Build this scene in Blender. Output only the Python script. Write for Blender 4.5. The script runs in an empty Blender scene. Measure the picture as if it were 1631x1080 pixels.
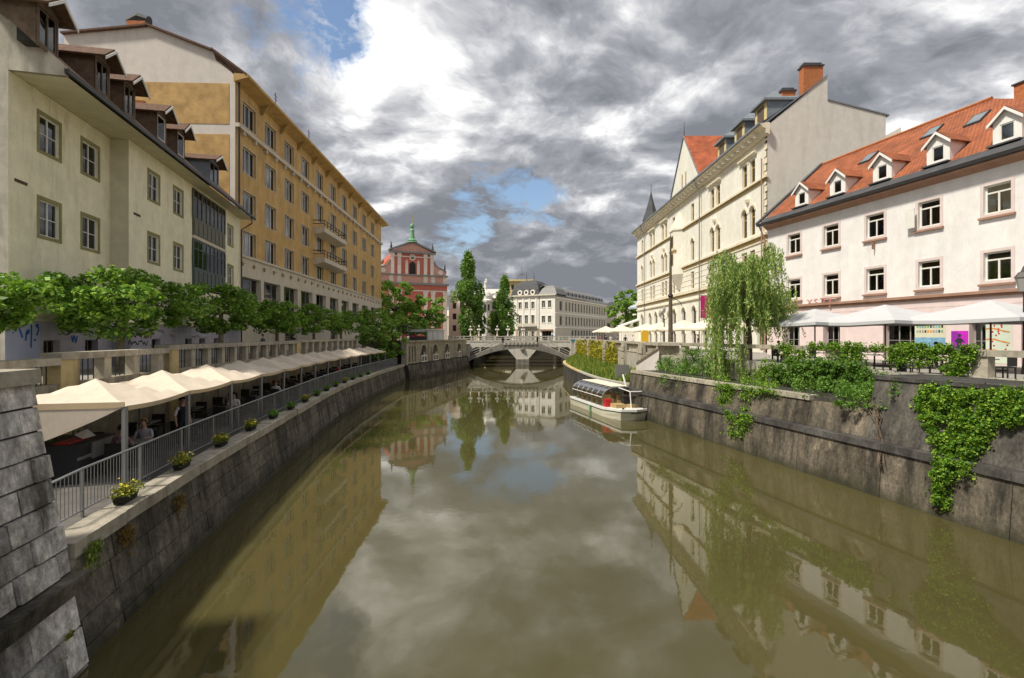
import bpy, math, random
import numpy as np
from mathutils import Vector

# ------------------------------------------------------------------ camera, sky, sun, exposure
SC = bpy.context.scene
COL = SC.collection
EYE = 1.65            # eye height above the street (z = 0)
FPX, CX, HY = 800.0, 815.5, 535.0     # focal length in photo pixels, centre column, horizon row
WATER = -4.35
cam_d = bpy.data.cameras.new('camera')
cam_d.sensor_width = 36.0
cam_d.lens = 36.0 * FPX / 1631.0
cam_d.shift_y = -5.0 / 1631.0
cam_d.clip_start = 0.1
cam_d.clip_end = 5000.0
cam = bpy.data.objects.new('camera', cam_d)
cam.location = (0, 0, EYE)
cam.rotation_euler = (math.radians(90), 0, 0)
COL.objects.link(cam)
SC.camera = cam

SUN_EL, SUN_AZ = math.radians(55), math.radians(242)   # azimuth clockwise from +Y (behind left)
sun_d = bpy.data.lights.new('sun', 'SUN')
sun_d.energy = 1.95
sun_d.angle = math.radians(6.0)
sun_d.color = (1.0, 0.94, 0.82)
sun = bpy.data.objects.new('sun', sun_d)
sv = Vector((math.sin(SUN_AZ) * math.cos(SUN_EL), math.cos(SUN_AZ) * math.cos(SUN_EL), math.sin(SUN_EL)))
sun.rotation_euler = sv.to_track_quat('Z', 'Y').to_euler()
sun.location = (-60, -30, 60)
COL.objects.link(sun)

SC.view_settings.view_transform = 'Standard'
SC.view_settings.look = 'None'
SC.view_settings.exposure = 1.36
SC.view_settings.gamma = 1.0
SC.view_settings.use_curve_mapping = False
SC.cycles.max_bounces = 8
SC.cycles.transparent_max_bounces = 12
SC.cycles.use_denoising = True
SC.cycles.sample_clamp_indirect = 6.0


def px_dir(px, py):
    return Vector((px - CX, FPX, HY - py)).normalized()


def build_world():
    w = bpy.data.worlds.new('World')
    SC.world = w
    w.use_nodes = True
    nt = w.node_tree
    nt.nodes.clear()
    L = nt.links.new

    def nd(t, **k):
        n = nt.nodes.new(t)
        for a, b in k.items():
            setattr(n, a, b)
        return n

    def math_(op, a, b=None, c=None, clamp=False):
        n = nd('ShaderNodeMath', operation=op, use_clamp=clamp)
        for i, v in enumerate((a, b, c)):
            if v is None:
                continue
            if isinstance(v, (int, float)):
                n.inputs[i].default_value = v
            else:
                L(v, n.inputs[i])
        return n.outputs[0]

    def noise(vec, scale, detail=9, rough=0.55, dist=0.0):
        n = nd('ShaderNodeTexNoise')
        n.inputs['Scale'].default_value = scale
        n.inputs['Detail'].default_value = detail
        n.inputs['Roughness'].default_value = rough
        n.inputs['Distortion'].default_value = dist
        L(vec, n.inputs['Vector'])
        return n.outputs[0]

    def ramp(v, stops):
        r = nd('ShaderNodeValToRGB')
        e = r.color_ramp.elements
        while len(e) < len(stops):
            e.new(0.5)
        for k, (p, c) in enumerate(stops):
            e[k].position = p
            e[k].color = (*c, 1)
        L(v, r.inputs[0])
        return r.outputs[0]

    tc = nd('ShaderNodeTexCoord')
    sep = nd('ShaderNodeSeparateXYZ')
    L(tc.outputs['Generated'], sep.inputs[0])
    zz = math_('ADD', math_('MAXIMUM', sep.outputs[2], 0.0), 0.30)
    cmb = nd('ShaderNodeCombineXYZ')
    L(math_('DIVIDE', sep.outputs[0], zz), cmb.inputs[0])
    L(math_('DIVIDE', sep.outputs[1], zz), cmb.inputs[1])
    cmb.inputs[2].default_value = SEED_SKY
    base = cmb.outputs[0]

    def blob(px, py, deg, sharp=1.0):
        """soft round region of the sky, 1 in its middle"""
        d = nd('ShaderNodeVectorMath', operation='DOT_PRODUCT')
        L(tc.outputs['Generated'], d.inputs[0])
        d.inputs[1].default_value = px_dir(px, py)
        m = nd('ShaderNodeMapRange', interpolation_type='SMOOTHSTEP')
        L(d.outputs['Value'], m.inputs[0])
        m.inputs[1].default_value = math.cos(math.radians(deg))
        m.inputs[2].default_value = 1.0
        return m.outputs[0]

    # warp the lookup so that the cloud edges curl
    wn = nd('ShaderNodeTexNoise')
    wn.inputs['Scale'].default_value = 1.1
    wn.inputs['Detail'].default_value = 5
    L(base, wn.inputs['Vector'])
    ws = nd('ShaderNodeVectorMath', operation='SUBTRACT')
    L(wn.outputs['Color'], ws.inputs[0])
    ws.inputs[1].default_value = (0.5, 0.5, 0.5)
    wm = nd('ShaderNodeVectorMath', operation='MULTIPLY_ADD')
    L(ws.outputs[0], wm.inputs[0])
    wm.inputs[1].default_value = (0.55, 0.55, 0.3)
    L(base, wm.inputs[2])
    warped = wm.outputs[0]
    con = lambda v, k: math_('MULTIPLY', math_('SUBTRACT', v, 0.5), k)

    def shifted(v, off):
        n = nd('ShaderNodeVectorMath', operation='ADD')
        L(v, n.inputs[0])
        n.inputs[1].default_value = off
        return n.outputs[0]
    big = noise(base, 0.9, 3, 0.5, 0.2)
    mid = noise(warped, 1.9, 12, 0.56, 0.0)
    mid2 = noise(shifted(warped, (-0.03, -0.10, 0.0)), 1.9, 6, 0.56, 0.0)
    fine = noise(warped, 5.0, 10, 0.60, 0.0)
    fine2 = noise(shifted(warped, (-0.015, -0.045, 0.0)), 5.0, 8, 0.60, 0.0)
    # cloud brightness: thickness plus light catching the far upper edges of the billows
    b = math_('ADD', con(mid, 0.50), con(fine, 0.16))
    b = math_('ADD', b, con(big, 0.85))
    b = math_('ADD', b, math_('MULTIPLY', math_('SUBTRACT', mid, mid2), 1.2))
    b = math_('ADD', b, math_('MULTIPLY', math_('SUBTRACT', fine, fine2), 0.48))
    b = math_('ADD', b, 0.425)
    for (px, py, deg, amt) in BLOBS_BRIGHT:
        b = math_('ADD', b, math_('MULTIPLY', blob(px, py, deg), amt))
    cloud = ramp(b, [(0.22, (0.13, 0.137, 0.155)), (0.38, (0.215, 0.222, 0.242)), (0.50, (0.36, 0.365, 0.38)),
                     (0.63, (0.62, 0.615, 0.61)), (0.80, (1.10, 1.09, 1.07))])
    # openings in the cloud cover, with torn edges
    h = noise(warped, 2.8, 10, 0.62, 0.0)
    acc = math_('ADD', con(h, 4.2), 0.0)
    for (px, py, deg, amt) in BLOBS_BLUE:
        acc = math_('ADD', acc, math_('MULTIPLY', blob(px, py, deg), amt))
    hole = math_('MULTIPLY', math_('SUBTRACT', acc, 0.80), 2.6, clamp=True)
    sky = nd('ShaderNodeTexSky', sky_type='NISHITA')
    sky.sun_disc = False
    sky.sun_elevation = SUN_EL
    sky.sun_rotation = SUN_AZ
    sky.air_density = 1.2
    sky.ozone_density = 2.0
    bg1 = nd('ShaderNodeBackground')
    L(sky.outputs[0], bg1.inputs[0])
    bg1.inputs[1].default_value = 0.06
    bg2 = nd('ShaderNodeBackground')
    L(cloud, bg2.inputs[0])
    bg2.inputs[1].default_value = 0.70
    mx = nd('ShaderNodeMixShader')
    L(hole, mx.inputs[0])
    L(bg2.outputs[0], mx.inputs[1])
    L(bg1.outputs[0], mx.inputs[2])
    out = nd('ShaderNodeOutputWorld')
    L(mx.outputs[0], out.inputs[0])


SEED_SKY = 8.4
BLOBS_BRIGHT = [(620, 50, 9, 0.11), (250, 20, 14, 0.05), (640, 270, 8, 0.12), (830, 280, 8, 0.12), (1180, 330, 10, 0.10), (880, 170, 12, -0.14),
                (1180, 130, 13, -0.10), (800, 430, 12, -0.16), (980, 420, 8, -0.08)]
BLOBS_BLUE = [(505, 75, 9, 0.85), (800, 345, 10, 0.62), (700, 375, 7, 0.5), (560, 15, 7, 0.5)]
build_world()

# ------------------------------------------------------------------ geometry helpers
RNG = random.Random(7)
ORD = ['first', 'second', 'third', 'fourth', 'fifth', 'sixth', 'seventh', 'eighth', 'ninth', 'tenth', 'eleventh',
       'twelfth', 'thirteenth', 'fourteenth', 'fifteenth', 'sixteenth', 'seventeenth', 'eighteenth']


def G(px, py, z):
    """photo pixel -> point on the horizontal plane at height z"""
    k = (z - EYE) / (HY - py)
    return ((px - CX) * k, FPX * k)


class MB:
    def __init__(self):
        self.v, self.f, self.m = [], [], []

    def poly(self, pts, mi=0):
        n = len(self.v)
        self.v += [tuple(p) for p in pts]
        self.f.append(tuple(range(n, n + len(pts))))
        self.m.append(mi)
        return self

    def box(self, x0, x1, y0, y1, z0, z1, mi=0):
        n = len(self.v)
        self.v += [(x0, y0, z0), (x1, y0, z0), (x1, y1, z0), (x0, y1, z0), (x0, y0, z1), (x1, y0, z1), (x1, y1, z1), (x0, y1, z1)]
        for q in ((0, 3, 2, 1), (4, 5, 6, 7), (0, 1, 5, 4), (1, 2, 6, 5), (2, 3, 7, 6), (3, 0, 4, 7)):
            self.f.append(tuple(n + i for i in q))
            self.m.append(mi)
        return self

    def prism(self, pts, off, mi=0):
        """polygon pts (3-D) extruded by vector off"""
        n, k = len(self.v), len(pts)
        self.v += [tuple(p) for p in pts] + [tuple(a + b for a, b in zip(p, off)) for p in pts]
        self.f.append(tuple(range(n, n + k)))
        self.f.append(tuple(range(n + 2 * k - 1, n + k - 1, -1)))
        self.m += [mi, mi]
        for i in range(k):
            j = (i + 1) % k
            self.f.append((n + i, n + k + i, n + k + j, n + j))
            self.m.append(mi)
        return self

    def hexa(self, p):
        """8 corner points: bottom four, top four"""
        n = len(self.v)
        self.v += [tuple(q) for q in p]
        for q in ((0, 3, 2, 1), (4, 5, 6, 7), (0, 1, 5, 4), (1, 2, 6, 5), (2, 3, 7, 6), (3, 0, 4, 7)):
            self.f.append(tuple(n + i for i in q))
            self.m.append(0)
        return self

    def tube(self, pts, rads, n=8, mi=0, cap=True):
        pts = [Vector(p) for p in pts]
        if not isinstance(rads, (list, tuple)):
            rads = [rads] * len(pts)
        b = len(self.v)
        up = Vector((0, 0, 1))
        for i, p in enumerate(pts):
            t = (pts[min(i + 1, len(pts) - 1)] - pts[max(i - 1, 0)])
            t = t.normalized() if t.length > 1e-9 else Vector((0, 0, 1))
            a = t.cross(up)
            if a.length < 0.05:
                a = t.cross(Vector((0, 1, 0)))
            a.normalize()
            c = t.cross(a)
            for k in range(n):
                g = 2 * math.pi * k / n
                self.v.append(tuple(p + (a * math.cos(g) + c * math.sin(g)) * rads[i]))
        for i in range(len(pts) - 1):
            for k in range(n):
                k2 = (k + 1) % n
                self.f.append((b + i * n + k, b + i * n + k2, b + (i + 1) * n + k2, b + (i + 1) * n + k))
                self.m.append(mi)
        if cap:
            self.f.append(tuple(b + k for k in range(n - 1, -1, -1)))
            self.f.append(tuple(b + (len(pts) - 1) * n + k for k in range(n)))
            self.m += [mi, mi]
        return self

    def lathe(self, prof, c=(0, 0, 0), n=12, mi=0):
        b = len(self.v)
        for r, z in prof:
            for k in range(n):
                g = 2 * math.pi * k / n
                self.v.append((c[0] + r * math.cos(g), c[1] + r * math.sin(g), c[2] + z))
        for i in range(len(prof) - 1):
            for k in range(n):
                k2 = (k + 1) % n
                self.f.append((b + i * n + k, b + i * n + k2, b + (i + 1) * n + k2, b + (i + 1) * n + k))
                self.m.append(mi)
        return self

    def mesh(self, name='mesh', smooth=False):
        me = bpy.data.meshes.new(name)
        me.from_pydata(self.v, [], self.f)
        if any(self.m):
            me.polygons.foreach_set('material_index', self.m)
        if smooth:
            me.polygons.foreach_set('use_smooth', [True] * len(me.polygons))
        me.update()
        return me


def obj(name, mb, mat, parent=None, loc=None, rz=None, smooth=False):
    me = mb.mesh(name, smooth) if isinstance(mb, MB) else mb
    mats = mat if isinstance(mat, (list, tuple)) else [mat]
    if not len(me.materials):
        for q in mats:
            me.materials.append(M[q] if isinstance(q, str) else q)
    o = bpy.data.objects.new(name, me)
    COL.objects.link(o)
    if parent is not None:
        o.parent = parent
    if loc is not None:
        o.location = loc
    if rz is not None:
        o.rotation_euler = (0, 0, rz)
    return o


def tag(o, label=None, cat=None, group=None, kind=None):
    for k, v in (('label', label), ('category', cat), ('group', group), ('kind', kind)):
        if v:
            o[k] = v
    return o


def thing(name, label, cat, loc=(0, 0, 0), rz=0, group=None):
    o = bpy.data.objects.new(name, None)
    o.empty_display_size = 0.3
    COL.objects.link(o)
    o.location = loc
    o.rotation_euler = (0, 0, rz)
    return tag(o, label, cat, group)


def copy_tree(o, parent=None):
    c = o.copy()
    COL.objects.link(c)
    c.parent = parent
    for ch in KIDS(o):
        copy_tree(ch, c)
    return c


def KIDS(o):
    return [x for x in bpy.data.objects if x.parent == o]


class Frame:
    """vertical plane: origin (ox, oy), local x along (dx, dy), local y inward, z up"""

    def __init__(self, ox, oy, dx, dy):
        k = math.hypot(dx, dy)
        self.o, self.d = (ox, oy), (dx / k, dy / k)
        self.n = (-self.d[1], self.d[0])
        self.rz = math.atan2(self.d[1], self.d[0])

    def at(self, px, py=HY, yoff=0.0):
        rx, ry = (px - CX) / FPX, 1.0
        ox, oy = self.o[0] + self.n[0] * yoff, self.o[1] + self.n[1] * yoff
        # t*(rx, ry) = o + x*d
        det = rx * -self.d[1] - ry * -self.d[0]
        t = (ox * -self.d[1] - oy * -self.d[0]) / det
        x = ((t * rx - ox) * self.d[0] + (t * ry - oy) * self.d[1])
        return x, EYE + (HY - py) * t / FPX

    def x(self, px, yoff=0.0):
        return self.at(px, HY, yoff)[0]

    def w(self, x, y, z=0.0):
        return (self.o[0] + self.d[0] * x + self.n[0] * y, self.o[1] + self.d[1] * x + self.n[1] * y, z)


class Path:
    def __init__(self, pts):
        P = [Vector(p) for p in pts]
        P = [P[0] * 2 - P[1]] + P + [P[-1] * 2 - P[-2]]
        out = []
        for i in range(1, len(P) - 2):
            for k in range(12):
                t = k / 12
                a, b, c, d = P[i - 1:i + 3]
                out.append(0.5 * (2 * b + (c - a) * t + (2 * a - 5 * b + 4 * c - d) * t * t + (3 * b - a - 3 * c + d) * t ** 3))
        out.append(P[-2])
        self.p = out
        self.s = [0.0]
        for a, b in zip(out, out[1:]):
            self.s.append(self.s[-1] + (b - a).length)
        self.len = self.s[-1]

    def at(self, s, d=0.0, z=None):
        s = min(max(s, 0.0), self.len - 1e-6)
        i = int(np.searchsorted(self.s, s, side='right')) - 1
        i = min(i, len(self.p) - 2)
        t = (s - self.s[i]) / (self.s[i + 1] - self.s[i])
        p = self.p[i].lerp(self.p[i + 1], t)
        a = (self.p[min(i + 2, len(self.p) - 1)] - self.p[max(i - 1, 0)]).normalized()
        q = (p.x - a.y * d, p.y + a.x * d)
        return q if z is None else (q[0], q[1], z)

    def ang(self, s):
        a, b = self.at(s - 0.3), self.at(s + 0.3)
        return math.atan2(b[1] - a[1], b[0] - a[0])

    def sY(self, Y, d=0.0):
        lo, hi = 0.0, self.len
        for _ in range(40):
            m = (lo + hi) / 2
            if self.at(m, d)[1] < Y:
                lo = m
            else:
                hi = m
        return (lo + hi) / 2

    def s_px(self, px, d=0.0):
        """arc length where the line offset by d crosses photo column px"""
        lo, hi = self.sY(4.0, d), self.len
        f = lambda s: (lambda q: CX + FPX * q[0] / q[1] - px)(self.at(s, d))
        flo = f(lo)
        for _ in range(50):
            m = (lo + hi) / 2
            if (f(m) > 0) == (flo > 0):
                lo = m
            else:
                hi = m
        return (lo + hi) / 2


def sweep(path, s0, s1, step, prof, closed=True):
    """profile [(d, z)] carried along the path"""
    mb = MB()
    n = max(2, int(math.ceil((s1 - s0) / step)) + 1)
    k = len(prof)
    for i in range(n):
        s = s0 + (s1 - s0) * i / (n - 1)
        for d, z in prof:
            mb.v.append(path.at(s, d, z))
    for i in range(n - 1):
        for j in range(k if closed else k - 1):
            j2 = (j + 1) % k
            mb.f.append((i * k + j, (i + 1) * k + j, (i + 1) * k + j2, i * k + j2))
            mb.m.append(0)
    if closed:
        mb.f.append(tuple(range(k)))
        mb.f.append(tuple(range(n * k - 1, n * k - k - 1, -1)))
        mb.m += [0, 0]
    return mb


# ------------------------------------------------------------------ materials
M = {}


def new_mat(name):
    m = bpy.data.materials.new(name)
    m.use_nodes = True
    M[name] = m
    nt = m.node_tree
    return m, nt, nt.nodes['Principled BSDF'], nt.nodes['Material Output']


def _noise(nt, vec, scale, detail=4, rough=0.55, stretch=None):
    if stretch is not None:
        mp = nt.nodes.new('ShaderNodeMapping')
        mp.inputs['Scale'].default_value = stretch
        nt.links.new(vec, mp.inputs['Vector'])
        vec = mp.outputs[0]
    n = nt.nodes.new('ShaderNodeTexNoise')
    n.inputs['Scale'].default_value = scale
    n.inputs['Detail'].default_value = detail
    n.inputs['Roughness'].default_value = rough
    nt.links.new(vec, n.inputs['Vector'])
    return n.outputs[0]


def _ramp(nt, v, stops):
    r = nt.nodes.new('ShaderNodeValToRGB')
    e = r.color_ramp.elements
    while len(e) < len(stops):
        e.new(0.5)
    for k, (p, c) in enumerate(stops):
        e[k].position = p
        e[k].color = (*c, 1) if len(c) == 3 else c
    nt.links.new(v, r.inputs[0])
    return r.outputs[0]


def _mix(nt, fac, a, b, mode='MIX'):
    n = nt.nodes.new('ShaderNodeMix')
    n.data_type = 'RGBA'
    n.blend_type = mode
    for sock, v in ((n.inputs[0], fac), (n.inputs[6], a), (n.inputs[7], b)):
        if isinstance(v, (int, float)):
            sock.default_value = v
        elif isinstance(v, tuple):
            sock.default_value = (*v, 1)
        else:
            nt.links.new(v, sock)
    return n.outputs[2]


def _bump(nt, bsdf, h, strength, dist=0.02):
    b = nt.nodes.new('ShaderNodeBump')
    b.inputs['Strength'].default_value = strength
    b.inputs['Distance'].default_value = dist
    nt.links.new(h, b.inputs['Height'])
    nt.links.new(b.outputs[0], bsdf.inputs['Normal'])


def _g(c, k):
    return tuple(min(1, x * k) for x in c)


def surf(name, col, rough=0.85, var=0.12, scale=1.5, stain=0.0, stain_col=(0.08, 0.07, 0.055), stain_lo=0.52, bump=0.25,
         bscale=30, rnd=0.0, metal=0.0, blotch=None, grime=0.0, tide=False, streak=0.0):
    """general wall/stone/paint material: mottled colour, run-off stains, fine relief"""
    m, nt, bs, out = new_mat(name)
    geo = nt.nodes.new('ShaderNodeNewGeometry')
    pos = geo.outputs['Position']
    n1 = _noise(nt, pos, scale, 6, 0.6)
    c = _ramp(nt, n1, [(0.3, _g(col, 1 - var)), (0.7, _g(col, 1 + var))])
    if blotch:
        n4 = _noise(nt, pos, blotch[1], 7, 0.65)
        f = _ramp(nt, n4, [(blotch[2], (0, 0, 0)), (blotch[2] + 0.1, (1, 1, 1))])
        c = _mix(nt, f, c, blotch[0])
    if stain > 0:
        n2 = _noise(nt, pos, 1.3, 6, 0.65, (1, 1, 0.16))
        f = _ramp(nt, n2, [(stain_lo, (0, 0, 0)), (stain_lo + 0.18, (stain,) * 3)])
        c = _mix(nt, f, c, stain_col)
    if grime > 0:
        n5 = _noise(nt, pos, 11.0, 10, 0.75, (1, 1, 0.6))
        n6 = _noise(nt, pos, 0.8, 6, 0.7, (1, 1, 0.35))
        c = _mix(nt, 1.0, c, _ramp(nt, n5, [(0.34, (1 - grime,) * 3), (0.66, (1 + 0.5 * grime,) * 3)]), 'MULTIPLY')
        c = _mix(nt, 1.0, c, _ramp(nt, n6, [(0.38, (1 - grime,) * 3), (0.62, (1 + 0.35 * grime,) * 3)]), 'MULTIPLY')
    if streak > 0:      # thin rain-water runs
        n7 = _noise(nt, pos, 5.5, 6, 0.7, (1, 1, 0.045))
        n8 = _noise(nt, pos, 0.45, 4, 0.6)
        f7 = _mix(nt, 1.0, _ramp(nt, n7, [(0.54, (0, 0, 0)), (0.72, (streak * 1.6,) * 3)]), _ramp(nt, n8, [(0.42, (0.1,) * 3), (0.62, (1,) * 3)]), 'MULTIPLY')
        c = _mix(nt, f7, c, stain_col)
    if tide:      # damp, algae-dark band left by the river
        sz = nt.nodes.new('ShaderNodeSeparateXYZ')
        nt.links.new(pos, sz.inputs[0])
        mr = nt.nodes.new('ShaderNodeMapRange')
        mr.inputs[1].default_value, mr.inputs[2].default_value = WATER + 0.05, WATER + 0.55
        mr.inputs[3].default_value, mr.inputs[4].default_value = 0.85, 0.0
        ad = nt.nodes.new('ShaderNodeMath')
        ad.operation = 'MULTIPLY_ADD'
        ad.inputs[1].default_value = 0.9
        nt.links.new(_noise(nt, pos, 1.1, 6, 0.6), ad.inputs[0])
        nt.links.new(sz.outputs[2], ad.inputs[2])
        sb2 = nt.nodes.new('ShaderNodeMath')
        sb2.operation = 'SUBTRACT'
        sb2.inputs[1].default_value = 0.45
        nt.links.new(ad.outputs[0], sb2.inputs[0])
        nt.links.new(sb2.outputs[0], mr.inputs[0])
        c = _mix(nt, mr.outputs[0], c, (0.035, 0.034, 0.018))
    if rnd > 0:
        oi = nt.nodes.new('ShaderNodeObjectInfo')
        r = _ramp(nt, oi.outputs['Random'], [(0, (1 - rnd,) * 3), (1, (1 + rnd,) * 3)])
        c = _mix(nt, 1.0, c, r, 'MULTIPLY')
    nt.links.new(c, bs.inputs['Base Color'])
    bs.inputs['Roughness'].default_value = rough
    bs.inputs['Metallic'].default_value = metal
    if rough > 0.6:
        bs.inputs['Specular IOR Level'].default_value = 0.25
    if bump > 0:
        _bump(nt, bs, _noise(nt, pos, bscale, 5, 0.6), bump)
    return m


def leafmat(name, dark, mid, light, trans=0.35):
    m, nt, bs, out = new_mat(name)
    geo = nt.nodes.new('ShaderNodeNewGeometry')
    c = _ramp(nt, geo.outputs['Random Per Island'], [(0.0, dark), (0.5, mid), (0.92, light)])
    nt.links.new(c, bs.inputs['Base Color'])
    bs.inputs['Roughness'].default_value = 0.55
    bs.inputs['Specular IOR Level'].default_value = 0.3
    tr = nt.nodes.new('ShaderNodeBsdfTranslucent')
    c2 = _mix(nt, 1.0, c, (1.0, 1.0, 0.45), 'MULTIPLY')
    nt.links.new(c2, tr.inputs['Color'])
    mx = nt.nodes.new('ShaderNodeMixShader')
    mx.inputs[0].default_value = trans
    nt.links.new(bs.outputs[0], mx.inputs[1])
    nt.links.new(tr.outputs[0], mx.inputs[2])
    nt.links.new(mx.outputs[0], out.inputs[0])


def make_materials():
    surf('cream_plaster', (0.86, 0.80, 0.58), streak=0.22, var=0.08, grime=0.08, stain=0.42, stain_col=(0.30, 0.26, 0.16), stain_lo=0.56, bump=0.15)
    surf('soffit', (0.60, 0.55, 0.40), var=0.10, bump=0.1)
    surf('shaded_gable', (0.52, 0.48, 0.39), var=0.2, stain=0.6, stain_col=(0.15, 0.13, 0.11), bump=0.2)  # darker beige end wall: its weaker light put into the colour, plus stains
    surf('olive_trim', (0.27, 0.25, 0.11), var=0.15)
    surf('lavender_plinth', (0.42, 0.40, 0.45), var=0.12, stain=0.4, stain_col=(0.16, 0.15, 0.15))
    surf('pale_paint_patch', (0.42, 0.45, 0.60), var=0.08)
    surf('ochre_plaster', (0.60, 0.385, 0.15), streak=0.28, grime=0.14, var=0.14, scale=0.7, stain=0.35, stain_col=(0.28, 0.16, 0.06), bump=0.3, bscale=14)
    surf('ochre_rough', (0.50, 0.32, 0.13), var=0.30, scale=0.9, bump=0.5, bscale=8)
    surf('grey_white_plaster', (0.66, 0.61, 0.55), streak=0.2, var=0.06, stain=0.2, stain_col=(0.40, 0.36, 0.31))
    surf('white_stone_band', (0.60, 0.53, 0.43), var=0.1, stain=0.4, stain_col=(0.33, 0.27, 0.2))
    surf('ivory_facade', (0.82, 0.79, 0.69), streak=0.14, var=0.06, grime=0.08, stain=0.32, stain_col=(0.50, 0.42, 0.27), stain_lo=0.58, bump=0.1)
    surf('ivory_trim', (0.76, 0.69, 0.53), var=0.08, stain=0.3, stain_col=(0.4, 0.32, 0.2))
    surf('ochre_trim', (0.42, 0.29, 0.10), var=0.15)
    surf('party_wall', (0.64, 0.61, 0.55), streak=0.2, var=0.07, stain=0.28, stain_col=(0.36, 0.34, 0.30), bump=0.15)
    surf('white_pink_facade', (0.80, 0.77, 0.745), streak=0.16, var=0.05, grime=0.07, stain=0.25, stain_col=(0.6, 0.53, 0.48), bump=0.1)
    surf('pink_base', (0.72, 0.59, 0.57), var=0.06, stain=0.15, stain_col=(0.45, 0.33, 0.3))
    surf('mauve_trim', (0.66, 0.56, 0.53), var=0.08)
    surf('brown_sill', (0.34, 0.20, 0.14), var=0.15)
    surf('white_paint', (0.80, 0.78, 0.74), rough=0.5, var=0.04, bump=0)
    surf('window_white', (0.72, 0.70, 0.64), rough=0.5, var=0.06, bump=0)
    surf('window_brown', (0.12, 0.085, 0.055), rough=0.6, var=0.2, bump=0)
    surf('window_ochre', (0.38, 0.26, 0.09), rough=0.6, var=0.1, bump=0)
    surf('window_grey', (0.30, 0.29, 0.27), rough=0.6, var=0.1, bump=0)
    surf('dark_green_paint', (0.10, 0.095, 0.055), rough=0.5, var=0.2, bump=0)
    surf('dark_blue_paint', (0.055, 0.075, 0.07), rough=0.5, var=0.2, bump=0)
    surf('curtain', (0.80, 0.78, 0.72), var=0.12, scale=4, bump=0, rnd=0.25)
    surf('blind_brown', (0.26, 0.17, 0.09), var=0.12, scale=4, bump=0, rnd=0.3)
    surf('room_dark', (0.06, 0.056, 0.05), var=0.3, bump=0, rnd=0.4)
    surf('dark_metal', (0.035, 0.032, 0.03), rough=0.45, var=0.2, bump=0, metal=0.3)
    surf('grey_metal', (0.26, 0.26, 0.26), rough=0.4, var=0.1, bump=0, metal=0.6)
    surf('galvanised', (0.30, 0.305, 0.31), rough=0.42, var=0.1, bump=0, metal=0.55)
    surf('zinc', (0.20, 0.225, 0.25), rough=0.7, var=0.15, bump=0.05)
    surf('slate', (0.075, 0.075, 0.08), rough=0.7, var=0.25, bump=0.3, bscale=8)
    surf('brown_tile', (0.13, 0.075, 0.05), var=0.4, scale=5, bump=0.5, bscale=6)
    surf('brown_wood', (0.10, 0.06, 0.04), var=0.3, scale=3, bump=0.2)
    surf('dormer_board', (0.15, 0.105, 0.07), var=0.35, scale=3, bump=0.3)
    surf('red_brick', (0.42, 0.15, 0.06), var=0.25, scale=6, bump=0.4, bscale=12)
    surf('light_stone', (0.42, 0.38, 0.30), var=0.22, scale=3, stain=0.5, stain_col=(0.14, 0.12, 0.10), bump=0.4, bscale=18)
    surf('cap_stone', (0.38, 0.34, 0.27), var=0.25, scale=4, stain=0.5, stain_col=(0.12, 0.11, 0.08), stain_lo=0.5, bump=0.5, bscale=20, rnd=0.12)
    surf('yellow_stone', (0.52, 0.41, 0.20), var=0.15, stain=0.8, stain_col=(0.12, 0.10, 0.07), stain_lo=0.52, bump=0.3)
    surf('rough_block', (0.54, 0.51, 0.47), var=0.4, scale=5, stain=0.9, stain_col=(0.07, 0.062, 0.052), stain_lo=0.50, bump=1.0, bscale=22, rnd=0.35, grime=0.45,
         blotch=((0.62, 0.60, 0.56), 2.0, 0.53))
    surf('quay_block', (0.165, 0.145, 0.112), var=0.35, scale=3.5, stain=0.9, stain_col=(0.05, 0.045, 0.034), stain_lo=0.47, bump=0.7, bscale=18, rnd=0.22, grime=0.5, tide=True,
         blotch=((0.34, 0.31, 0.255), 1.1, 0.60))
    surf('joint_and_shade', (0.05, 0.045, 0.038), var=0.4, scale=5)  # mortar joints, and near-black shade painted into passages and far bridge parts
    surf('wet_concrete', (0.155, 0.13, 0.096), var=0.30, scale=1.6, stain=0.93, stain_col=(0.045, 0.041, 0.034), stain_lo=0.46, bump=0.6, bscale=14, rnd=0.16, grime=0.55, tide=True,
         blotch=((0.30, 0.25, 0.185), 0.9, 0.60))
    surf('dark_concrete', (0.085, 0.08, 0.073), var=0.35, scale=1.5, stain=0.7, stain_col=(0.03, 0.03, 0.028), bump=0.5, bscale=12, rnd=0.1, grime=0.4,
         blotch=((0.26, 0.25, 0.24), 2.0, 0.64))
    surf('stained_concrete', (0.13, 0.118, 0.10), var=0.35, scale=1.5, stain=0.85, stain_col=(0.04, 0.038, 0.034), stain_lo=0.48, bump=0.5, bscale=12, rnd=0.1, grime=0.5,
         blotch=((0.34, 0.33, 0.31), 1.6, 0.64))
    surf('pale_concrete', (0.42, 0.39, 0.33), var=0.15, stain=0.4, stain_col=(0.2, 0.18, 0.15), bump=0.3)
    surf('street', (0.30, 0.28, 0.25), var=0.15, scale=2)
    surf('lower_paving', (0.13, 0.12, 0.11), var=0.25, scale=2.5, bump=0.4)
    surf('riverbed', (0.06, 0.05, 0.03), var=0.2)
    surf('bark', (0.115, 0.09, 0.065), var=0.35, scale=6, bump=0.6, bscale=20)
    surf('pale_bark', (0.22, 0.19, 0.13), var=0.4, scale=4, bump=0.4, bscale=20)
    surf('vine_stem', (0.16, 0.12, 0.09), var=0.3, scale=6)
    surf('bridge_stone', (0.46, 0.43, 0.38), var=0.18, scale=2.5, stain=0.5, stain_col=(0.15, 0.14, 0.12), bump=0.3)
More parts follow.
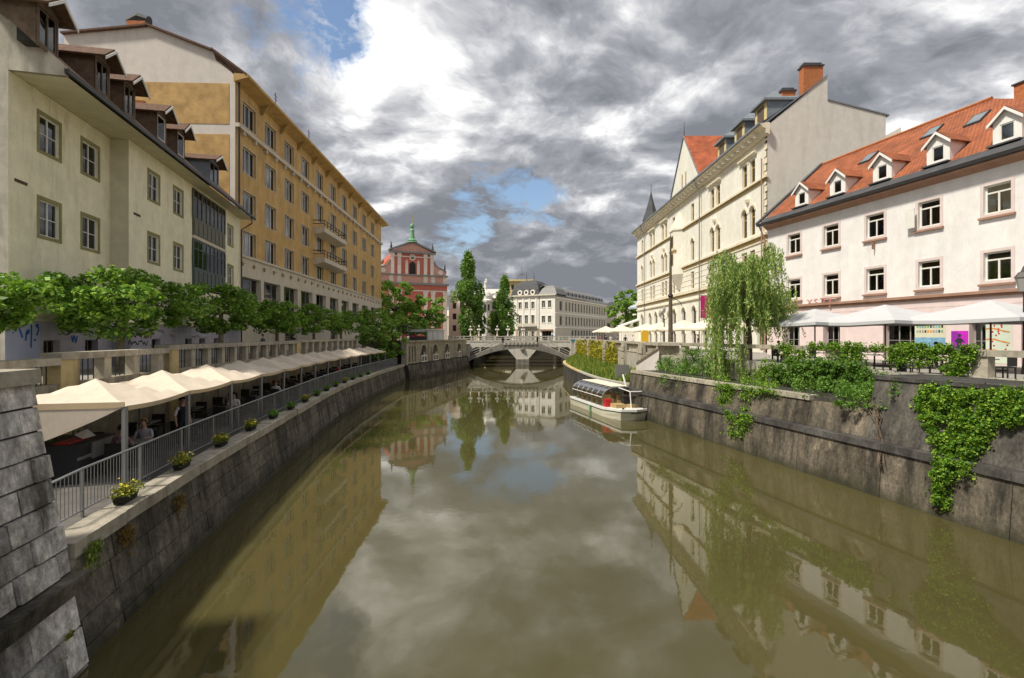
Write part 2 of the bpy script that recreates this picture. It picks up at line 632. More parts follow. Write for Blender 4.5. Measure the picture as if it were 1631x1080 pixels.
    surf('bridge_face', (0.24, 0.225, 0.20), var=0.25, scale=1.5, stain=0.7, stain_col=(0.07, 0.065, 0.055), bump=0.3)  # darker copy of the bridge stone; shadow under the footbridge painted in
    surf('pier_stone', (0.66, 0.63, 0.56), var=0.12, scale=2, stain=0.35, stain_col=(0.3, 0.28, 0.22))
    surf('arcade_stone', (0.34, 0.30, 0.22), var=0.3, scale=2, stain=0.7, stain_col=(0.08, 0.07, 0.055), stain_lo=0.5, bump=0.6, bscale=10)
    surf('church_red', (0.56, 0.17, 0.125), var=0.12, bump=0.1)
    surf('church_pink', (0.66, 0.36, 0.29), var=0.1, bump=0.1)
    surf('church_white', (0.76, 0.66, 0.58), var=0.08, bump=0.1)
    surf('verdigris', (0.16, 0.34, 0.19), rough=0.6, var=0.25, scale=3, bump=0.1)
    surf('gold', (0.6, 0.42, 0.08), rough=0.35, var=0.1, bump=0, metal=0.8)
    surf('gilt_bracket', (0.36, 0.24, 0.09), rough=0.6, var=0.2, bump=0)
    surf('bank_white', (0.84, 0.80, 0.72), var=0.05, bump=0.1)
    surf('bank_side', (0.62, 0.57, 0.47), var=0.08, bump=0.1)  # dimmer copy of the white front, the wing's shade put into the colour
    surf('pale_yellow', (0.68, 0.56, 0.28), var=0.06)
    surf('sand_wall', (0.52, 0.43, 0.27), var=0.1)
    surf('canvas', (0.68, 0.58, 0.465), streak=0.12, grime=0.06, rough=0.9, var=0.06, scale=1.0, bump=0.3, bscale=3)
    surf('canvas_hem', (0.60, 0.46, 0.29), rough=0.9, var=0.08, bump=0.1)
    surf('white_canvas', (0.50, 0.50, 0.51), rough=0.85, var=0.04, bump=0.15, bscale=3)
    surf('cream_canvas', (0.74, 0.66, 0.52), rough=0.85, var=0.05, bump=0.1)
    surf('black_rattan', (0.02, 0.018, 0.016), rough=0.6, var=0.3, bump=0.2)
    surf('dark_box', (0.028, 0.027, 0.03), rough=0.5, var=0.2, bump=0)
    surf('grey_panel', (0.20, 0.195, 0.185), rough=0.6, var=0.12, bump=0)
    surf('red_plastic', (0.5, 0.02, 0.03), rough=0.4, var=0.1, bump=0)
    surf('red_wood', (0.16, 0.035, 0.025), rough=0.5, var=0.2, bump=0)
    surf('planter', (0.02, 0.02, 0.018), rough=0.7, var=0.2, bump=0)
    surf('boat_white', (0.56, 0.53, 0.42), rough=0.35, var=0.06, bump=0, stain=0.3, stain_col=(0.4, 0.36, 0.24))
    surf('boat_deck', (0.72, 0.71, 0.67), rough=0.5, var=0.06, bump=0)
    surf('boat_stripe', (0.03, 0.045, 0.03), rough=0.4, var=0.1, bump=0)
    surf('boat_seat', (0.42, 0.29, 0.13), rough=0.6, var=0.2, bump=0)
    surf('magenta_cloth', (0.42, 0.02, 0.16), rough=0.8, var=0.1, bump=0.1)
    surf('yellow_plastic', (0.75, 0.45, 0.02), rough=0.5, var=0.05, bump=0)
    surf('sign_blue', (0.02, 0.16, 0.26), rough=0.5, var=0.05, bump=0)
    surf('sign_pink', (0.52, 0.20, 0.20), rough=0.6, var=0.08, bump=0)
    surf('spray_blue', (0.03, 0.10, 0.36), rough=0.7, var=0.2, bump=0)
    surf('spray_black', (0.03, 0.03, 0.035), rough=0.7, var=0.2, bump=0)
    surf('spray_purple', (0.26, 0.09, 0.28), rough=0.7, var=0.2, bump=0)
    surf('spray_red', (0.30, 0.09, 0.06), rough=0.7, var=0.2, bump=0)
    surf('poster_cream', (0.62, 0.60, 0.44), rough=0.6, var=0.1, bump=0)
    surf('poster_blue', (0.18, 0.36, 0.50), rough=0.6, var=0.3, scale=4, bump=0)
    surf('poster_purple', (0.26, 0.02, 0.34), rough=0.5, var=0.2, bump=0)
    surf('poster_magenta', (0.55, 0.02, 0.52), rough=0.5, var=0.1, bump=0)
    surf('poster_mint', (0.60, 0.66, 0.54), rough=0.6, var=0.08, bump=0)
    surf('poster_orange', (0.62, 0.25, 0.05), rough=0.6, var=0.2, bump=0)
    surf('grass_base', (0.10, 0.13, 0.03), var=0.3, scale=3)
    surf('flower_yellow', (0.62, 0.50, 0.03), rough=0.6, var=0.15, scale=8, bump=0)
    leafmat('plane_leaf', (0.067, 0.156, 0.023), (0.166, 0.322, 0.043), (0.37, 0.564, 0.098))
    leafmat('linden_leaf', (0.086, 0.187, 0.029), (0.215, 0.402, 0.063), (0.43, 0.6, 0.144))
    leafmat('poplar_leaf', (0.07, 0.15, 0.023), (0.15, 0.288, 0.05), (0.276, 0.438, 0.103))
    leafmat('willow_leaf', (0.128, 0.224, 0.049), (0.285, 0.436, 0.106), (0.543, 0.6, 0.211))
    leafmat('ivy_leaf', (0.048, 0.125, 0.016), (0.134, 0.288, 0.026), (0.365, 0.518, 0.058))
    leafmat('bush_leaf', (0.05, 0.12, 0.02), (0.12, 0.25, 0.036), (0.24, 0.4, 0.07))
    leafmat('yellow_ivy_leaf', (0.163, 0.188, 0.015), (0.338, 0.325, 0.025), (0.525, 0.413, 0.05))
    leafmat('grass_blade', (0.08, 0.136, 0.019), (0.176, 0.256, 0.04), (0.384, 0.432, 0.096))
    leafmat('box_leaf', (0.075, 0.112, 0.015), (0.175, 0.213, 0.025), (0.325, 0.325, 0.037))
    leafmat('dry_leaf', (0.125, 0.081, 0.025), (0.225, 0.138, 0.037), (0.312, 0.213, 0.062))

    # window glass: thin sheet, reflection by angle
    m, nt, bs, out = new_mat('glass')
    nt.nodes.remove(bs)
    tr = nt.nodes.new('ShaderNodeBsdfTransparent')
    tr.inputs[0].default_value = (0.80, 0.84, 0.84, 1)
    gl = nt.nodes.new('ShaderNodeBsdfGlossy')
    gl.inputs['Roughness'].default_value = 0.04
    fr = nt.nodes.new('ShaderNodeFresnel')
    fr.inputs[0].default_value = 1.75
    mx = nt.nodes.new('ShaderNodeMixShader')
    nt.links.new(fr.outputs[0], mx.inputs[0])
    nt.links.new(tr.outputs[0], mx.inputs[1])
    nt.links.new(gl.outputs[0], mx.inputs[2])
    nt.links.new(mx.outputs[0], out.inputs[0])
    # clear canopy glass of the boat
    m, nt, bs, out = new_mat('canopy_glass')
    nt.nodes.remove(bs)
    tr = nt.nodes.new('ShaderNodeBsdfTransparent')
    tr.inputs[0].default_value = (0.66, 0.68, 0.70, 1)
    gl = nt.nodes.new('ShaderNodeBsdfGlossy')
    gl.inputs['Roughness'].default_value = 0.12
    mx = nt.nodes.new('ShaderNodeMixShader')
    mx.inputs[0].default_value = 0.38
    nt.links.new(tr.outputs[0], mx.inputs[1])
    nt.links.new(gl.outputs[0], mx.inputs[2])
    nt.links.new(mx.outputs[0], out.inputs[0])

    # roof tiles: rows and single tiles as relief and colour change
    def tiles(name, c0, c1, c2, row):
        m, nt, bs, out = new_mat(name)
        tc = nt.nodes.new('ShaderNodeTexCoord')
        uv = tc.outputs['UV']
        br = nt.nodes.new('ShaderNodeTexBrick')
        br.inputs['Scale'].default_value = 1.0
        br.inputs['Brick Width'].default_value = row * 0.75
        br.inputs['Row Height'].default_value = row
        br.inputs['Mortar Size'].default_value = row * 0.09
        br.inputs['Mortar Smooth'].default_value = 0.4
        br.inputs['Color1'].default_value = (*c0, 1)
        br.inputs['Color2'].default_value = (*c1, 1)
        br.inputs['Mortar'].default_value = (*c2, 1)
        nt.links.new(uv, br.inputs['Vector'])
        geo = nt.nodes.new('ShaderNodeNewGeometry')
        n = _noise(nt, geo.outputs['Position'], 0.9, 7, 0.65)
        f = _ramp(nt, n, [(0.35, (0.62, 0.60, 0.58)), (0.65, (1.15, 1.12, 1.1))])
        c = _mix(nt, 1.0, br.outputs['Color'], f, 'MULTIPLY')
        nt.links.new(c, bs.inputs['Base Color'])
        bs.inputs['Roughness'].default_value = 0.85
        _bump(nt, bs, br.outputs['Fac'], -0.8, 0.03)
    tiles('orange_tile', (0.42, 0.125, 0.045), (0.33, 0.095, 0.035), (0.14, 0.05, 0.025), 0.32)
    tiles('red_tile', (0.50, 0.13, 0.05), (0.42, 0.105, 0.04), (0.22, 0.06, 0.03), 0.36)

    # river water
    m, nt, bs, out = new_mat('river_water')
    geo = nt.nodes.new('ShaderNodeNewGeometry')
    n = _noise(nt, geo.outputs['Position'], 0.12, 4, 0.55)
    c = _ramp(nt, n, [(0.3, (0.066, 0.057, 0.021)), (0.7, (0.086, 0.075, 0.028))])
    nt.links.new(c, bs.inputs['Base Color'])
    bs.inputs['Roughness'].default_value = 0.02
    bs.inputs['IOR'].default_value = 1.55
    h1 = _noise(nt, geo.outputs['Position'], 0.75, 3, 0.5, (1.0, 0.6, 1.0))
    h2 = _noise(nt, geo.outputs['Position'], 4.6, 3, 0.5, (1.0, 0.7, 1.0))
    ad = nt.nodes.new('ShaderNodeMath')
    ad.operation = 'MULTIPLY_ADD'
    ad.inputs[1].default_value = 0.24
    nt.links.new(h2, ad.inputs[0])
    nt.links.new(h1, ad.inputs[2])
    calm = _noise(nt, geo.outputs['Position'], 0.10, 2, 0.5)
    mul = nt.nodes.new('ShaderNodeMath')
    mul.operation = 'MULTIPLY'
    nt.links.new(ad.outputs[0], mul.inputs[0])
    nt.links.new(_ramp(nt, calm, [(0.35, (0.35,) * 3), (0.7, (1,) * 3)]), mul.inputs[1])
    _bump(nt, bs, mul.outputs[0], 0.14, 0.045)


make_materials()

# ------------------------------------------------------------------ setting: water, banks, streets
LEFT = Path([(-4.6, -6.0), (-5.85, 0.0), (-7.64, 9.0), (-7.95, 10.46), (-8.46, 12.97), (-9.37, 17.6), (-11.2, 28.9), (-12.7, 39.3),
             (-13.5, 50.5), (-14.06, 67.6)])
RIGHT = Path([(20.5, -10.0), (18.0, 0.0), (14.57, 14.4), (12.85, 21.6), (11.7, 26.4), (9.58, 35.3), (8.6, 39.5)])
QUAY = -2.3           # lower walkway on the left bank
PAR = 5.5             # distance of the upper parapet from the left waterline


def build_ground():
    mb = MB()
    mb.poly([(-60, -30, WATER), (60, -30, WATER), (60, 185, WATER), (-60, 185, WATER)])
    tag(obj('river_water', mb, 'river_water'), kind='structure')
    mb = MB()
    mb.poly([(-3000, -3000, -6.5), (3000, -3000, -6.5), (3000, 3000, -6.5), (-3000, 3000, -6.5)])
    tag(obj('riverbed', mb, 'riverbed'), kind='structure')
    # left street, behind the parapet
    n = 40
    mb = MB()
    for i in range(n):
        a, b = LEFT.len * i / n, LEFT.len * (i + 1) / n
        p, q = LEFT.at(a, PAR + 0.05), LEFT.at(b, PAR + 0.05)
        mb.poly([(p[0], p[1], 0), (q[0], q[1], 0), (-900, q[1], 0), (-900, p[1], 0)])
    e = LEFT.at(LEFT.len, PAR + 0.05)
    mb.poly([(e[0], e[1], 0), (-14.6, 68.2, 0), (-9.0, 98.2, 0), (-9.0, 118, 0), (-9.0, 170, 0), (-900, 170, 0), (-900, e[1], 0)])
    mb.poly([(-900, 170, 0), (60, 170, 0), (900, 170, 0), (900, 1500, 0), (-900, 1500, 0)])
    tag(obj('street_left', mb, 'street'), kind='structure')
    mb = MB()
    mb.poly([(-9.0, 118.2, 0), (-9.0, 170, 0), (-9.0, 170, -6), (-9.0, 118.2, -6)])
    mb.box(-9.0, 14.0, 169.6, 169.98, -6, 1.4)  # closing wall added and raised to keep bright sky out of the water
    mb.poly([(14.0, 116, 0), (14.0, 170, 0), (14.0, 170, -6), (14.0, 116, -6)])
    tag(obj('far_bank_screen', mb, 'joint_and_shade'), kind='structure')  # far walls painted near black, shade along the bank put into the colour
    # right street
    mb = MB()
    for i in range(n):
        a, b = RIGHT.len * i / n, RIGHT.len * (i + 1) / n
        p, q = RIGHT.at(a, -3.65), RIGHT.at(b, -3.65)
        mb.poly([(p[0], p[1], 0), (900, p[1], 0), (900, q[1], 0), (q[0], q[1], 0)])
    e = RIGHT.at(RIGHT.len, -3.65)
    mb.poly([(e[0], e[1], 0), (900, e[1], 0), (900, 170, 0), (14.0, 170, 0), (14.0, 97.5, 0), (12.4, 97.5, 0), (12.4, 46, 0)])
    tag(obj('street_right', mb, 'street'), kind='structure')
    # lower walkway
    mb = sweep(LEFT, LEFT.sY(9.6), LEFT.len, 1.2, [(0.9, QUAY), (PAR + 0.2, QUAY)], closed=False)
    tag(obj('lower_walkway', mb, 'lower_paving'), kind='structure')


build_ground()


def block_mesh(path, s0, s1, z0, z1, d0, d1, depth, prou, g=0.012):
    """one squared stone following the bank: front face d0 (bottom) .. d1 (top), pushed out by prou"""
    mb = MB()
    j = lambda: RNG.uniform(-0.006, 0.006)
    P = []
    for z, d in ((z0 + g, d0), (z1 - g, d1)):
        P += [path.at(s0 + g, d - prou + j(), z), path.at(s1 - g, d - prou + j(), z), path.at(s1 - g, d + depth, z), path.at(s0 + g, d + depth, z)]
    return mb.hexa(P)


def build_left_quay():
    t = tag(obj('quay_wall', sweep(LEFT, LEFT.sY(9.0), LEFT.len, 1.2, [(0.10, -5.2), (0.52, -2.46), (1.3, -2.46), (1.3, -5.2)]), 'joint_and_shade'),
            'long stained stone quay wall under the left walkway curving towards the bridge', 'quay wall')
    zs = [-4.85, -4.12, -3.62, -2.98, -2.47]
    dd = lambda z: 0.0 + (z + 5.2) / 2.74 * 0.47 - 0.0
    rest = MB()
    n = 0
    for r in range(4):
        s = LEFT.sY(9.05) + 0.3 * (r % 2)
        while s < LEFT.len - 0.4:
            ln = RNG.uniform(1.1, 2.5)
            e = min(s + ln, LEFT.len)
            mb = block_mesh(LEFT, s, e, zs[r], zs[r + 1], dd(zs[r]), dd(zs[r + 1]), 0.25, RNG.uniform(0.0, 0.02))
            if LEFT.at(s)[1] < 46:
                obj('stone_block', mb, 'quay_block', t)
            else:
                k = len(rest.v)
                rest.v += mb.v
                rest.f += [tuple(i + k for i in f) for f in mb.f]
                rest.m += mb.m
            s = e
    tag(obj('far_stone_blocks', rest, 'quay_block', t), kind='stuff')
    # coping stones
    s = LEFT.sY(9.3)
    while s < LEFT.len - 0.3:
        e = min(s + RNG.uniform(1.5, 2.3), LEFT.len)
        P = []
        w = RNG.uniform(-0.02, 0.03)
        for z in (-2.455, -2.17 + RNG.uniform(-0.015, 0.015)):
            P += [LEFT.at(s + 0.01, 0.36 + w, z), LEFT.at(e - 0.01, 0.36 + w, z), LEFT.at(e - 0.01, 0.98, z), LEFT.at(s + 0.01, 0.98, z)]
        obj('coping_stone', MB().hexa(P), 'cap_stone', t)
        s = e
    return t


build_left_quay()


def build_near_pier():
    """tall stone pier at the left edge of the picture"""
    s1, s0 = LEFT.sY(9.15), LEFT.sY(2.0)
    t = tag(obj('stone_pier', sweep(LEFT, s0, s1, 1.0, [(-0.04, -5.2), (0.98, 0.80), (2.6, 0.80), (2.6, -5.2)]), 'joint_and_shade'),
            'tall rough stone pier at the left edge with capped top', 'stone pier')
    dz = lambda z: -0.06 + (z + 5.2) / 6.0 * 1.02
    zs = [-5.0, -4.3, -3.62, -2.95]
    rows = list(zip(zs, zs[1:]))
    z = -2.62
    while z < 0.74:
        h = 0.43 if z < 0.3 else 0.82 - z
        rows.append((z, z + h))
        z += h
    for r, (a, b) in enumerate(rows):
        s = s1
        k = 0
        while s > s0:
            ln = RNG.uniform(0.55, 1.0) if a > -2.7 else RNG.uniform(0.9, 1.4)
            if k == 0 and r % 2:
                ln *= 0.5
            k += 1
            p = RNG.uniform(0.03, 0.09)
            mb = MB()
            P = []
            g = 0.02
            e = s - ln
            for zz in (a + g, b - g):
                d = dz(zz)
                P += [LEFT.at(e + g, d - p, zz), LEFT.at(s - g + (0.035 if s == s1 else 0), d - p, zz), LEFT.at(s - g + (0.035 if s == s1 else 0), d + (1.5 if s == s1 else 0.3), zz), LEFT.at(e + g, d + (1.5 if s == s1 else 0.3), zz)]
            obj('stone_block', mb.hexa(P), 'rough_block', t)
            s = e
    s = s1 + 0.06
    while s > s0:
        e = s - 1.7
        P = []
        for zz, o in ((0.80, 0.0), (1.06, 0.02)):
            P += [LEFT.at(e + 0.01, 0.80 + o, zz), LEFT.at(s, 0.80 + o, zz), LEFT.at(s, 2.7, zz), LEFT.at(e + 0.01, 2.7, zz)]
        obj('coping_stone', MB().hexa(P), 'cap_stone', t)
        s = e
    # string course at walkway level
    s = s1 + 0.1
    while s > s0:
        e = s - 1.9
        P = []
        for zz, o in ((-2.94, 0.10), (-2.64, 0.06)):
            P += [LEFT.at(e + 0.01, o, zz), LEFT.at(s, o, zz), LEFT.at(s, 0.8, zz), LEFT.at(e + 0.01, 0.8, zz)]
        obj('ledge_stone', MB().hexa(P), 'quay_block', t)
        s = e


build_near_pier()


def build_left_parapet():
    s0, s1 = LEFT.sY(7.0, PAR), LEFT.sY(64.0, PAR)
    secs = [(s0, LEFT.s_px(93, PAR), 0.93), (LEFT.s_px(93, PAR), LEFT.s_px(267, PAR), 1.09), (LEFT.s_px(267, PAR), LEFT.s_px(472, PAR), 1.22),
            (LEFT.s_px(472, PAR), s1, 1.30)]
    t = tag(obj('street_parapet', sweep(LEFT, s0, s1, 1.5, [(PAR, QUAY - 0.1), (PAR, 0.08), (PAR + 0.5, 0.08), (PAR + 0.5, QUAY - 0.1)]), 'arcade_stone'),
            'long stone parapet with iron bars along the street above the awnings', 'parapet')
    bar = MB().box(-0.014, 0.014, -0.014, 0.014, 0, 1.0)
    bme = bar.mesh('iron_bar')
    for (a, b, top) in secs:
        cb = top - 0.23
        # coping in pieces of about three metres
        n = max(1, round((b - a) / 3.0))
        for i in range(n):
            u, v = a + (b - a) * i / n + 0.01, a + (b - a) * (i + 1) / n - 0.01
            mb = sweep(LEFT, u, v, 1.5, [(PAR - 0.10, cb), (PAR - 0.10, top), (PAR + 0.56, top), (PAR + 0.56, cb)])
            obj('coping_stone', mb, 'cap_stone', t)
        # end pillar
        mb = sweep(LEFT, a + 0.02, a + 0.92, 1, [(PAR - 0.06, QUAY), (PAR - 0.06, cb - 0.004), (PAR + 0.46, cb - 0.004), (PAR + 0.46, QUAY)])
        obj('pillar', mb, 'yellow_stone', t)
        s = a + 0.92
        while s < b - 0.5:
            e = min(s + 1.45, b)
            if e < b - 0.4:
                mb = sweep(LEFT, e, e + 0.42, 1, [(PAR + 0.03, 0.06), (PAR + 0.03, cb - 0.004), (PAR + 0.4, cb - 0.004), (PAR + 0.4, 0.06)])
                obj('baluster_post', mb, 'light_stone', t)
            k = 5
            for i in range(1, k):
                ss = s + (e - s) * i / k
                if LEFT.at(ss)[1] < 40:
                    o = obj('iron_bar', bme, 'dark_metal', t, LEFT.at(ss, PAR + 0.22, 0.07), LEFT.ang(ss))
                    o.scale = (1, 1, cb - 0.07)
            s = e + 0.42


build_left_parapet()


def build_right_quay():
    s0, s1 = RIGHT.sY(8.0), RIGHT.len
    t = tag(obj('river_wall', sweep(RIGHT, s0, s1, 2.0, [(-0.08, -5.2), (-0.30, -2.5), (-0.9, -2.3), (-1.1, -1.1), (-3.9, -1.1), (-3.9, -5.2)]), 'joint_and_shade'),
            'dark weathered concrete river wall along the right bank below the ivy', 'river wall')
    s = s0
    while s < s1 - 0.2:
        e = min(s + RNG.uniform(3.0, 4.2), s1)
        # lower panel, ledge, upper panel, light cap
        P = []
        for z, d in ((-5.0, 0.0), (-2.62, -0.22)):
            P += [RIGHT.at(s + 0.012, d, z), RIGHT.at(e - 0.012, d, z), RIGHT.at(e - 0.012, d - 0.3, z), RIGHT.at(s + 0.012, d - 0.3, z)]
        obj('wall_panel', MB().hexa(P), 'wet_concrete', t)
        P = []
        for z, d in ((-2.61, -0.13), (-2.36, -0.16)):
            P += [RIGHT.at(s + 0.006, d, z), RIGHT.at(e - 0.006, d, z), RIGHT.at(e - 0.006, d - 0.85, z), RIGHT.at(s + 0.006, d - 0.85, z)]
        obj('ledge_stone', MB().hexa(P), 'dark_concrete', t)
        P = []
        for z, d in ((-2.35, -0.62), (-1.26, -0.86)):
            P += [RIGHT.at(s + 0.012, d, z), RIGHT.at(e - 0.012, d, z), RIGHT.at(e - 0.012, d - 0.3, z), RIGHT.at(s + 0.012, d - 0.3, z)]
        obj('wall_panel', MB().hexa(P), 'wet_concrete', t)
        P = []
        for z, d in ((-1.255, -0.78), (-1.03, -0.80)):
            P += [RIGHT.at(s + 0.01, d, z), RIGHT.at(e - 0.01, d, z), RIGHT.at(e - 0.01, d - 0.5, z), RIGHT.at(s + 0.01, d - 0.5, z)]
        if s > RIGHT.s_px(1424, -2.0) - 0.5:
            obj('coping_stone', MB().hexa(P), 'cap_stone', t)
        s = e
    # dark buttress with its own cap
    a, b = s0, RIGHT.s_px(1424, -2.0)
    n = 3
    for i in range(n):
        u, v = a + (b - a) * i / n, a + (b - a) * (i + 1) / n
        mb = sweep(RIGHT, u + 0.01, v - 0.01, 3, [(-0.58, -2.352), (-1.05, -0.05), (-3.54, -0.05), (-3.54, -2.352)])
        obj('buttress', mb, 'stained_concrete', t)
        mb = sweep(RIGHT, u + 0.006, v - 0.006, 3, [(-0.98, -0.048), (-0.98, 0.10), (-3.54, 0.10), (-3.54, -0.048)])
        obj('buttress_cap', mb, 'dark_concrete', t)
    # upper retaining wall and parapet
    p = tag(obj('terrace_parapet', sweep(RIGHT, s0, s1, 2, [(-3.55, -1.5), (-3.55, 0.12), (-3.95, 0.12), (-3.95, -1.5)]), 'pale_concrete'),
            'stone parapet with openings along the right cafe terrace, mostly under ivy', 'parapet')
    n = round((s1 - s0) / 3.2)
    for i in range(n):
        u, v = s0 + (s1 - s0) * i / n, s0 + (s1 - s0) * (i + 1) / n
        mb = sweep(RIGHT, u + 0.008, v - 0.008, 2, [(-3.50, 0.90), (-3.50, 1.13), (-4.02, 1.13), (-4.02, 0.90)])
        obj('coping_stone', mb, 'cap_stone', p)
        k = 0.55 if i % 2 else 0.16
        mb = sweep(RIGHT, u, u + k, 2, [(-3.57, 0.12), (-3.57, 0.898), (-3.93, 0.898), (-3.93, 0.12)])
        obj('parapet_post', mb, 'dark_concrete' if k < 0.3 else 'light_stone', p)


build_right_quay()

# ------------------------------------------------------------------ facades and windows
_WM = {}


def window(parent, x, y, z, w, h, style):
    """a window centred on x, z in the wall plane y of its building"""
    st = STY[style]
    rec, fw = st.get('rec', 0.16), st.get('fw', 0.07)
    cols, tr = st.get('cols', 2), st.get('trans')
    key = (round(w, 2), round(h, 2), style)
    if key not in _WM:
        X, Z = w / 2, h / 2
        fr = MB()
        fr.box(-X, -X + fw, rec, rec + 0.07, -Z, Z).box(X - fw, X, rec, rec + 0.07, -Z, Z)
        fr.box(-X + fw, X - fw, rec, rec + 0.07, Z - fw, Z).box(-X + fw, X - fw, rec, rec + 0.07, -Z, -Z + fw)
        zt = Z - tr * h if tr else Z - fw
        if tr:
            fr.box(-X + fw, X - fw, rec - 0.01, rec + 0.07, zt - fw / 2, zt + fw / 2)
        lights = []
        for i in range(cols):
            a = -X + fw + (w - 2 * fw) * i / cols
            b = -X + fw + (w - 2 * fw) * (i + 1) / cols
            if i:
                fr.box(a - fw / 2, a + fw / 2, rec - 0.008, rec + 0.072, -Z + fw, zt)
            lights.append((a, b, -Z + fw, zt))
        if tr:
            lights.append((-X + fw, X - fw, zt, Z - fw))
        for q in range(st.get('bars', 0)):
            zz = -Z + fw + (zt + Z - fw) * (q + 1) / (st['bars'] + 1)
            fr.box(-X + fw, X - fw, rec + 0.012, rec + 0.06, zz - 0.017, zz + 0.017)
        d = {'frame': fr.mesh('window')}
        d['panes'] = [MB().box(a + 0.006, b - 0.006, rec + 0.034, rec + 0.040, c + 0.006, e - 0.006).mesh('pane') for a, b, c, e in lights]
        rm = MB()
        dp = rec + 0.75
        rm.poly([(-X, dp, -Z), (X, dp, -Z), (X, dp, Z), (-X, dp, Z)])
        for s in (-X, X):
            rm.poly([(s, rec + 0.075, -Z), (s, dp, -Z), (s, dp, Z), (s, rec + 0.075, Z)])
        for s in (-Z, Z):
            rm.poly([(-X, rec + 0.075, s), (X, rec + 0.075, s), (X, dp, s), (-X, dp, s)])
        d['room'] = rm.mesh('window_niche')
        if st.get('sur'):
            k, pr = st['sur'][1], st['sur'][2]
            su = MB().box(-X - k, -X, -pr, 0.012, -Z - k, Z + k).box(X, X + k, -pr, 0.012, -Z - k, Z + k)
            su.box(-X, X, -pr, 0.012, Z, Z + k).box(-X, X, -pr, 0.012, -Z - k, -Z)
            d['sur'] = su.mesh('surround')
        if st.get('sill'):
            k = st['sill'][1]
            d['sill'] = MB().box(-X - k, X + k, -0.16, rec, -Z - (st['sur'][1] if st.get('sur') else 0) - 0.12, -Z - (st['sur'][1] if st.get('sur') else 0) + 0.004 - 0.005).mesh('sill')
        if st.get('hood'):
            d['hood'] = MB().box(-X - 0.25, X + 0.25, -0.22, 0.01, Z + 0.35, Z + 0.52).mesh('hood_mould')
        if st.get('arch'):
            mb = MB()
            n = 12
            r = X
            for sgn in (-1, 1):
                arc = [(sgn * r * math.cos(math.pi / 2 * i / n), Z - r + r * math.sin(math.pi / 2 * i / n)) for i in range(n + 1)]
                for i in range(n):
                    (xa, za), (xb, zb) = arc[i], arc[i + 1]
                    mb.poly([(xa, -0.002, za), (xb, -0.002, zb), (xb, -0.002, Z), (xa, -0.002, Z)])
                    mb.poly([(xa, -0.002, za), (xb, -0.002, zb), (xb, rec + 0.03, zb), (xa, rec + 0.03, za)])
            d['arch'] = mb.mesh('arch_head')
            mb = MB()
            for i in range(16):
                g0, g1 = math.pi * i / 16, math.pi * (i + 1) / 16
                q = lambda rr, g, yy: (rr * math.cos(g), yy, Z - r + rr * math.sin(g))
                mb.hexa([q(r + 0.02, g0, -0.09), q(r + 0.02, g1, -0.09), q(r + 0.02, g1, 0.01), q(r + 0.02, g0, 0.01),
                         q(r + 0.22, g0, -0.09), q(r + 0.22, g1, -0.09), q(r + 0.22, g1, 0.01), q(r + 0.22, g0, 0.01)])
            d['archmould'] = mb.mesh('arch_mould')
        for cc in range(3):
            lo, hi = ((-1, -0.35), (-1, 1), (0.2, 1))[cc]
            zb = (-Z, Z - 0.55 * h, -Z)[cc]
            yc = rec + (0.14 if cc == 1 else 0.085)
            d['cur%d' % cc] = MB().box(lo * X * 0.96, hi * X * 0.96, yc, yc + 0.02, zb + 0.02, Z - 0.02).mesh('curtain')
        _WM[key] = d
    d = _WM[key]
    o = obj('window', d['frame'], st['mat'], parent, (x, y, z))
    for p in d['panes']:
        obj('pane', p, 'glass', o)
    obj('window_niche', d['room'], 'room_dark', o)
    if 'sur' in d:
        obj('surround', d['sur'], st['sur'][0], o)
    if 'sill' in d:
        obj('sill', d['sill'], st['sill'][0], o)
    if 'hood' in d:
        obj('hood_mould', d['hood'], st['hood'], o)
    if 'arch' in d:
        obj('arch_head', d['arch'], st['arch'], o)
        obj('arch_mould', d['archmould'], st['archm'], o)
    pr = st.get('cur', 0.5)
    if RNG.random() < pr:
        obj('curtain', d['cur0'], st.get('curm', 'curtain'), o)
        if RNG.random() < 0.7:
            obj('curtain', d['cur2'], st.get('curm', 'curtain'), o)
    if RNG.random() < st.get('blind', 0.3) * (0.55 if pr > 0.8 else 1):
        obj('curtain', d['cur1'], st.get('blindm', 'curtain'), o)
    return o


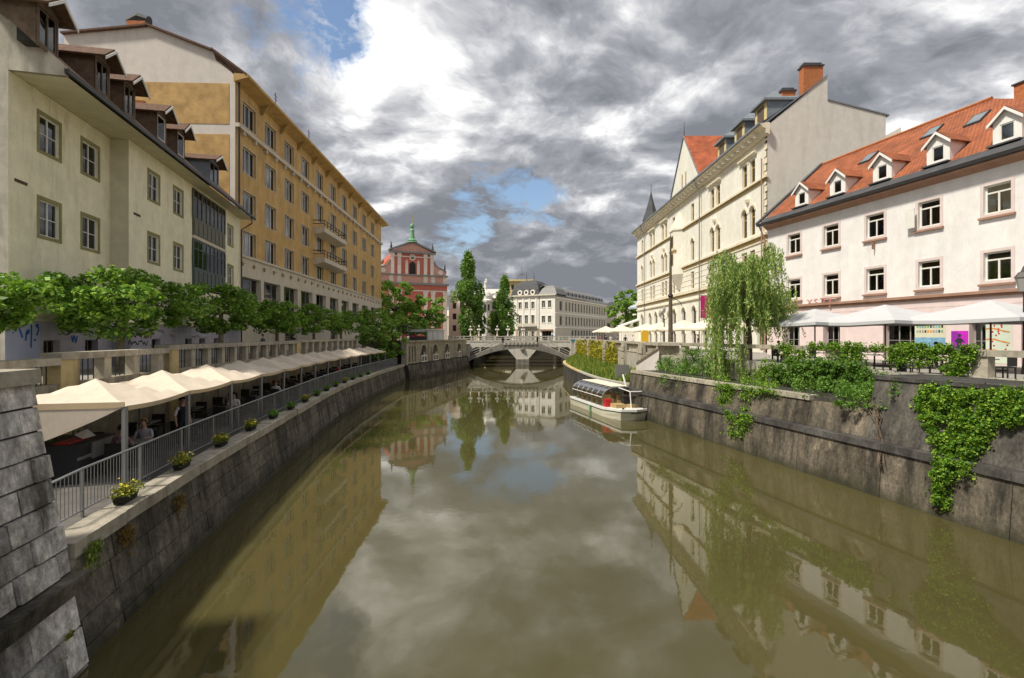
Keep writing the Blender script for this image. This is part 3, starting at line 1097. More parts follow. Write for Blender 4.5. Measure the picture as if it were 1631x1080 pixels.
STY = {
    'cream': dict(mat='window_white', fw=0.06, bars=1, sur=('olive_trim', 0.15, 0.02), rec=0.10, cur=0.75),
    'ochre': dict(mat='window_white', fw=0.08, cols=3, sur=('white_stone_band', 0.07, 0.03), rec=0.22, cur=0.55, blind=0.4, blindm='blind_brown'),
    'shop': dict(mat='window_grey', fw=0.06, cols=3, bars=1, rec=0.45, cur=0.1),
    'pink': dict(mat='window_white', fw=0.09, trans=0.27, sur=('mauve_trim', 0.17, 0.035), sill=('brown_sill', 0.22), rec=0.14, cur=0.9, blind=0.9, curm='curtain'),
    'dormer': dict(mat='window_white', fw=0.06, rec=0.03, cols=1, cur=0.3),
    'dark_dormer': dict(mat='window_brown', fw=0.06, rec=0.03, cols=2, cur=0.4),
    'ivory': dict(mat='window_ochre', fw=0.11, trans=0.3, cols=1, rec=0.22, cur=0.85, blind=0.9, curm='curtain'),
    'ivory_arch': dict(mat='window_ochre', fw=0.10, trans=0.36, cols=1, rec=0.22, cur=0.9, blind=0.9, arch='ivory_facade', archm='ivory_trim'),
    'ivory_shop': dict(mat='window_brown', fw=0.10, trans=0.45, cols=2, rec=0.25, cur=0.1, blind=0.2, arch='ivory_facade', archm='ivory_trim'),
    'far': dict(mat='window_grey', fw=0.12, cols=2, rec=0.22, cur=0.3, sur=('bank_side', 0.14, 0.03)),
    'far_white': dict(mat='window_white', fw=0.10, cols=2, rec=0.22, cur=0.3, sur=('bank_white', 0.2, 0.08)),
    'basement': dict(mat='window_brown', fw=0.06, cols=3, rec=0.25, cur=0.0, blind=0),
}


class Facade:
    def __init__(self, b, x0, x1, z0, z1, mat, y=0.0, name='wall', depth=0.5):
        self.b, self.r, self.mat, self.y, self.name, self.depth = b, (x0, x1, z0, z1), mat, y, name, depth
        self.h = []

    def hole(self, x, z, w, h):
        self.h.append((x - w / 2, x + w / 2, z - h / 2, z + h / 2))

    def win(self, x, z, w, h, style):
        self.hole(x, z, w, h)
        return window(self.b, x, self.y, z, w, h, style)

    def done(self):
        x0, x1, z0, z1 = self.r
        xs = sorted({x0, x1, *[round(v, 4) for q in self.h for v in q[:2] if x0 < v < x1]})
        zs = sorted({z0, z1, *[round(v, 4) for q in self.h for v in q[2:] if z0 < v < z1]})
        mb = MB()
        y, D = self.y, self.depth
        inside = lambda x, z: any(a < x < b and c < z < d for a, b, c, d in self.h)
        for i in range(len(xs) - 1):
            run = None
            for j in range(len(zs)):
                solid = j < len(zs) - 1 and not inside((xs[i] + xs[i + 1]) / 2, (zs[j] + zs[j + 1]) / 2)
                if solid and run is None:
                    run = zs[j]
                if not solid and run is not None:
                    mb.poly([(xs[i], y, run), (xs[i + 1], y, run), (xs[i + 1], y, zs[j]), (xs[i], y, zs[j])])
                    run = None
        for a, b, c, d in self.h:
            for (p, q) in (((a, c), (b, c)), ((b, c), (b, d)), ((b, d), (a, d)), ((a, d), (a, c))):
                mb.poly([(p[0], y, p[1]), (q[0], y, q[1]), (q[0], y + D, q[1]), (p[0], y + D, p[1])])
        return obj(self.name, mb, self.mat, self.b)


def roof_plane(name, pts, mat, parent, thick=0.12):
    """sloping roof slab; pts: eave left, eave right, top right, top left (or 3 points); UV in metres"""
    P = [Vector(p) for p in pts]
    u = (P[1] - P[0]).normalized()
    nrm = u.cross(P[2] - P[1]).normalized()
    v = nrm.cross(u)
    mb = MB()
    mb.prism([tuple(p - nrm * thick) for p in P], tuple(nrm * thick))
    me = mb.mesh(name)
    uv = me.uv_layers.new(name='UVMap')
    for lp in me.loops:
        q = me.vertices[lp.vertex_index].co - P[0]
        uv.data[lp.index].uv = (q.dot(u), q.dot(v))
    return obj(name, me, mat, parent)


def build_cream_house():
    F = Frame(-20.36, 20.3, -0.2102, 0.9777)
    b = thing('cream_house', 'cream plastered house with olive window borders and roof dormers behind the plane trees', 'house', (*F.o, 0), F.rz)
    xs = F.x(175)                      # where the wall steps forward
    xe = F.x(383, -0.9)
    WT = 12.4
    A = Facade(b, 0, xs, 2.3, WT, 'cream_plaster')
    B = Facade(b, xs, xe, 2.3, WT, 'cream_plaster', y=-0.9)
    for px in (79, 144):
        for z in (6.88, 10.63):
            A.win(F.x(px), z, 1.32, 1.58, 'cream')
    for px in (245, 284):
        for z in (6.9, 10.6):
            B.win(F.x(px, -0.9), z, 1.28, 1.6, 'cream')
    for z in (6.9, 10.35):
        B.win(F.x(367, -0.9), z, 1.25, 1.6, 'cream')
    xa, xb = F.x(306, -0.9), F.x(357, -0.9)
    B.hole((xa + xb) / 2, (5.0 + WT) / 2 - 0.1, xb - xa, WT - 5.0 - 0.2)
    A.done(), B.done()
    # return wall of the step, gable ends, plinth
    obj('wall_return', MB().poly([(xs, 0, 2.3), (xs, -0.9, 2.3), (xs, -0.9, WT), (xs, 0, WT)]), 'soffit', b)  # return takes the darker soffit tone, shade put into its colour
    obj('end_wall', MB().poly([(0, 0, 0), (0, 14, 0), (0, 14, 15), (0, 7.0, 21.3), (0, -0.001, 15.0), (0, 0, 12)]), 'shaded_gable', b)
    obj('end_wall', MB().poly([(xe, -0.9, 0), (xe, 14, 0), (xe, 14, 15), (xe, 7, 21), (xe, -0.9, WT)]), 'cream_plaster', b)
    P1 = Facade(b, 0, xs, 0, 2.3, 'lavender_plinth', y=-0.06, name='plinth')
    P2 = Facade(b, xs, xe, 0, 2.3, 'lavender_plinth', y=-0.96, name='plinth')
    for px, f, yo in ((79, P1, 0), (143, P1, 0), (246, P2, -0.9), (298, P2, -0.9), (320, P2, -0.9), (343, P2, -0.9)):
        f.win(F.x(px, yo), 0.98, 1.1, 0.95, 'basement')
    P1.done(), P2.done()
    obj('plinth', MB().poly([(xs, -0.06, 0), (xs, -0.96, 0), (xs, -0.96, 2.3), (xs, -0.06, 2.3)]), 'lavender_plinth', b)
    for k in range(5):                 # plinth courses
        z = 0.25 + 0.42 * k
        for (u, v, yy) in ((0, xs, -0.06), (xs, xe, -0.96)):
            holes = sorted(q[:2] for q in (P1 if yy > -0.5 else P2).h if q[2] < z + 0.4 and q[3] > z)
            a0 = u
            for (h0, h1) in holes + [(v, v)]:
                if h0 - a0 > 0.1:
                    obj('plinth_board', MB().box(a0, h0, yy - 0.03, yy - 0.001, z + 0.02, z + 0.40), 'lavender_plinth', b)
                a0 = h1
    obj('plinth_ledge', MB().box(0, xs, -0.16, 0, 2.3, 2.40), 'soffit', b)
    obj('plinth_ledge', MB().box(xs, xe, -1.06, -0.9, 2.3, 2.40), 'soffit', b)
    # light repainted patch with a spray tag
    x0, x1 = F.x(8, -0.1), F.x(64, -0.1)
    obj('paint_patch', MB().box(x0, x1, -0.10, -0.092, 0.2, 2.2), 'pale_paint_patch', b)
    # boxed eave
    EY = -2.0
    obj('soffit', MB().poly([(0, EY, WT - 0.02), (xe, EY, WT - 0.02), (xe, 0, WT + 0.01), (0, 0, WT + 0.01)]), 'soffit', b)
    obj('eave_end', MB().prism([(-0.02, EY, WT - 0.02), (-0.02, 0, WT + 0.01), (-0.02, 0.0, WT + 2.3), (-0.02, EY, WT + 0.35)], (0.2, 0, 0)), 'shaded_gable', b)
    obj('gutter', MB().box(-0.1, xe + 0.3, EY - 0.16, EY, WT + 0.05, WT + 0.24), 'dark_metal', b)
    SL = 0.93
    rz = lambda y: WT + 0.30 + (y - EY) * SL
    rf = roof_plane('roof', [(0, EY, rz(EY)), (xe + 0.2, EY, rz(EY)), (xe + 0.2, 7.0, rz(7.0)), (0, 7.0, rz(7.0))], 'brown_tile', b)
    roof_plane('roof', [(xe + 0.2, 16, rz(-2)), (0, 16, rz(-2)), (0, 7.0, rz(7.0)), (xe + 0.2, 7.0, rz(7.0))], 'brown_tile', b)
    obj('back_wall', MB().poly([(0, 14, 0), (xe, 14, 0), (xe, 14, 15), (0, 14, 15)]), 'cream_plaster', b)
    # dormers
    for i, (px, w, dk) in enumerate(((76, 1.25, 1), (163, 1.2, 1), (206, 1.15, 1), (257, 1.2, 0), (288, 1.15, 0), (341, 1.9, 2))):
        y = -1.35
        x = F.x(px, y)
        z0 = rz(y) - 0.05
        h = 1.75
        d = obj('dormer', MB().prism([(x - w / 2, y, z0), (x - w / 2, y, z0 + h), (x - w / 2, y + h / SL, z0 + h)], (0.05, 0, 0))
                .prism([(x + w / 2 - 0.05, y, z0), (x + w / 2 - 0.05, y, z0 + h), (x + w / 2 - 0.05, y + h / SL, z0 + h)], (0.05, 0, 0))
                .box(x - w / 2, x + w / 2, y - 0.02, y + 0.04, z0, z0 + 0.16).box(x - w / 2, x + w / 2, y - 0.02, y + 0.04, z0 + h - 0.12, z0 + h)
                .box(x - w / 2, x - w / 2 + 0.1, y - 0.02, y + 0.04, z0 + 0.16, z0 + h - 0.12).box(x + w / 2 - 0.1, x + w / 2, y - 0.02, y + 0.04, z0 + 0.16, z0 + h - 0.12),
                'dormer_board' if dk != 2 else 'zinc', b)
        ww, hh = w - 0.22, h - 0.32
        wd = window(b, x, y - 0.03, z0 + 0.16 + hh / 2, ww, hh, 'dark_dormer' if dk else 'dormer')
        wd.parent = b
        # little gabled roof with light verge boards
        ov, rise = 0.28, 0.5
        ridge = (x, z0 + h + rise)
        yb = y + (h + rise) / SL
        for sg in (-1, 1):
            roof_plane('dormer_roof', [(x + sg * (w / 2 + ov), y - 0.55, z0 + h - 0.22), (x, y - 0.55, ridge[1]), (x, yb, ridge[1]), (x + sg * (w / 2 + ov), yb - 0.4, z0 + h - 0.22)][::sg], 'brown_tile', d, 0.08)
            obj('verge_board', MB().prism([(x + sg * (w / 2 + ov), y - 0.57, z0 + h - 0.34), (x, y - 0.57, ridge[1] - 0.12), (x, y - 0.57, ridge[1] + 0.02), (x + sg * (w / 2 + ov), y - 0.57, z0 + h - 0.20)], (0, -0.05, 0)), 'window_white', d)
        obj('dormer_gable', MB().poly([(x - w / 2, y, z0 + h), (x + w / 2, y, z0 + h), (x, y, ridge[1] - 0.12)]), 'dormer_board', d)
    # brick chimney behind the dormers
    xc = F.x(228, 2.5)
    obj('chimney', MB().box(xc - 0.5, xc + 0.5, 2.2, 2.9, rz(2.2) - 1, rz(2.5) + 1.3), 'red_brick', b)
    # glazed balcony bays, two storeys
    for (z0, zg, z1, m) in ((8.85, 10.05, 12.2, 'dark_green_paint'), (5.1, 6.5, 8.62, 'dark_blue_paint')):
        bay = obj('glazed_balcony', MB().box(xa, xb, -1.0, -0.9, z0, zg).box(xa, xb, -1.02, -0.92, zg, zg + 0.09).box(xa, xb, -1.0, -0.92, z1 - 0.12, z1), m, b)
        n = 8
        for i in range(n + 1):
            xx = xa + (xb - xa) * i / n
            k = 0.07 if i % 2 == 0 else 0.03
            obj('mullion', MB().box(xx - k, xx + k, -1.01, -0.93, zg + 0.09, z1 - 0.12), m, bay)
        obj('transom', MB().box(xa, xb, -0.995, -0.935, z1 - 0.72, z1 - 0.66), m, bay)
        for i in range(n):
            u, v = xa + (xb - xa) * i / n, xa + (xb - xa) * (i + 1) / n
            obj('pane', MB().box(u + 0.06, v - 0.06, -0.968, -0.962, zg + 0.09, z1 - 0.12), 'glass', bay)
            if i % 3 != 1:
                obj('curtain', MB().box(u + 0.08, v - 0.2, -0.80, -0.78, zg + 0.1, z1 - 0.15), 'curtain', bay)
            obj('door_panel', MB().box(u + 0.1, v - 0.1, -1.03, -1.0, z0 + 0.12, zg - 0.12), m, bay)
        obj('bay_back', MB().box(xa, xb, 0.3, 0.35, z0, z1), 'room_dark', bay)
    obj('floor_band', MB().box(xa, xb, -1.05, -0.88, 8.63, 8.84), 'white_stone_band', b)
    # wall vents, downpipe, air conditioner
    for px, py, yo in ((33, 290, 0), (218, 342, -0.9)):
        x, z = F.at(px, py, yo)
        obj('vent_slot', MB().box(x - 0.35, x + 0.35, yo - 0.03, yo + 0.001, z - 0.06, z + 0.06), 'brown_wood', b)
    obj('downpipe', MB().tube([(xe - 0.1, EY + 0.1, WT + 0.1), (xe - 0.1, EY + 0.1, WT - 0.35), (xe - 0.1, -1.02, WT - 1.0), (xe - 0.1, -1.02, 0.2)], 0.06), 'dark_metal', b)
    x, z = F.at(167, 510, -0.3)
    obj('air_conditioner', MB().box(x - 0.5, x + 0.5, -0.5, -0.07, z - 0.3, z + 0.25).box(x - 0.4, x + 0.4, -0.52, -0.5, z - 0.22, z + 0.18), 'window_white', b)
    # spray-paint tags on the plinth: flat strokes of paint
    def tagline(strokes, mat, yo, w=0.05):
        mb = MB()
        for st in strokes:
            pts = [F.at(px, py, yo) for px, py in st]
            for (a, c), (e, g) in zip(pts, pts[1:]):
                L = math.hypot(e - a, g - c) or 1
                nx, nz = -(g - c) / L * w, (e - a) / L * w
                mb.poly([(a + nx, yo, c + nz), (e + nx, yo, g + nz), (e - nx, yo, g - nz), (a - nx, yo, c - nz)])
        obj('graffiti', mb, mat, b)
    tagline([[(29, 516), (32, 527), (36, 538)], [(33, 518), (40, 518)], [(41, 543), (42, 530), (44, 526), (47, 527), (45, 531), (42, 532)], [(50, 517), (50, 535), (49.6, 554)],
             [(62, 517), (57, 518), (62, 523), (60, 531), (58, 534)], [(54, 541), (57, 542)]], 'spray_blue', -0.104)
    tagline([[(11, 519), (16, 522), (20, 518), (24, 523), (28, 521)], [(20, 531), (22, 529)]], 'spray_black', -0.104, 0.03)
    tagline([[(114, 535), (116, 545), (118, 534), (121, 546), (123, 535)]], 'spray_blue', -0.098)
    r = random.Random(5)
    for (xa_, xb_, ya_, m, w) in ((207, 225, 533, 'spray_black', 0.07), (204, 236, 546, 'spray_black', 0.07), (226, 247, 536, 'spray_red', 0.06), (213, 246, 526, 'spray_purple', 0.05), (253, 262, 527, 'spray_purple', 0.04), (270, 278, 534, 'spray_red', 0.06)):
        st, x = [], xa_
        while x < xb_:
            st.append((x, ya_ + r.uniform(-4, 4)))
            x += r.uniform(1.0, 2.2)
        tagline([st], m, -0.998, w * 0.6)
    for (px0, px1, py) in ((92, 112, 532), (128, 135, 530), (305, 318, 535)):
        st = [(px0 + (px1 - px0) * i / 6, py + r.uniform(-3, 3)) for i in range(7)]
        tagline([st], 'spray_black', -0.098 if px0 < 170 else -0.998, 0.02)
    return b


build_cream_house()


def build_ochre_block():
    F = Frame(-25.9, 47.0, -0.0387, 1.0)
    b = thing('ochre_block', 'tall ochre office block with rows of wide windows and two balconies', 'building', (*F.o, 0), F.rz)
    Lx = F.x(607)
    EV = 25.6
    W = Facade(b, 0, Lx, 9.2, EV, 'ochre_plaster', depth=0.6)
    B = Facade(b, 0, Lx, 0, 9.19, 'white_stone_band', y=-0.12, name='base_wall', depth=0.6)
    cols = [397, 431, 461, 486.5, 509.5, 530.5, 548.5, 565, 580, 593.5]
    for k, px in enumerate(cols):
        x = F.x(px)
        for z, h in ((23.2, 2.3), (18.75, 2.5), (14.5, 2.5), (10.75, 2.3) if False else (10.6, 2.5)):
            W.win(x, z, 2.7, h, 'ochre')
        B.win(x + 0.2, 5.75, 4.1, 3.2, 'shop')
        B.win(x + 0.2, 1.9, 3.6, 2.6, 'shop') if k % 3 == 2 else None
    W.done(), B.done()
    # sill band under the top row on corbels
    obj('sill_band', MB().box(0, Lx, -0.38, -0.002, 21.25, 21.62), 'white_stone_band', b)
    cor = MB().box(-0.14, 0.14, -0.32, -0.003, -0.38, 0).mesh('corbel')
    for i in range(int(Lx / 2.4)):
        obj('corbel', cor, 'white_stone_band', b, (1.2 + 2.4 * i, 0, 21.247))
    obj('base_moulding', MB().box(-0.05, Lx, -0.30, -0.001, 9.2, 9.42), 'white_stone_band', b)
    br = MB().box(-0.04, 0.04, -0.16, -0.002, -0.2, 0.2).box(-0.55, 0.55, -0.18, -0.14, 0.03, 0.08).mesh('gilt_bracket')
    for i in range(int(Lx / 2.3)):
        obj('gilt_bracket', br, 'gilt_bracket', b, (1.0 + 2.3 * i, -0.12, 8.55))
    # eave with brackets, roof
    obj('eave', MB().prism([(-0.3, 0, EV - 0.25), (-0.3, -1.35, EV + 0.15), (-0.3, -1.35, EV + 0.42), (-0.3, 0, EV + 0.5)], (Lx + 1.6, 0, 0)), 'ochre_plaster', b)
    eb = MB().prism([(-0.08, -0.002, EV - 1.1), (-0.08, -0.28, EV - 0.95), (-0.08, -0.9, EV - 0.02), (-0.08, -0.002, EV - 0.26)], (0.16, 0, 0)).mesh('eave_bracket')
    for i in range(len(cols)):
        x = F.x(cols[i]) + 2.45
        if x < Lx:
            obj('eave_bracket', eb, 'ochre_trim', b, (x, 0, 0))
    prof = [(0.0, 25.9), (2.0, 28.35), (8.0, 30.5), (15.6, 29.5)]
    for (ya, za), (yb, zb) in zip(prof, prof[1:]):
        roof_plane('roof', [(-0.35, ya if ya else -1.2, za if ya else EV + 0.5), (Lx + 0.9, ya if ya else -1.2, za if ya else EV + 0.5), (Lx + 0.9, yb, zb + 0.1), (-0.35, yb, zb + 0.1)], 'brown_tile', b, 0.16)
    # gable end towards the camera: whitewashed with two rough ochre panels
    g = obj('gable_wall', MB().poly([(0, 0, 0), (0, 0, 25.9), (0, 2.0, 28.3), (0, 8.0, 30.45), (0, 15.5, 29.45), (0, 15.5, 0)]), 'grey_white_plaster', b)
    ya, yb = 0.55, 13.5
    for z0, z1 in ((21.45, 25.25), (9, 20.5)):
        obj('rough_panel', MB().box(-0.03, -0.001, ya, yb, z0, z1), 'ochre_rough', g)
    obj('gable_notch', MB().prism([(-0.035, 0.2, 26.25), (-0.035, 1.75, 27.4), (-0.035, 2.0, 28.2), (-0.035, 0.25, 26.4)], (0.03, 0, 0)), 'brown_wood', g)
    obj('downpipe', MB().tube([(0.12, -0.3, EV), (0.12, -0.3, 20), (0.12, -0.3, 0.2)], 0.09), 'dark_metal', b)
    obj('chimney', MB().box(0.6, 1.4, 8.6, 10.3, 29.6, 31.3), 'red_brick', b)
    obj('chimney_cap', MB().tube([(1.0, 8.5, 31.5), (1.0, 9.4, 31.75), (1.0, 10.4, 31.3)], [0.45, 0.5, 0.4], 8), 'slate', b)
    obj('end_wall', MB().poly([(Lx, 0, 0), (Lx, 0, 25.9), (Lx, 2.0, 28.3), (Lx, 8.0, 30.45), (Lx, 15.5, 29.45), (Lx, 15.5, 0)]), 'ochre_plaster', b)
    # balconies
    x0, x1 = F.x(509.5) - 2.6, F.x(530.5) + 1.9
    for zf in (16.0, 11.95):
        bc = obj('balcony', MB().prism([(x0, 0, zf - 0.75), (x0, -1.5, zf - 0.35), (x0, -1.5, zf + 0.25), (x0, 0, zf + 0.25)], (x1 - x0, 0, 0)), 'white_stone_band', b)
        obj('balcony_rail', MB().tube([(x0, 0, zf + 1.2), (x0, -1.45, zf + 1.2), (x1, -1.45, zf + 1.2), (x1, 0, zf + 1.2)], 0.06, 6)
            .tube([(x0, 0, zf + 0.75), (x0, -1.45, zf + 0.75), (x1, -1.45, zf + 0.75), (x1, 0, zf + 0.75)], 0.05, 6), 'dark_metal', bc)
        for i in range(9):
            x = x0 + (x1 - x0) * i / 8
            obj('baluster', MB().box(x - 0.04, x + 0.04, -1.49, -1.41, zf + 0.25, zf + 1.2), 'dark_metal', bc)
    # roof garden tufts
    for px in (445, 497):
        x = F.x(px, -1)
        obj('roof_aerial', MB().tube([(x, -0.6, 26.2), (x, -0.6, 28.0)], 0.035, 5).box(x - 0.4, x + 0.4, -0.62, -0.58, 27.6, 27.66).box(x - 0.3, x + 0.3, -0.62, -0.58, 27.2, 27.25), 'dark_metal', b)
    return b


build_ochre_block()


def build_ivory_palace():
    XD = 24.7
    F = Frame(XD, FPX * XD / (1015 - CX), 0, -1)
    b = thing('ivory_palace', 'tall ivory palace with paired windows, orange cross gable and slate dormers', 'building', (*F.o, 0), F.rz)
    Lx = F.x(1222)
    EV = 21.9
    W = Facade(b, 0, Lx, 0, EV, 'ivory_facade', depth=0.6)
    R = ((18.45, 2.6, 'ivory'), (13.5, 3.0, 'ivory_arch'), (9.3, 2.3, 'ivory'))
    for px in (1192, 1139, 1058, 1039):
        for z, h, s in R:
            for sg in (-0.88, 0.88):
                W.win(F.x(px) + sg, z, 1.12, h, s)
    for px in (1103, 1073, 1023):
        for z, h, s in R:
            if not (px == 1073 and z > 0 and False):
                W.win(F.x(px), z, 1.1, h, s)
    gx = [F.x(p) for p in (1023, 1035.7, 1045, 1056, 1074, 1089, 1105.5)]
    gx += [gx[-1] + 3.9 + 3.6 * i for i in range(5)]
    for x in gx:
        if x < Lx - 1:
            W.win(x, 4.4, 1.5, 2.7, 'ivory_shop')
            W.win(x, 1.45, 1.5, 2.4, 'ivory_shop')
    W.done()
    # string courses and plinth bands: profile boxes running along the front
    for z, h, p, m in ((17.0, 0.22, 0.28, 'ivory_trim'), (16.78, 0.2, 0.14, 'ochre_trim'), (11.45, 0.24, 0.30, 'ivory_trim'), (11.2, 0.22, 0.14, 'ochre_trim'),
                       (10.9, 0.12, 0.10, 'ivory_trim'), (7.55, 0.26, 0.30, 'ivory_trim'), (7.3, 0.2, 0.14, 'ochre_trim'), (6.55, 0.2, 0.2, 'ivory_trim'), (20.6, 0.16, 0.12, 'ivory_trim')):
        obj('string_course', MB().box(-0.1, Lx + p * 0.7, -p, -0.002, z, z + h), m, b)
    for k in range(4):                 # rustication of the piano nobile
        z = 7.95 + 0.72 * k
        obj('rustic_joint', MB().box(0, Lx, -0.035, -0.001, z, z + 0.06), 'ivory_trim', b)
    # main cornice with modillions
    obj('cornice', MB().prism([(-0.4, 0, EV - 0.9), (-0.4, -0.35, EV - 0.75), (-0.4, -0.4, EV - 0.35), (-0.4, -0.95, EV - 0.1), (-0.4, -0.95, EV + 0.12), (-0.4, 0, EV + 0.25)], (Lx + 0.9, 0, 0)), 'ivory_trim', b)
    mo = MB().box(-0.16, 0.16, -0.75, -0.36, -0.42, -0.02).mesh('modillion')
    for i in range(int(Lx / 1.25)):
        obj('modillion', mo, 'ivory_facade', b, (0.6 + 1.25 * i, 0, EV - 0.22))
    obj('gutter', MB().box(-0.4, Lx + 0.6, -1.12, -0.952, EV + 0.0, EV + 0.2), 'zinc', b)
    for px in (1118, 1029):
        x = F.x(px)
        obj('downpipe', MB().tube([(x, -1.0, EV), (x, -0.95, EV - 0.6), (x, -0.34, EV - 1.3), (x, -0.34, 0.2)], 0.075), 'grey_metal', b)
    x = Lx - 0.5
    obj('downpipe', MB().tube([(x, -0.3, 19), (x, -0.3, 0.2)], 0.07), 'brown_sill', b)
    # quoins on the near corner
    q = MB().box(-0.45, 0.04, -0.06, -0.002, 0, 0.55).mesh('quoin')
    for i in range(18):
        o = obj('quoin', q, 'ivory_trim', b, (Lx - (0 if i % 2 else 0.15), 0, 8.2 + 0.68 * i))
    # hood moulds over top windows
    for px in (1192, 1139, 1058, 1039):
        x = F.x(px)
        obj('hood_mould', MB().prism([(x - 1.9, -0.002, 20.05), (x - 1.9, -0.35, 20.2), (x - 1.9, -0.35, 20.36), (x - 1.9, -0.002, 20.42)], (3.8, 0, 0)), 'ivory_trim', b)
        obj('window_column', MB().lathe([(0.16, -1.3), (0.10, -1.15), (0.095, 1.0), (0.2, 1.25), (0.2, 1.35)], (x, 0.02, 18.4), 8), 'ivory_trim', b)
        obj('ornament', MB().lathe([(0.02, -0.5), (0.34, -0.2), (0.42, 0.1), (0.25, 0.4), (0.03, 0.55)], (x, 0.05, 15.75), 8), 'ivory_trim', b)
    # roof (slate) and party wall with stepped profile
    obj('end_wall', MB().poly([(0, 0, 0), (0, 0, EV), (0, 5.6, EV + 4.8), (0, 13, EV + 1), (0, 13, 0)]), 'ivory_facade', b)
    obj('back_wall', MB().poly([(0, 13, 0), (Lx, 13, 0), (Lx, 13, EV), (0, 13, EV)]), 'party_wall', b)
    pw = [(0, 0), (0, EV + 0.1)]
    for px, py in ((1318, 121), (1318, 160), (1411, 184)):
        pw.append(((px - CX) * (F.o[1] - Lx) / FPX - XD, EYE + (HY - py) * (F.o[1] - Lx) / FPX))
    pw.append((pw[-1][0], 0))
    obj('party_wall', MB().prism([(Lx, y, z) for y, z in pw], (-0.35, 0, 0)), 'party_wall', b)
    (ya, za), (yb, zb), (yc, zc), (yd, zd) = pw[1:5]
    obj('wall_coping', MB().prism([(Lx + 0.08, ya - 0.6, za - 0.1), (Lx + 0.08, yb, zb + 0.02), (Lx + 0.08, yb, zb + 0.14), (Lx + 0.08, ya - 0.6, za + 0.05)], (-0.55, 0, 0)), 'zinc', b)
    obj('wall_coping', MB().prism([(Lx + 0.08, yc, zc + 0.01), (Lx + 0.08, yd + 0.3, zd - 0.05), (Lx + 0.08, yd + 0.3, zd + 0.08), (Lx + 0.08, yc, zc + 0.14)], (-0.55, 0, 0)), 'zinc', b)
    roof_plane('roof', [(-0.4, -1.0, EV + 0.2), (Lx - 0.36, -1.0, EV + 0.2), (Lx - 0.36, yb, zb - 0.25), (-0.4, yb, zb - 0.25)], 'slate', b)
    roof_plane('roof', [(Lx - 0.36, yd, zd - 0.2), (-0.4, yd, zd - 0.2), (-0.4, yc, zc - 0.2), (Lx - 0.36, yc, zc - 0.2)], 'slate', b)
    # brick chimneys rising behind the party wall
    for px0, px1, pyt, pyb in ((1242, 1267, 141, 176), (1276, 1311, 101, 152)):
        Yc = F.o[1] - Lx + 0.6
        u0, u1 = (px0 - CX) * Yc / FPX - XD, (px1 - CX) * Yc / FPX - XD
        zt, zb_ = EYE + (HY - pyt) * Yc / FPX, EYE + (HY - pyb) * Yc / FPX - 1.0
        c = obj('chimney', MB().box(Lx - 1.45, Lx - 0.6, u0 + 0.25, u1, zb_, zt - 0.25), 'red_brick', b)
        obj('chimney_cap', MB().box(Lx - 1.55, Lx - 0.5, u0 + 0.15, u1 + 0.1, zt - 0.25, zt - 0.1).box(Lx - 1.4, Lx - 0.65, u0 + 0.3, u1 - 0.1, zt - 0.1, zt + 0.12), 'slate', c)
    # cross gable
    xg0, xg1 = F.x(1068.5), F.x(1117.5)
    xm = (xg0 + xg1) / 2
    zg = F.at(1087, 223)[1]
    gb = obj('gable', MB().prism([(xg0, -0.12, EV - 0.5), (xg1, -0.12, EV - 0.5), (xg1, -0.12, EV + 0.3), (xm, -0.12, zg), (xg0, -0.12, EV + 0.3)], (0, 0.4, 0)), 'ivory_facade', b)
    for sg in (-1, 1):
        e = xg0 if sg < 0 else xg1
        roof_plane('gable_roof', [(e + sg * 0.1, -0.2, EV + 0.2), (e + sg * 0.1, 9.5, EV + 0.2), (xm, 9.5, zg + 0.1), (xm, -0.2, zg + 0.1)][::-sg], 'red_tile', gb)
        obj('verge', MB().prism([(e + sg * 0.12, -0.28, EV + 0.1), (xm, -0.28, zg), (xm, -0.28, zg + 0.25), (e + sg * 0.12, -0.28, EV + 0.32)], (0, 0.14, 0)), 'zinc', gb)
    for k in (-0.75, 0.75):
        obj('gable_slot', MB().box(xm + k - 0.22, xm + k + 0.22, -0.135, -0.10, EV + 0.5, EV + 3.0), 'window_ochre', gb)
    obj('finial', MB().tube([(xm, -0.1, zg), (xm, -0.1, zg + 2.2)], [0.07, 0.02], 6), 'dark_metal', gb)
    # oriel with pointed roof
    xo = F.x(1083)
    oc = [(-1.5, 0), (-0.95, -1.15), (0.95, -1.15), (1.5, 0)]
    ring = lambda k, z: [(xo + x * k, y * k - 0.01, z) for x, y in oc]
    orl = MB()
    for (ka, za_), (kb, zb_) in zip([(0.15, 8.4), (1.0, 10.6), (1.0, 16.9), (1.12, 17.0), (1.12, 17.3), (0.05, 19.9)], [(1.0, 10.6), (1.0, 16.9), (1.12, 17.0), (1.12, 17.3), (0.05, 19.9)]):
        A, B2 = ring(ka, za_), ring(kb, zb_)
        for i in range(3):
            orl.poly([A[i], A[i + 1], B2[i + 1], B2[i]], 1 if zb_ > 18 else 0)
    oo = obj('oriel', orl, ['ivory_facade', 'ivory_trim'], b)
    for z in (12.8, 15.4):
        obj('oriel_pane', MB().box(xo - 0.55, xo + 0.55, -1.19, -1.15, z - 0.9, z + 0.9), 'window_ochre', oo)
        obj('oriel_glass', MB().box(xo - 0.42, xo + 0.42, -1.20, -1.191, z - 0.75, z + 0.75), 'room_dark', oo)
    obj('oriel_band', MB().box(xo - 1.15, xo + 1.15, -1.28, -0.9, 13.9, 14.15), 'ochre_trim', oo)
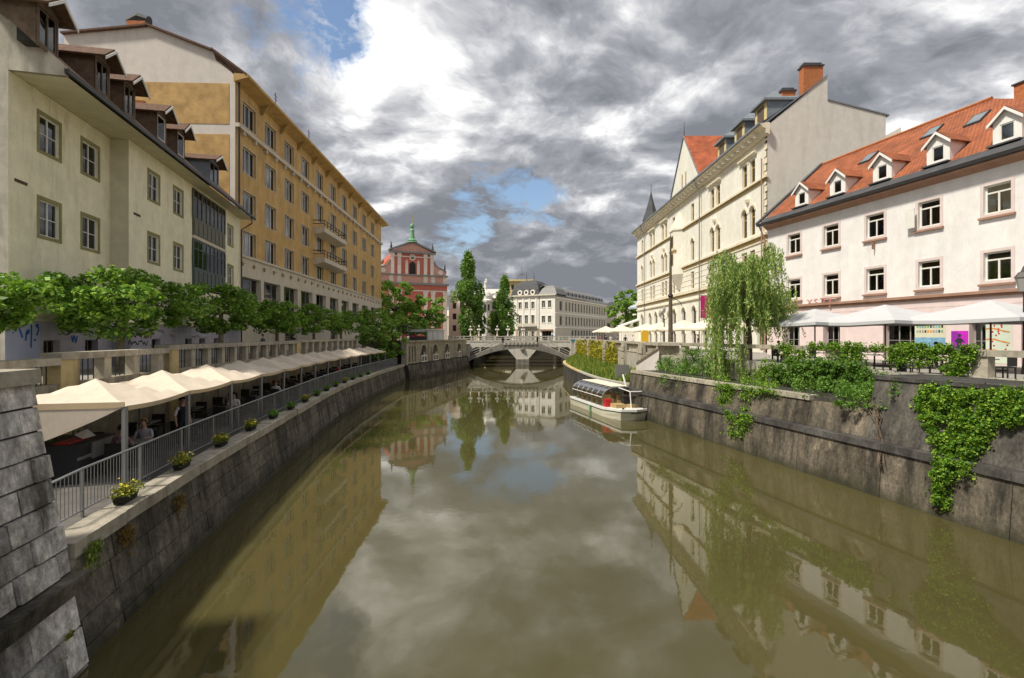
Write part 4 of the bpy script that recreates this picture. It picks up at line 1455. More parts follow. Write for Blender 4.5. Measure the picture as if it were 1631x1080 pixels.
    # slate dormers along the eave
    for px in (1212, 1178, 1150):
        y = 0.3
        x = F.x(px, y)
        z0 = EV + 0.6
        w, h = 2.5, 2.2
        d = obj('dormer', MB().box(x - w / 2 + 0.08, x + w / 2 - 0.08, y - 0.02, y + 0.03, z0, z0 + h), 'pale_yellow', b)
        for e in (x - w / 2, x + w / 2 - 0.08):
            obj('dormer_cheek', MB().prism([(e, y, z0), (e, y, z0 + h), (e, y + 3.2, z0 + h)], (0.08, 0, 0)), 'zinc', d)
        obj('dormer_window', MB().box(x - 0.65, x + 0.65, y - 0.05, y - 0.02, z0 + 0.35, z0 + h - 0.2), 'window_brown', d)
        obj('dormer_cornice', MB().box(x - w / 2 - 0.25, x + w / 2 + 0.25, y - 0.4, y + 3.0, z0 + h, z0 + h + 0.22), 'zinc', d)
        A = [(x - w / 2 - 0.2, y - 0.35, z0 + h + 0.22), (x + w / 2 + 0.2, y - 0.35, z0 + h + 0.22), (x + w / 2 + 0.2, y + 3, z0 + h + 0.22), (x - w / 2 - 0.2, y + 3, z0 + h + 0.22)]
        T = [(x - 0.5, y + 1.0, z0 + h + 1.25), (x + 0.5, y + 1.0, z0 + h + 1.25), (x + 0.5, y + 2, z0 + h + 1.25), (x - 0.5, y + 2, z0 + h + 1.25)]
        obj('dormer_roof', MB().hexa(A + T), 'zinc', d)
    # corner spire at the far end
    xs_, zs_ = F.at(1037, 350, 3.0)
    obj('spire', MB().lathe([(1.75, -1.5), (1.7, 0), (1.1, 1.6), (0.5, 3.6), (0.06, 5.6), (0.05, 7.0), (0.0, 7.1)], (xs_, 3.0, zs_), 8), 'slate', b)
    # magenta banner hung from the wall
    x = F.x(1138)
    flag = MB()
    z1, z0 = F.at(1123, 474)[1], F.at(1123, 508)[1]
    flag.box(x - 0.03, x + 0.03, -1.7, -0.35, z0, z1)
    o = tag(obj('banner', flag, 'magenta_cloth'), 'magenta banner hanging from the ivory palace beside the willow', 'banner')
    o.location, o.rotation_euler = (*F.o, 0), (0, 0, F.rz)
    obj('banner_pole', MB().tube([(x, 0.0, z1 + 0.02), (x, -1.8, z1 + 0.04)], 0.03, 6), 'dark_metal', o)
    return b


build_ivory_palace()


def build_white_house():
    F = Frame(22.9, 45.0, 0.247, -0.969)
    b = thing('white_house', 'white and pale pink house with orange tiled roof and five white gabled dormers', 'house', (*F.o, 0), F.rz)
    Lx = 23.8
    EV = 11.45
    W = Facade(b, 0, Lx, 4.05, EV, 'white_pink_facade')
    B = Facade(b, 0, Lx, 0, 4.04, 'pink_base', y=-0.05, name='base_wall')
    cols = [F.x(p) for p in (1265, 1324, 1394, 1480, 1588.5)]
    cols.append(cols[-1] + 3.6)
    for k, x in enumerate(cols):
        for z in (5.58, 9.38):
            W.win(x, z, 1.3, 1.62, 'pink')
    for px, w in ((1262, 1.6), (1325, 1.5), (1434, 2.3), (1560, 1.0), (1650, 1.2)):
        x = F.x(px)
        B.win(x, 1.35, w, 2.5, 'ivory_shop' if False else 'shop')
    W.done(), B.done()
    for k in range(8):
        obj('base_groove', MB().box(0, Lx, -0.062, -0.051, 0.5 + 0.42 * k, 0.53 + 0.42 * k), 'mauve_trim', b) if k > 5 else None
    obj('base_cornice', MB().box(-0.05, Lx, -0.28, -0.001, 4.05, 4.22).box(-0.05, Lx, -0.16, -0.052, 3.9, 4.045), 'brown_sill', b)
    obj('eave_cornice', MB().prism([(-0.1, -0.001, EV - 0.35), (-0.1, -0.3, EV - 0.1), (-0.1, -0.5, EV), (-0.1, -0.001, EV)], (Lx, 0, 0)), 'brown_sill', b)
    obj('gutter', MB().box(-0.5, Lx + 0.5, -0.78, -0.45, EV + 0.02, EV + 0.22), 'dark_metal', b)
    obj('downpipe', MB().tube([(-0.3, -0.6, EV), (-0.2, -0.3, EV - 0.8), (-0.15, -0.15, EV - 1.2), (-0.15, -0.15, 0.2)], 0.07), 'brown_sill', b)
    # roof: front slope with hipped near end
    H = 6.0
    RY = 6.4
    eave = EV + 0.2
    xr = F.at(1580, 161, RY)[0]
    roof_plane('roof', [(-0.35, -0.6, eave), (Lx + 0.5, -0.6, eave), (xr, RY, eave + H), (-0.35, RY, eave + H)], 'orange_tile', b, 0.14)
    roof_plane('roof', [(Lx + 0.5, -0.6, eave), (Lx + 0.5, 13.2, eave), (xr, RY, eave + H)], 'orange_tile', b, 0.14)
    roof_plane('roof', [(Lx + 0.5, 13.2, eave), (-0.35, 13.2, eave), (-0.35, RY, eave + H), (xr, RY, eave + H)], 'orange_tile', b, 0.14)
    obj('ridge_tiles', MB().tube([(-0.4, RY, eave + H + 0.03), (xr, RY, eave + H + 0.03)], 0.13, 8), 'red_brick', b)
    obj('verge_flashing', MB().prism([(-0.62, -0.75, eave - 0.02), (-0.62, RY, eave + H), (-0.62, RY, eave + H + 0.2), (-0.62, -0.75, eave + 0.2)], (0.34, 0, 0)), 'slate', b)
    obj('end_wall', MB().poly([(0, 0, 0), (0, 12.6, 0), (0, 12.6, EV), (0, RY, eave + H - 0.2), (0, 0, EV)]), 'white_pink_facade', b)
    obj('end_wall', MB().poly([(Lx, 0, 0), (Lx, 12.6, 0), (Lx, 12.6, EV), (Lx, 0, EV)]), 'white_pink_facade', b)
    sl = H / (RY + 0.6)
    rz = lambda y: eave + (y + 0.6) * sl
    # snow guard / flashing strip at the eave
    obj('eave_flashing', MB().prism([(-0.3, -0.62, rz(-0.62) + 0.02), (Lx, -0.62, rz(-0.62) + 0.02), (Lx, 0.05, rz(0.05) + 0.03), (-0.3, 0.05, rz(0.05) + 0.03)], (0, 0, 0.03)), 'slate', b)
    for i, px in enumerate((1277, 1334, 1405, 1494, 1604)):
        y = 0.25
        x = F.x(px, y)
        w, h, rise = 1.35, 1.35, 0.62
        z0 = rz(y) - 0.02
        d = obj('dormer', MB().prism([(x - w / 2, y, z0), (x - w / 2, y, z0 + h), (x - w / 2, y + h / sl, z0 + h)], (0.06, 0, 0))
                .prism([(x + w / 2 - 0.06, y, z0), (x + w / 2 - 0.06, y, z0 + h), (x + w / 2 - 0.06, y + h / sl, z0 + h)], (0.06, 0, 0))
                .box(x - w / 2 + 0.06, x - 0.34, y, y + 0.06, z0, z0 + h).box(x + 0.34, x + w / 2 - 0.06, y, y + 0.06, z0, z0 + h)
                .box(x - 0.34, x + 0.34, y, y + 0.06, z0, z0 + 0.22).box(x - 0.34, x + 0.34, y, y + 0.06, z0 + h - 0.2, z0 + h)
                .prism([(x - w / 2, y, z0 + h), (x + w / 2, y, z0 + h), (x, y, z0 + h + rise)], (0, 0.06, 0)), 'white_paint', b)
        window(b, x, y + 0.0, z0 + 0.22 + (h - 0.42) / 2, 0.68, h - 0.42, 'dormer')
        yb = y + (h + rise) / sl
        for sg in (-1, 1):
            e = x + sg * (w / 2 + 0.16)
            roof_plane('dormer_roof', [(e, y - 0.18, z0 + h - 0.14), (x, y - 0.18, z0 + h + rise + 0.04), (x, yb, z0 + h + rise + 0.04), (e, yb - rise / sl - 0.1, z0 + h - 0.14)][::sg], 'orange_tile', d, 0.07)
            obj('verge_board', MB().prism([(e + sg * 0.02, y - 0.24, z0 + h - 0.28), (x, y - 0.24, z0 + h + rise - 0.10), (x, y - 0.24, z0 + h + rise + 0.07), (e + sg * 0.02, y - 0.24, z0 + h - 0.10)], (0, 0.07, 0)), 'white_paint', d)
        obj('dormer_flashing', MB().box(x - w / 2 - 0.1, x + w / 2 + 0.1, y - 0.35, y + 0.1, z0 - 0.06, z0 + 0.03), 'slate', d)
    # roof windows
    for px, py in ((1383, 253), (1484, 212), (1556, 191)):
        # on the slope plane
        best = None
        for k in range(60):
            y = 0.5 + 0.1 * k
            x, z = F.at(px, py, y)
            e = abs(z - rz(y))
            if best is None or e < best[0]:
                best = (e, x, y)
        _, x, y = best
        q = lambda xx, yy, o: (xx, yy, rz(yy) + o)
        obj('roof_window', MB().prism([q(x - 0.5, y - 0.5, 0.02), q(x + 0.5, y - 0.5, 0.02), q(x + 0.5, y + 0.5, 0.02), q(x - 0.5, y + 0.5, 0.02)], (0, 0, 0.1)), 'dark_metal', b)
        obj('roof_window_glass', MB().prism([q(x - 0.4, y - 0.4, 0.125), q(x + 0.4, y - 0.4, 0.125), q(x + 0.4, y + 0.4, 0.125), q(x - 0.4, y + 0.4, 0.125)], (0, 0, 0.01)), 'zinc', b)
    c = obj('chimney', MB().box(xr + 0.5, xr + 2.1, RY + 1.2, RY + 2.2, eave + H - 2.5, eave + H + 0.75), 'red_brick', b)
    obj('chimney_cap', MB().box(xr + 0.4, xr + 2.2, RY + 1.1, RY + 2.3, eave + H + 0.75, eave + H + 0.85), 'slate', c)
    # open casement of one window, flower rack
    x = cols[3]
    obj('open_casement', MB().box(x - 1.25, x - 0.66, -0.34, -0.30, 8.60, 9.85), 'window_white', b)
    obj('sign_bracket', MB().box(cols[2] - 0.02, cols[2] + 0.02, -0.3, -0.05, 7.7, 8.2), 'brown_sill', b)
    # wall sign letters, seen between two rails
    x0, z0 = F.at(1287, 487)
    x1, z1 = F.at(1335, 481)
    s = thing('wall_sign', 'pink metal sign letters on two rails under the windows of the white house', 'sign', F.w(x0, -0.18, z0 - 0.05), F.rz)
    obj('rail', MB().box(0, x1 - x0, -0.02, 0.02, 0.10, 0.14).box(0, x1 - x0, -0.02, 0.02, 0.42, 0.46), 'mauve_trim', s)
    for i, ch in enumerate('XS2J'):
        cu = bpy.data.curves.new('letter', 'FONT')
        cu.body = ch
        cu.size = 0.78
        cu.extrude = 0.02
        tmp = bpy.data.objects.new('letter_tmp', cu)
        COL.objects.link(tmp)
        me = bpy.data.meshes.new_from_object(tmp.evaluated_get(bpy.context.evaluated_depsgraph_get()))
        bpy.data.objects.remove(tmp)
        for v in me.vertices:
            v.co = (v.co.x, -0.04 - v.co.z, v.co.y)
        me.materials.clear()
        obj('letter', me, 'sign_pink', s, ((x1 - x0) * (0.04 + 0.25 * i), 0, 0))
    # posters and painted panels on the base wall
    def panel(px0, px1, z0, z1, mat, yo=-0.07):
        a, c = F.x(px0, yo), F.x(px1, yo)
        return a, c, MB().box(a, c, yo, yo + 0.015, z0, z1)
    a, c, mb = panel(1457, 1506, 0.5, 2.45, None)
    o = tag(obj('mosaic_poster', mb, 'poster_cream'), 'cream and blue wall poster with rows of small coloured marks', 'poster')
    o.location, o.rotation_euler = (*F.o, 0), (0, 0, F.rz)
    obj('poster_field', MB().box(a + 0.02, c - 0.02, -0.076, -0.0705, 0.52, 1.55), 'poster_blue', o)
    r = random.Random(3)
    for i in range(10):
        for j in range(2):
            xx, zz = a + 0.12 + (c - a - 0.2) * i / 10, 1.85 + 0.3 * j
            obj('poster_mark', MB().box(xx, xx + 0.11, -0.075, -0.0705, zz, zz + 0.16), r.choice(['poster_orange', 'poster_blue', 'sign_pink', 'spray_black', 'verdigris']), o)
    a, c, mb = panel(1515, 1542, 0.25, 1.95, None)
    o = tag(obj('purple_poster', mb, 'poster_magenta'), 'purple poster with a dark dancing figure on the pink base wall', 'poster')
    o.location, o.rotation_euler = (*F.o, 0), (0, 0, F.rz)
    obj('poster_shade', MB().box(a, a + 0.42 * (c - a), -0.074, -0.0705, 0.3, 1.9), 'poster_purple', o)
    m_ = (a + c) / 2
    fig = MB().poly([(m_ - 0.28, -0.078, 1.35), (m_ - 0.05, -0.078, 1.55), (m_ + 0.1, -0.078, 1.52), (m_ + 0.32, -0.078, 1.25), (m_ + 0.12, -0.078, 1.3), (m_ + 0.12, -0.078, 0.55), (m_ + 0.02, -0.078, 0.5), (m_ - 0.02, -0.078, 0.9), (m_ - 0.1, -0.078, 0.5), (m_ - 0.18, -0.078, 0.55), (m_ - 0.12, -0.078, 1.25)])
    fig.poly([(m_ + 0.1 * math.cos(g), -0.078, 1.68 + 0.11 * math.sin(g)) for g in [i * math.pi / 5 for i in range(10)]])
    obj('poster_figure', fig, 'spray_black', o)
    a, c, mb = panel(1570, 1612, 0.1, 2.5, None)
    o = tag(obj('floral_panel', mb, 'poster_mint'), 'mint green wall panel with orange branches and red dots', 'panel')
    o.location, o.rotation_euler = (*F.o, 0), (0, 0, F.rz)
    for zz in (0.75, 1.35, 1.95):
        st = [(a + 0.02, zz + 0.1), (a + 0.4, zz + 0.12), (a + 0.8, zz - 0.02), (a + 1.15, zz - 0.1)]
        q = MB()
        for (u, v), (s_, t_) in zip(st, st[1:]):
            q.poly([(u, -0.076, v - 0.05), (s_, -0.076, t_ - 0.03), (s_, -0.076, t_ + 0.03), (u, -0.076, v + 0.05)])
        obj('branch', q, 'poster_orange', o)
    for i in range(14):
        xx, zz = r.uniform(a + 0.3, c - 0.15), r.uniform(0.4, 2.3)
        obj('dot', MB().poly([(xx + 0.05 * math.cos(g), -0.0775, zz + 0.05 * math.sin(g)) for g in [k * math.pi / 4 for k in range(8)]]), 'red_plastic', o)
    return b


build_white_house()


def build_bank():
    """white savings-bank building with two fronts beyond the bridge"""
    A = (12.0, 140.0)
    nx, ny = 0.49, 0.872
    Ls = 44.0
    Lf = 14.4
    F = Frame(A[0] - Lf * ny, A[1] + Lf * nx, ny, -nx)
    b = thing('bank_building', 'white corner building with dark domed roof and a long side wing beyond the bridge', 'building', (*F.o, 0), F.rz)
    EV = 13.0
    W = Facade(b, 0, Lf, 0, EV, 'bank_white', depth=0.6)
    xs = [F.x(p) for p in (828.5, 838.5, 848.8)]
    for x in xs:
        for z, h, s in ((10.4, 2.0, 'far_white'), (6.3, 2.6, 'far_white'), (1.6, 2.8, 'far_white')):
            W.win(x, z, 1.05, h, s)
    for x in [F.x(p) for p in (865.5, 875.3)]:
        for z in (10.6, 6.3):
            W.win(x, z, 1.05, 2.0, 'far_white')
    xg = F.x(870.5)
    W.win(xg, 1.6, 3.0, 2.8, 'shop')
    W.done()
    obj('sandstone_base', MB().box(0, F.x(857), -0.2, -0.01, 3.35, 3.7).box(F.x(822), F.x(824), -0.2, -0.01, 0, 3.35).box(F.x(833), F.x(834.2), -0.2, -0.01, 0, 3.35).box(F.x(843), F.x(844.5), -0.2, -0.01, 0, 3.35).box(F.x(854), F.x(857), -0.2, -0.01, 0, 3.35), 'sand_wall', b)
    obj('balcony', MB().box(F.x(824), F.x(855), -0.9, -0.02, 4.3, 4.5).box(F.x(824), F.x(855), -0.92, -0.85, 4.5, 5.2), 'bank_side', b)
    pl = MB().box(-0.22, 0.22, -0.16, -0.003, 4.6, 12.4).mesh('pilaster')
    for px in (823, 833.5, 843.5, 854):
        obj('pilaster', pl, 'bank_white', b, (F.x(px), 0, 0))
    obj('joint_strip', MB().box(F.x(858), F.x(859.5), -0.03, -0.003, 0, EV), 'window_grey', b)
    obj('cornice', MB().box(-0.5, Lf + 0.4, -0.55, 0.2, EV, EV + 0.4), 'bank_side', b)
    obj('shop_fascia', MB().box(xg - 2.0, xg + 2.0, -0.35, -0.02, 3.1, 3.5), 'brown_sill', b)
    # mansards: dark dome over the left part, grey over the corner pavilion
    xd0, xd1 = 0.3, F.x(859)
    dome = MB()
    prof = [(0, 0.4), (0.35, 2.0), (1.1, 3.6), (2.2, 4.6), (3.4, 4.9)]
    rings = []
    for k, z in prof:
        rings.append([(xd0 + k, k, EV + z), (xd1 - k, k, EV + z), (xd1 - k, 9 - k, EV + z), (xd0 + k, 9 - k, EV + z)])
    for P, Q in zip(rings, rings[1:]):
        for i in range(4):
            j = (i + 1) % 4
            dome.poly([P[i], P[j], Q[j], Q[i]])
    dome.poly(rings[-1])
    d = obj('dome_roof', dome, 'slate', b)
    for x in xs:
        obj('oculus_dormer', MB().prism([(x + 0.75 * math.cos(g), -0.25, EV + 1.1 + 0.75 * math.sin(g)) for g in [k * math.pi / 6 for k in range(12)]], (0, 1.2, 0)), 'bank_white', d)
        obj('oculus', MB().prism([(x + 0.4 * math.cos(g), -0.27, EV + 1.1 + 0.4 * math.sin(g)) for g in [k * math.pi / 6 for k in range(12)]], (0, 0.03, 0)), 'room_dark', d)
    for sx in (xd0 + 3.4, xd1 - 3.4):
        obj('finial', MB().tube([(sx, 3.4, EV + 4.8), (sx, 3.4, EV + 7.4)], [0.12, 0.03], 6), 'dark_metal', d)
    xp0, xp1 = F.x(860), Lf + 0.3
    mp = []
    for k, z in ((-0.3, 0.4), (0.5, 2.0), (1.2, 2.7), (2.1, 3.0)):
        mp.append([(xp0 + k, k, EV + z), (xp1 - k, k, EV + z), (xp1 - k, 7 - k, EV + z), (xp0 + k, 7 - k, EV + z)])
    pv = MB()
    for P, Q in zip(mp, mp[1:]):
        for i in range(4):
            j = (i + 1) % 4
            pv.poly([P[i], P[j], Q[j], Q[i]])
    pv.poly(mp[-1])
    obj('pavilion_roof', pv, 'grey_panel', b)
    # side wing: its own rotated wall plane expressed in the building frame (local +y direction)
    S = thing('bank_wing', 'long pale side wing of the white corner building with two rows of tall windows', 'building', (*A, 0), math.atan2(ny, nx))
    FS = Frame(A[0], A[1], nx, ny)
    W = Facade(S, 0.05, Ls, 0, EV - 0.1, 'bank_side', depth=0.5)
    pxs = [893.3] + [902 + 5.1 * i - 0.055 * i * i for i in range(15)]
    for k, p in enumerate(pxs):
        x = FS.x(p)
        if x < Ls - 1:
            for z, h in ((10.2, 2.6), (6.0, 2.6)):
                W.win(x, z, 1.3 if k else 1.9, h, 'far')
            if k > 2:
                W.win(x, 1.9, 1.5, 2.8, 'far')
    W.done()
    for z, p in ((3.9, 0.3), (8.0, 0.15), (12.2, 0.35)):
        obj('string_course', MB().box(0.06, Ls, -p, -0.003, z, z + 0.3), 'bank_white', S)
    roof_plane('roof', [(0, -0.5, EV), (Ls, -0.5, EV), (Ls - 1, 4.5, EV + 3.3), (2, 4.5, EV + 3.3)], 'grey_panel', S)
    roof_plane('roof', [(Ls, 10, EV), (0, 10, EV), (2, 4.5, EV + 3.3), (Ls - 1, 4.5, EV + 3.3)], 'grey_panel', S)
    obj('end_wall', MB().poly([(Ls, 0, 0), (Ls, 10, 0), (Ls, 10, EV), (Ls, 0, EV)]), 'bank_side', S)
    for k in range(13):
        x = 4 + 3.0 * k
        obj('dormer', MB().prism([(x - 0.5, 0.2, EV + 0.45), (x + 0.5, 0.2, EV + 0.45), (x + 0.5, 0.2, EV + 1.25), (x, 0.2, EV + 1.7), (x - 0.5, 0.2, EV + 1.25)], (0, 2.0, 0)), 'slate', S)
    # rear yellow house and darker neighbour
    y = tag(obj('yellow_rear_house', MB().box(-0.8, 6.5, 172, 182, 0, 20.3).box(-1.6, 7.4, 171, 183, 20.3, 20.9), 'pale_yellow'), 'pale yellow flat-topped house rising behind the dark dome', 'house')
    obj('window', MB().box(-0.2, 0.6, 171.9, 171.99, 17.6, 19.2), 'room_dark', y)
    obj('mast', MB().tube([(3.4, 174, 20.9), (3.4, 174, 25.5)], 0.10, 6).box(2.6, 4.2, 173.9, 174.1, 22.6, 23.2), 'grey_metal', y)
    g = tag(obj('grey_end_house', MB().box(33.0, 40, 180, 200, 0, 12.3), 'bank_side'), 'small grey house at the far end of the pale side wing', 'house')
    obj('roof', MB().prism([(32.6, 179.6, 12.3), (40.4, 179.6, 12.3), (36.5, 183, 14.2)], (0, 20, 0)), 'slate', g)
    for k in range(2):
        for z in (4.2, 8.6):
            obj('window', MB().box(34.2 + 2.2 * k, 35.2 + 2.2 * k, 179.9, 179.99, z, z + 2), 'room_dark', g)
    # turreted cream house between the poplars
    t = thing('turret_house', 'cream corner house with statue-topped turret between the two poplars', 'house', (-8.2, 150, 0), 0.0)
    W = Facade(t, -6.0, 5.5, 0, 13.0, 'sand_wall', y=1.6)
    for x in (-4.5, -2.2, 2.6, 4.4):
        for z in (3.0, 7.0, 10.8):
            W.win(x, z, 1.1, 2.0, 'far')
    W.done()
    obj('side_wall', MB().box(5.5, 5.9, 1.6, 14, 0, 13).box(-6.4, -6.0, 1.6, 14, 0, 13), 'sand_wall', t)
    obj('roof', MB().hexa([(-6.5, 1.2, 13), (6, 1.2, 13), (6, 14, 13), (-6.5, 14, 13), (-5, 4, 16), (4.5, 4, 16), (4.5, 12, 16), (-5, 12, 16)]), 'pier_stone', t)
    tr = obj('turret', MB().lathe([(2.1, 0), (2.1, 11.6), (2.4, 11.8), (2.4, 12.3), (1.9, 12.6), (1.9, 13.6), (1.5, 14.6), (0.8, 15.3), (0.5, 15.6), (0.5, 16.4), (0, 16.5)], (0.2, 1.2, 0), 14), 'bank_white', t)
    for g in (-0.5, 0.0, 0.5):
        for z in (5.2, 9.2):
            c_, s_ = math.sin(g) * 2.12, -math.cos(g) * 2.12
            obj('turret_window', MB().box(0.2 + c_ - 0.33, 0.2 + c_ + 0.33, 1.2 + s_ - 0.05, 1.2 + s_ + 0.3, z, z + 1.8), 'room_dark', tr)
    obj('statue', MB().lathe([(0.35, 16.4), (0.28, 17.2), (0.36, 17.8), (0.12, 18.2), (0.2, 18.5), (0.0, 18.8)], (0.2, 1.2, 0), 8).box(0.25, 0.7, 1.1, 1.3, 17.6, 18.9), 'bank_white', tr)
    w = tag(obj('white_side_house', MB().box(-20.5, -15, 163, 175, 0, 14.5).prism([(-20.8, 162.8, 14.5), (-14.7, 162.8, 14.5), (-17.7, 162.8, 17.0)], (0, 12, 0)), 'bank_white'), 'white gabled house between the red church and the tall poplar', 'house')
    for k in range(2):
        for z in (3.2, 7.0, 10.5):
            obj('window', MB().box(-19.2 + 2.3 * k, -18.1 + 2.3 * k, 162.9, 162.99, z, z + 1.9), 'room_dark', w)
    bl = tag(obj('slate_rear_roof', MB().box(-40, 60, 235, 250, 0, 11).prism([(-40, 234.6, 11), (-40, 242, 14), (-40, 250.4, 11)], (100, 0, 0)), 'bank_side'), 'long low grey-roofed block closing the view behind the square', 'building')


build_bank()


def build_church():
    F = Frame(-29.7 - 10.6 * 0.927, 150 - 10.6 * 0.375, 0.927, 0.375)
    b = thing('red_church', 'red and white baroque church front with green statue and pediment', 'church', (*F.o, 0), F.rz)
    C = 10.6
    x0, x1 = 0.0, 21.2
    u0, u1 = C - 6.5, C + 6.5         # upper storey
    zc1, zc2, zp = 16.9, 19.6, 26.2    # lower cornice, upper base, pediment base
    obj('lower_wall', MB().box(x0, x1, 0, 18, 0, zc1), 'church_red', b)
    obj('attic', MB().box(x0 + 0.2, x1 - 0.2, 0.1, 18, zc1 + 0.6, zc2), 'church_pink', b)
    obj('upper_wall', MB().box(u0, u1, 0.15, 14, zc2 + 0.4, zp), 'church_red', b)
    obj('pediment', MB().prism([(u0, 0.1, zp + 0.5), (u1, 0.1, zp + 0.5), (C, 0.1, zp + 3.3)], (0, 1.0, 0)), 'church_pink', b)
    for z, h, a, c, p in ((zc1, 0.6, x0 - 0.4, x1 + 0.4, 0.6), (zc1 - 1.9, 0.35, x0 - 0.1, x1 + 0.1, 0.3), (zc2, 0.4, x0 - 0.2, x1 + 0.2, 0.5), (zp, 0.5, u0 - 0.5, u1 + 0.5, 0.6), (zp - 1.1, 0.25, u0, u1, 0.25)):
        obj('cornice', MB().box(a, c, -p, 0.6, z, z + h), 'grey_panel' if p > 0.4 else 'church_white', b)
    for sg in (-1, 1):
        e = u0 - 0.6 if sg < 0 else u1 + 0.6
        obj('raking_cornice', MB().prism([(e, -0.5, zp + 0.5), (C, -0.5, zp + 3.35), (C, -0.5, zp + 3.85), (e, -0.5, zp + 0.95)], (0, 1.6, 0)), 'grey_panel', b)
        # scroll shoulders
        s = lambda x: C + sg * x
        pts = [(s(6.5), 0.1, zc2 + 0.4), (s(10.3), 0.1, zc2 + 0.4), (s(10.3), 0.1, zc2 + 1.4), (s(9.0), 0.1, zc2 + 2.3), (s(7.7), 0.1, zc2 + 2.7), (s(6.9), 0.1, zc2 + 3.6), (s(6.5), 0.1, zc2 + 4.6)]
        sh = obj('scroll_shoulder', MB().prism(pts, (0, 1.2, 0)), 'church_pink', b)
        obj('scroll_edge', MB().tube([(s(10.4), 0.0, zc2 + 1.5), (s(9.0), 0.0, zc2 + 2.4), (s(7.7), 0.0, zc2 + 2.8), (s(6.9), 0.0, zc2 + 3.7), (s(6.6), 0.0, zc2 + 4.6)], 0.2, 6), 'grey_panel', sh)
        obj('scroll_boss', MB().prism([(s(8.6) + 0.75 * math.cos(g), -0.06, zc2 + 1.35 + 0.75 * math.sin(g)) for g in [k * math.pi / 6 for k in range(12)]], (0, 0.2, 0)), 'church_white', sh)
        obj('corner_spire', MB().lathe([(0.45, 0), (0.5, 0.5), (0.28, 0.8), (0.32, 1.3), (0.03, 3.0)], (s(6.2), 0.5, zp + 0.6), 8), 'slate', b)
        obj('corner_spire', MB().lathe([(0.4, 0), (0.45, 0.4), (0.25, 0.7), (0.28, 1.1), (0.03, 2.8)], (s(10.0), 0.5, zc2 + 1.4), 8), 'slate', b)
    for x in (-5.9, -3.9, 3.9, 5.9):
        obj('pilaster', MB().box(C + x - 0.5, C + x + 0.5, -0.15, 0.14, zc2 + 0.4, zp - 1.1).box(C + x - 0.62, C + x + 0.62, -0.22, 0.14, zp - 1.1, zp - 0.02), 'church_white', b)
    for x in (-9.9, -6.2, -3.9, 3.9, 6.2, 9.9):
        obj('pilaster', MB().box(C + x - 0.6, C + x + 0.6, -0.25, -0.002, 0, zc1 - 1.95).box(C + x - 0.75, C + x + 0.75, -0.32, -0.002, zc1 - 2.6, zc1 - 1.95), 'church_white', b)
        obj('attic_panel', MB().box(C + x - 0.6, C + x + 0.6, -0.04, 0.09, zc1 + 0.62, zc2 - 0.02), 'church_white', b)
    # central window with its aedicule, oculus
    n = 10
    arch = [(C - 0.95, 0.1, zc2 + 0.5), (C + 0.95, 0.1, zc2 + 0.5)] + [(C + 0.95 * math.cos(g), 0.1, zc2 + 3.2 + 0.95 * math.sin(g)) for g in [math.pi * k / n for k in range(n + 1)]]
    obj('arched_window', MB().prism(arch, (0, 0.04, 0)), 'room_dark', b)
    for x in (-1.75, 1.75):
        obj('window_pillar', MB().box(C + x - 0.4, C + x + 0.4, -0.1, 0.14, zc2 + 0.45, zc2 + 3.7).lathe([(0.3, 0), (0.4, 0.5), (0.15, 0.9), (0.0, 1.1)], (C + x, 0.1, zc2 + 3.7), 8), 'church_white', b)
    obj('oculus_ring', MB().prism([(C + 0.95 * math.cos(g), 0.0, zc2 + 5.5 + 0.95 * math.sin(g)) for g in [k * math.pi / 8 for k in range(16)]], (0, 0.14, 0)), 'church_white', b)
    obj('oculus', MB().prism([(C + 0.55 * math.cos(g), -0.03, zc2 + 5.5 + 0.55 * math.sin(g)) for g in [k * math.pi / 8 for k in range(16)]], (0, 0.028, 0)), 'room_dark', b)
    for x in (-8, 8):
        ni = obj('niche', MB().box(C + x - 0.85, C + x + 0.85, -0.14, -0.004, 4.5, 9.0).prism([(C + x - 1.1, -0.2, 9.0), (C + x + 1.1, -0.2, 9.0), (C + x, -0.2, 9.9)], (0, 0.19, 0)), 'church_pink', b)
        obj('niche_recess', MB().box(C + x - 0.5, C + x + 0.5, -0.16, -0.142, 5.0, 8.5), 'sand_wall', ni)
        obj('plaque', MB().box(C + x - 0.7, C + x + 0.7, -0.12, -0.004, 11.2, 12.3), 'church_white', b)
    obj('portal', MB().box(C - 1.8, C + 1.8, -0.2, -0.004, 0, 6.0), 'church_white', b)
    # copper statue group with halo and cross
    st = obj('madonna_statue', MB().lathe([(1.7, 0), (1.3, 0.3), (1.45, 0.6), (0.85, 1.1), (0.75, 2.0), (0.62, 3.0), (0.7, 3.6), (0.4, 4.1), (0.35, 4.3)], (C, 0.6, zp + 3.4), 12)
             .lathe([(0.3, 0), (0.62, 0.35), (0.72, 0.8), (0.55, 1.25), (0.1, 1.5), (0, 1.55)], (C, 0.6, zp + 7.6), 10), 'verdigris', b)
    obj('halo_cross', MB().tube([(C, 0.6, zp + 9.1), (C, 0.6, zp + 12.0)], 0.06, 6).box(C - 0.5, C + 0.5, 0.55, 0.65, zp + 11.2, zp + 11.35).lathe([(0, -0.35), (0.3, -0.1), (0.3, 0.2), (0, 0.4)], (C, 0.6, zp + 10.0), 8), 'gold', st)
    # nave roof behind
    roof_plane('roof', [(u0, 1.2, zp), (u0, 30, zp), (C, 30, zp + 3.2), (C, 1.2, zp + 3.2)][::-1], 'red_tile', b)
    roof_plane('roof', [(u1, 1.2, zp), (u1, 30, zp), (C, 30, zp + 3.2), (C, 1.2, zp + 3.2)], 'red_tile', b)
    obj('aisle_roof', MB().prism([(x0, 1.3, zc2 + 0.1), (u0, 1.3, zp - 1.5), (u0, 1.3, zc2 + 0.1)], (0, 16, 0)), 'red_brick', b)


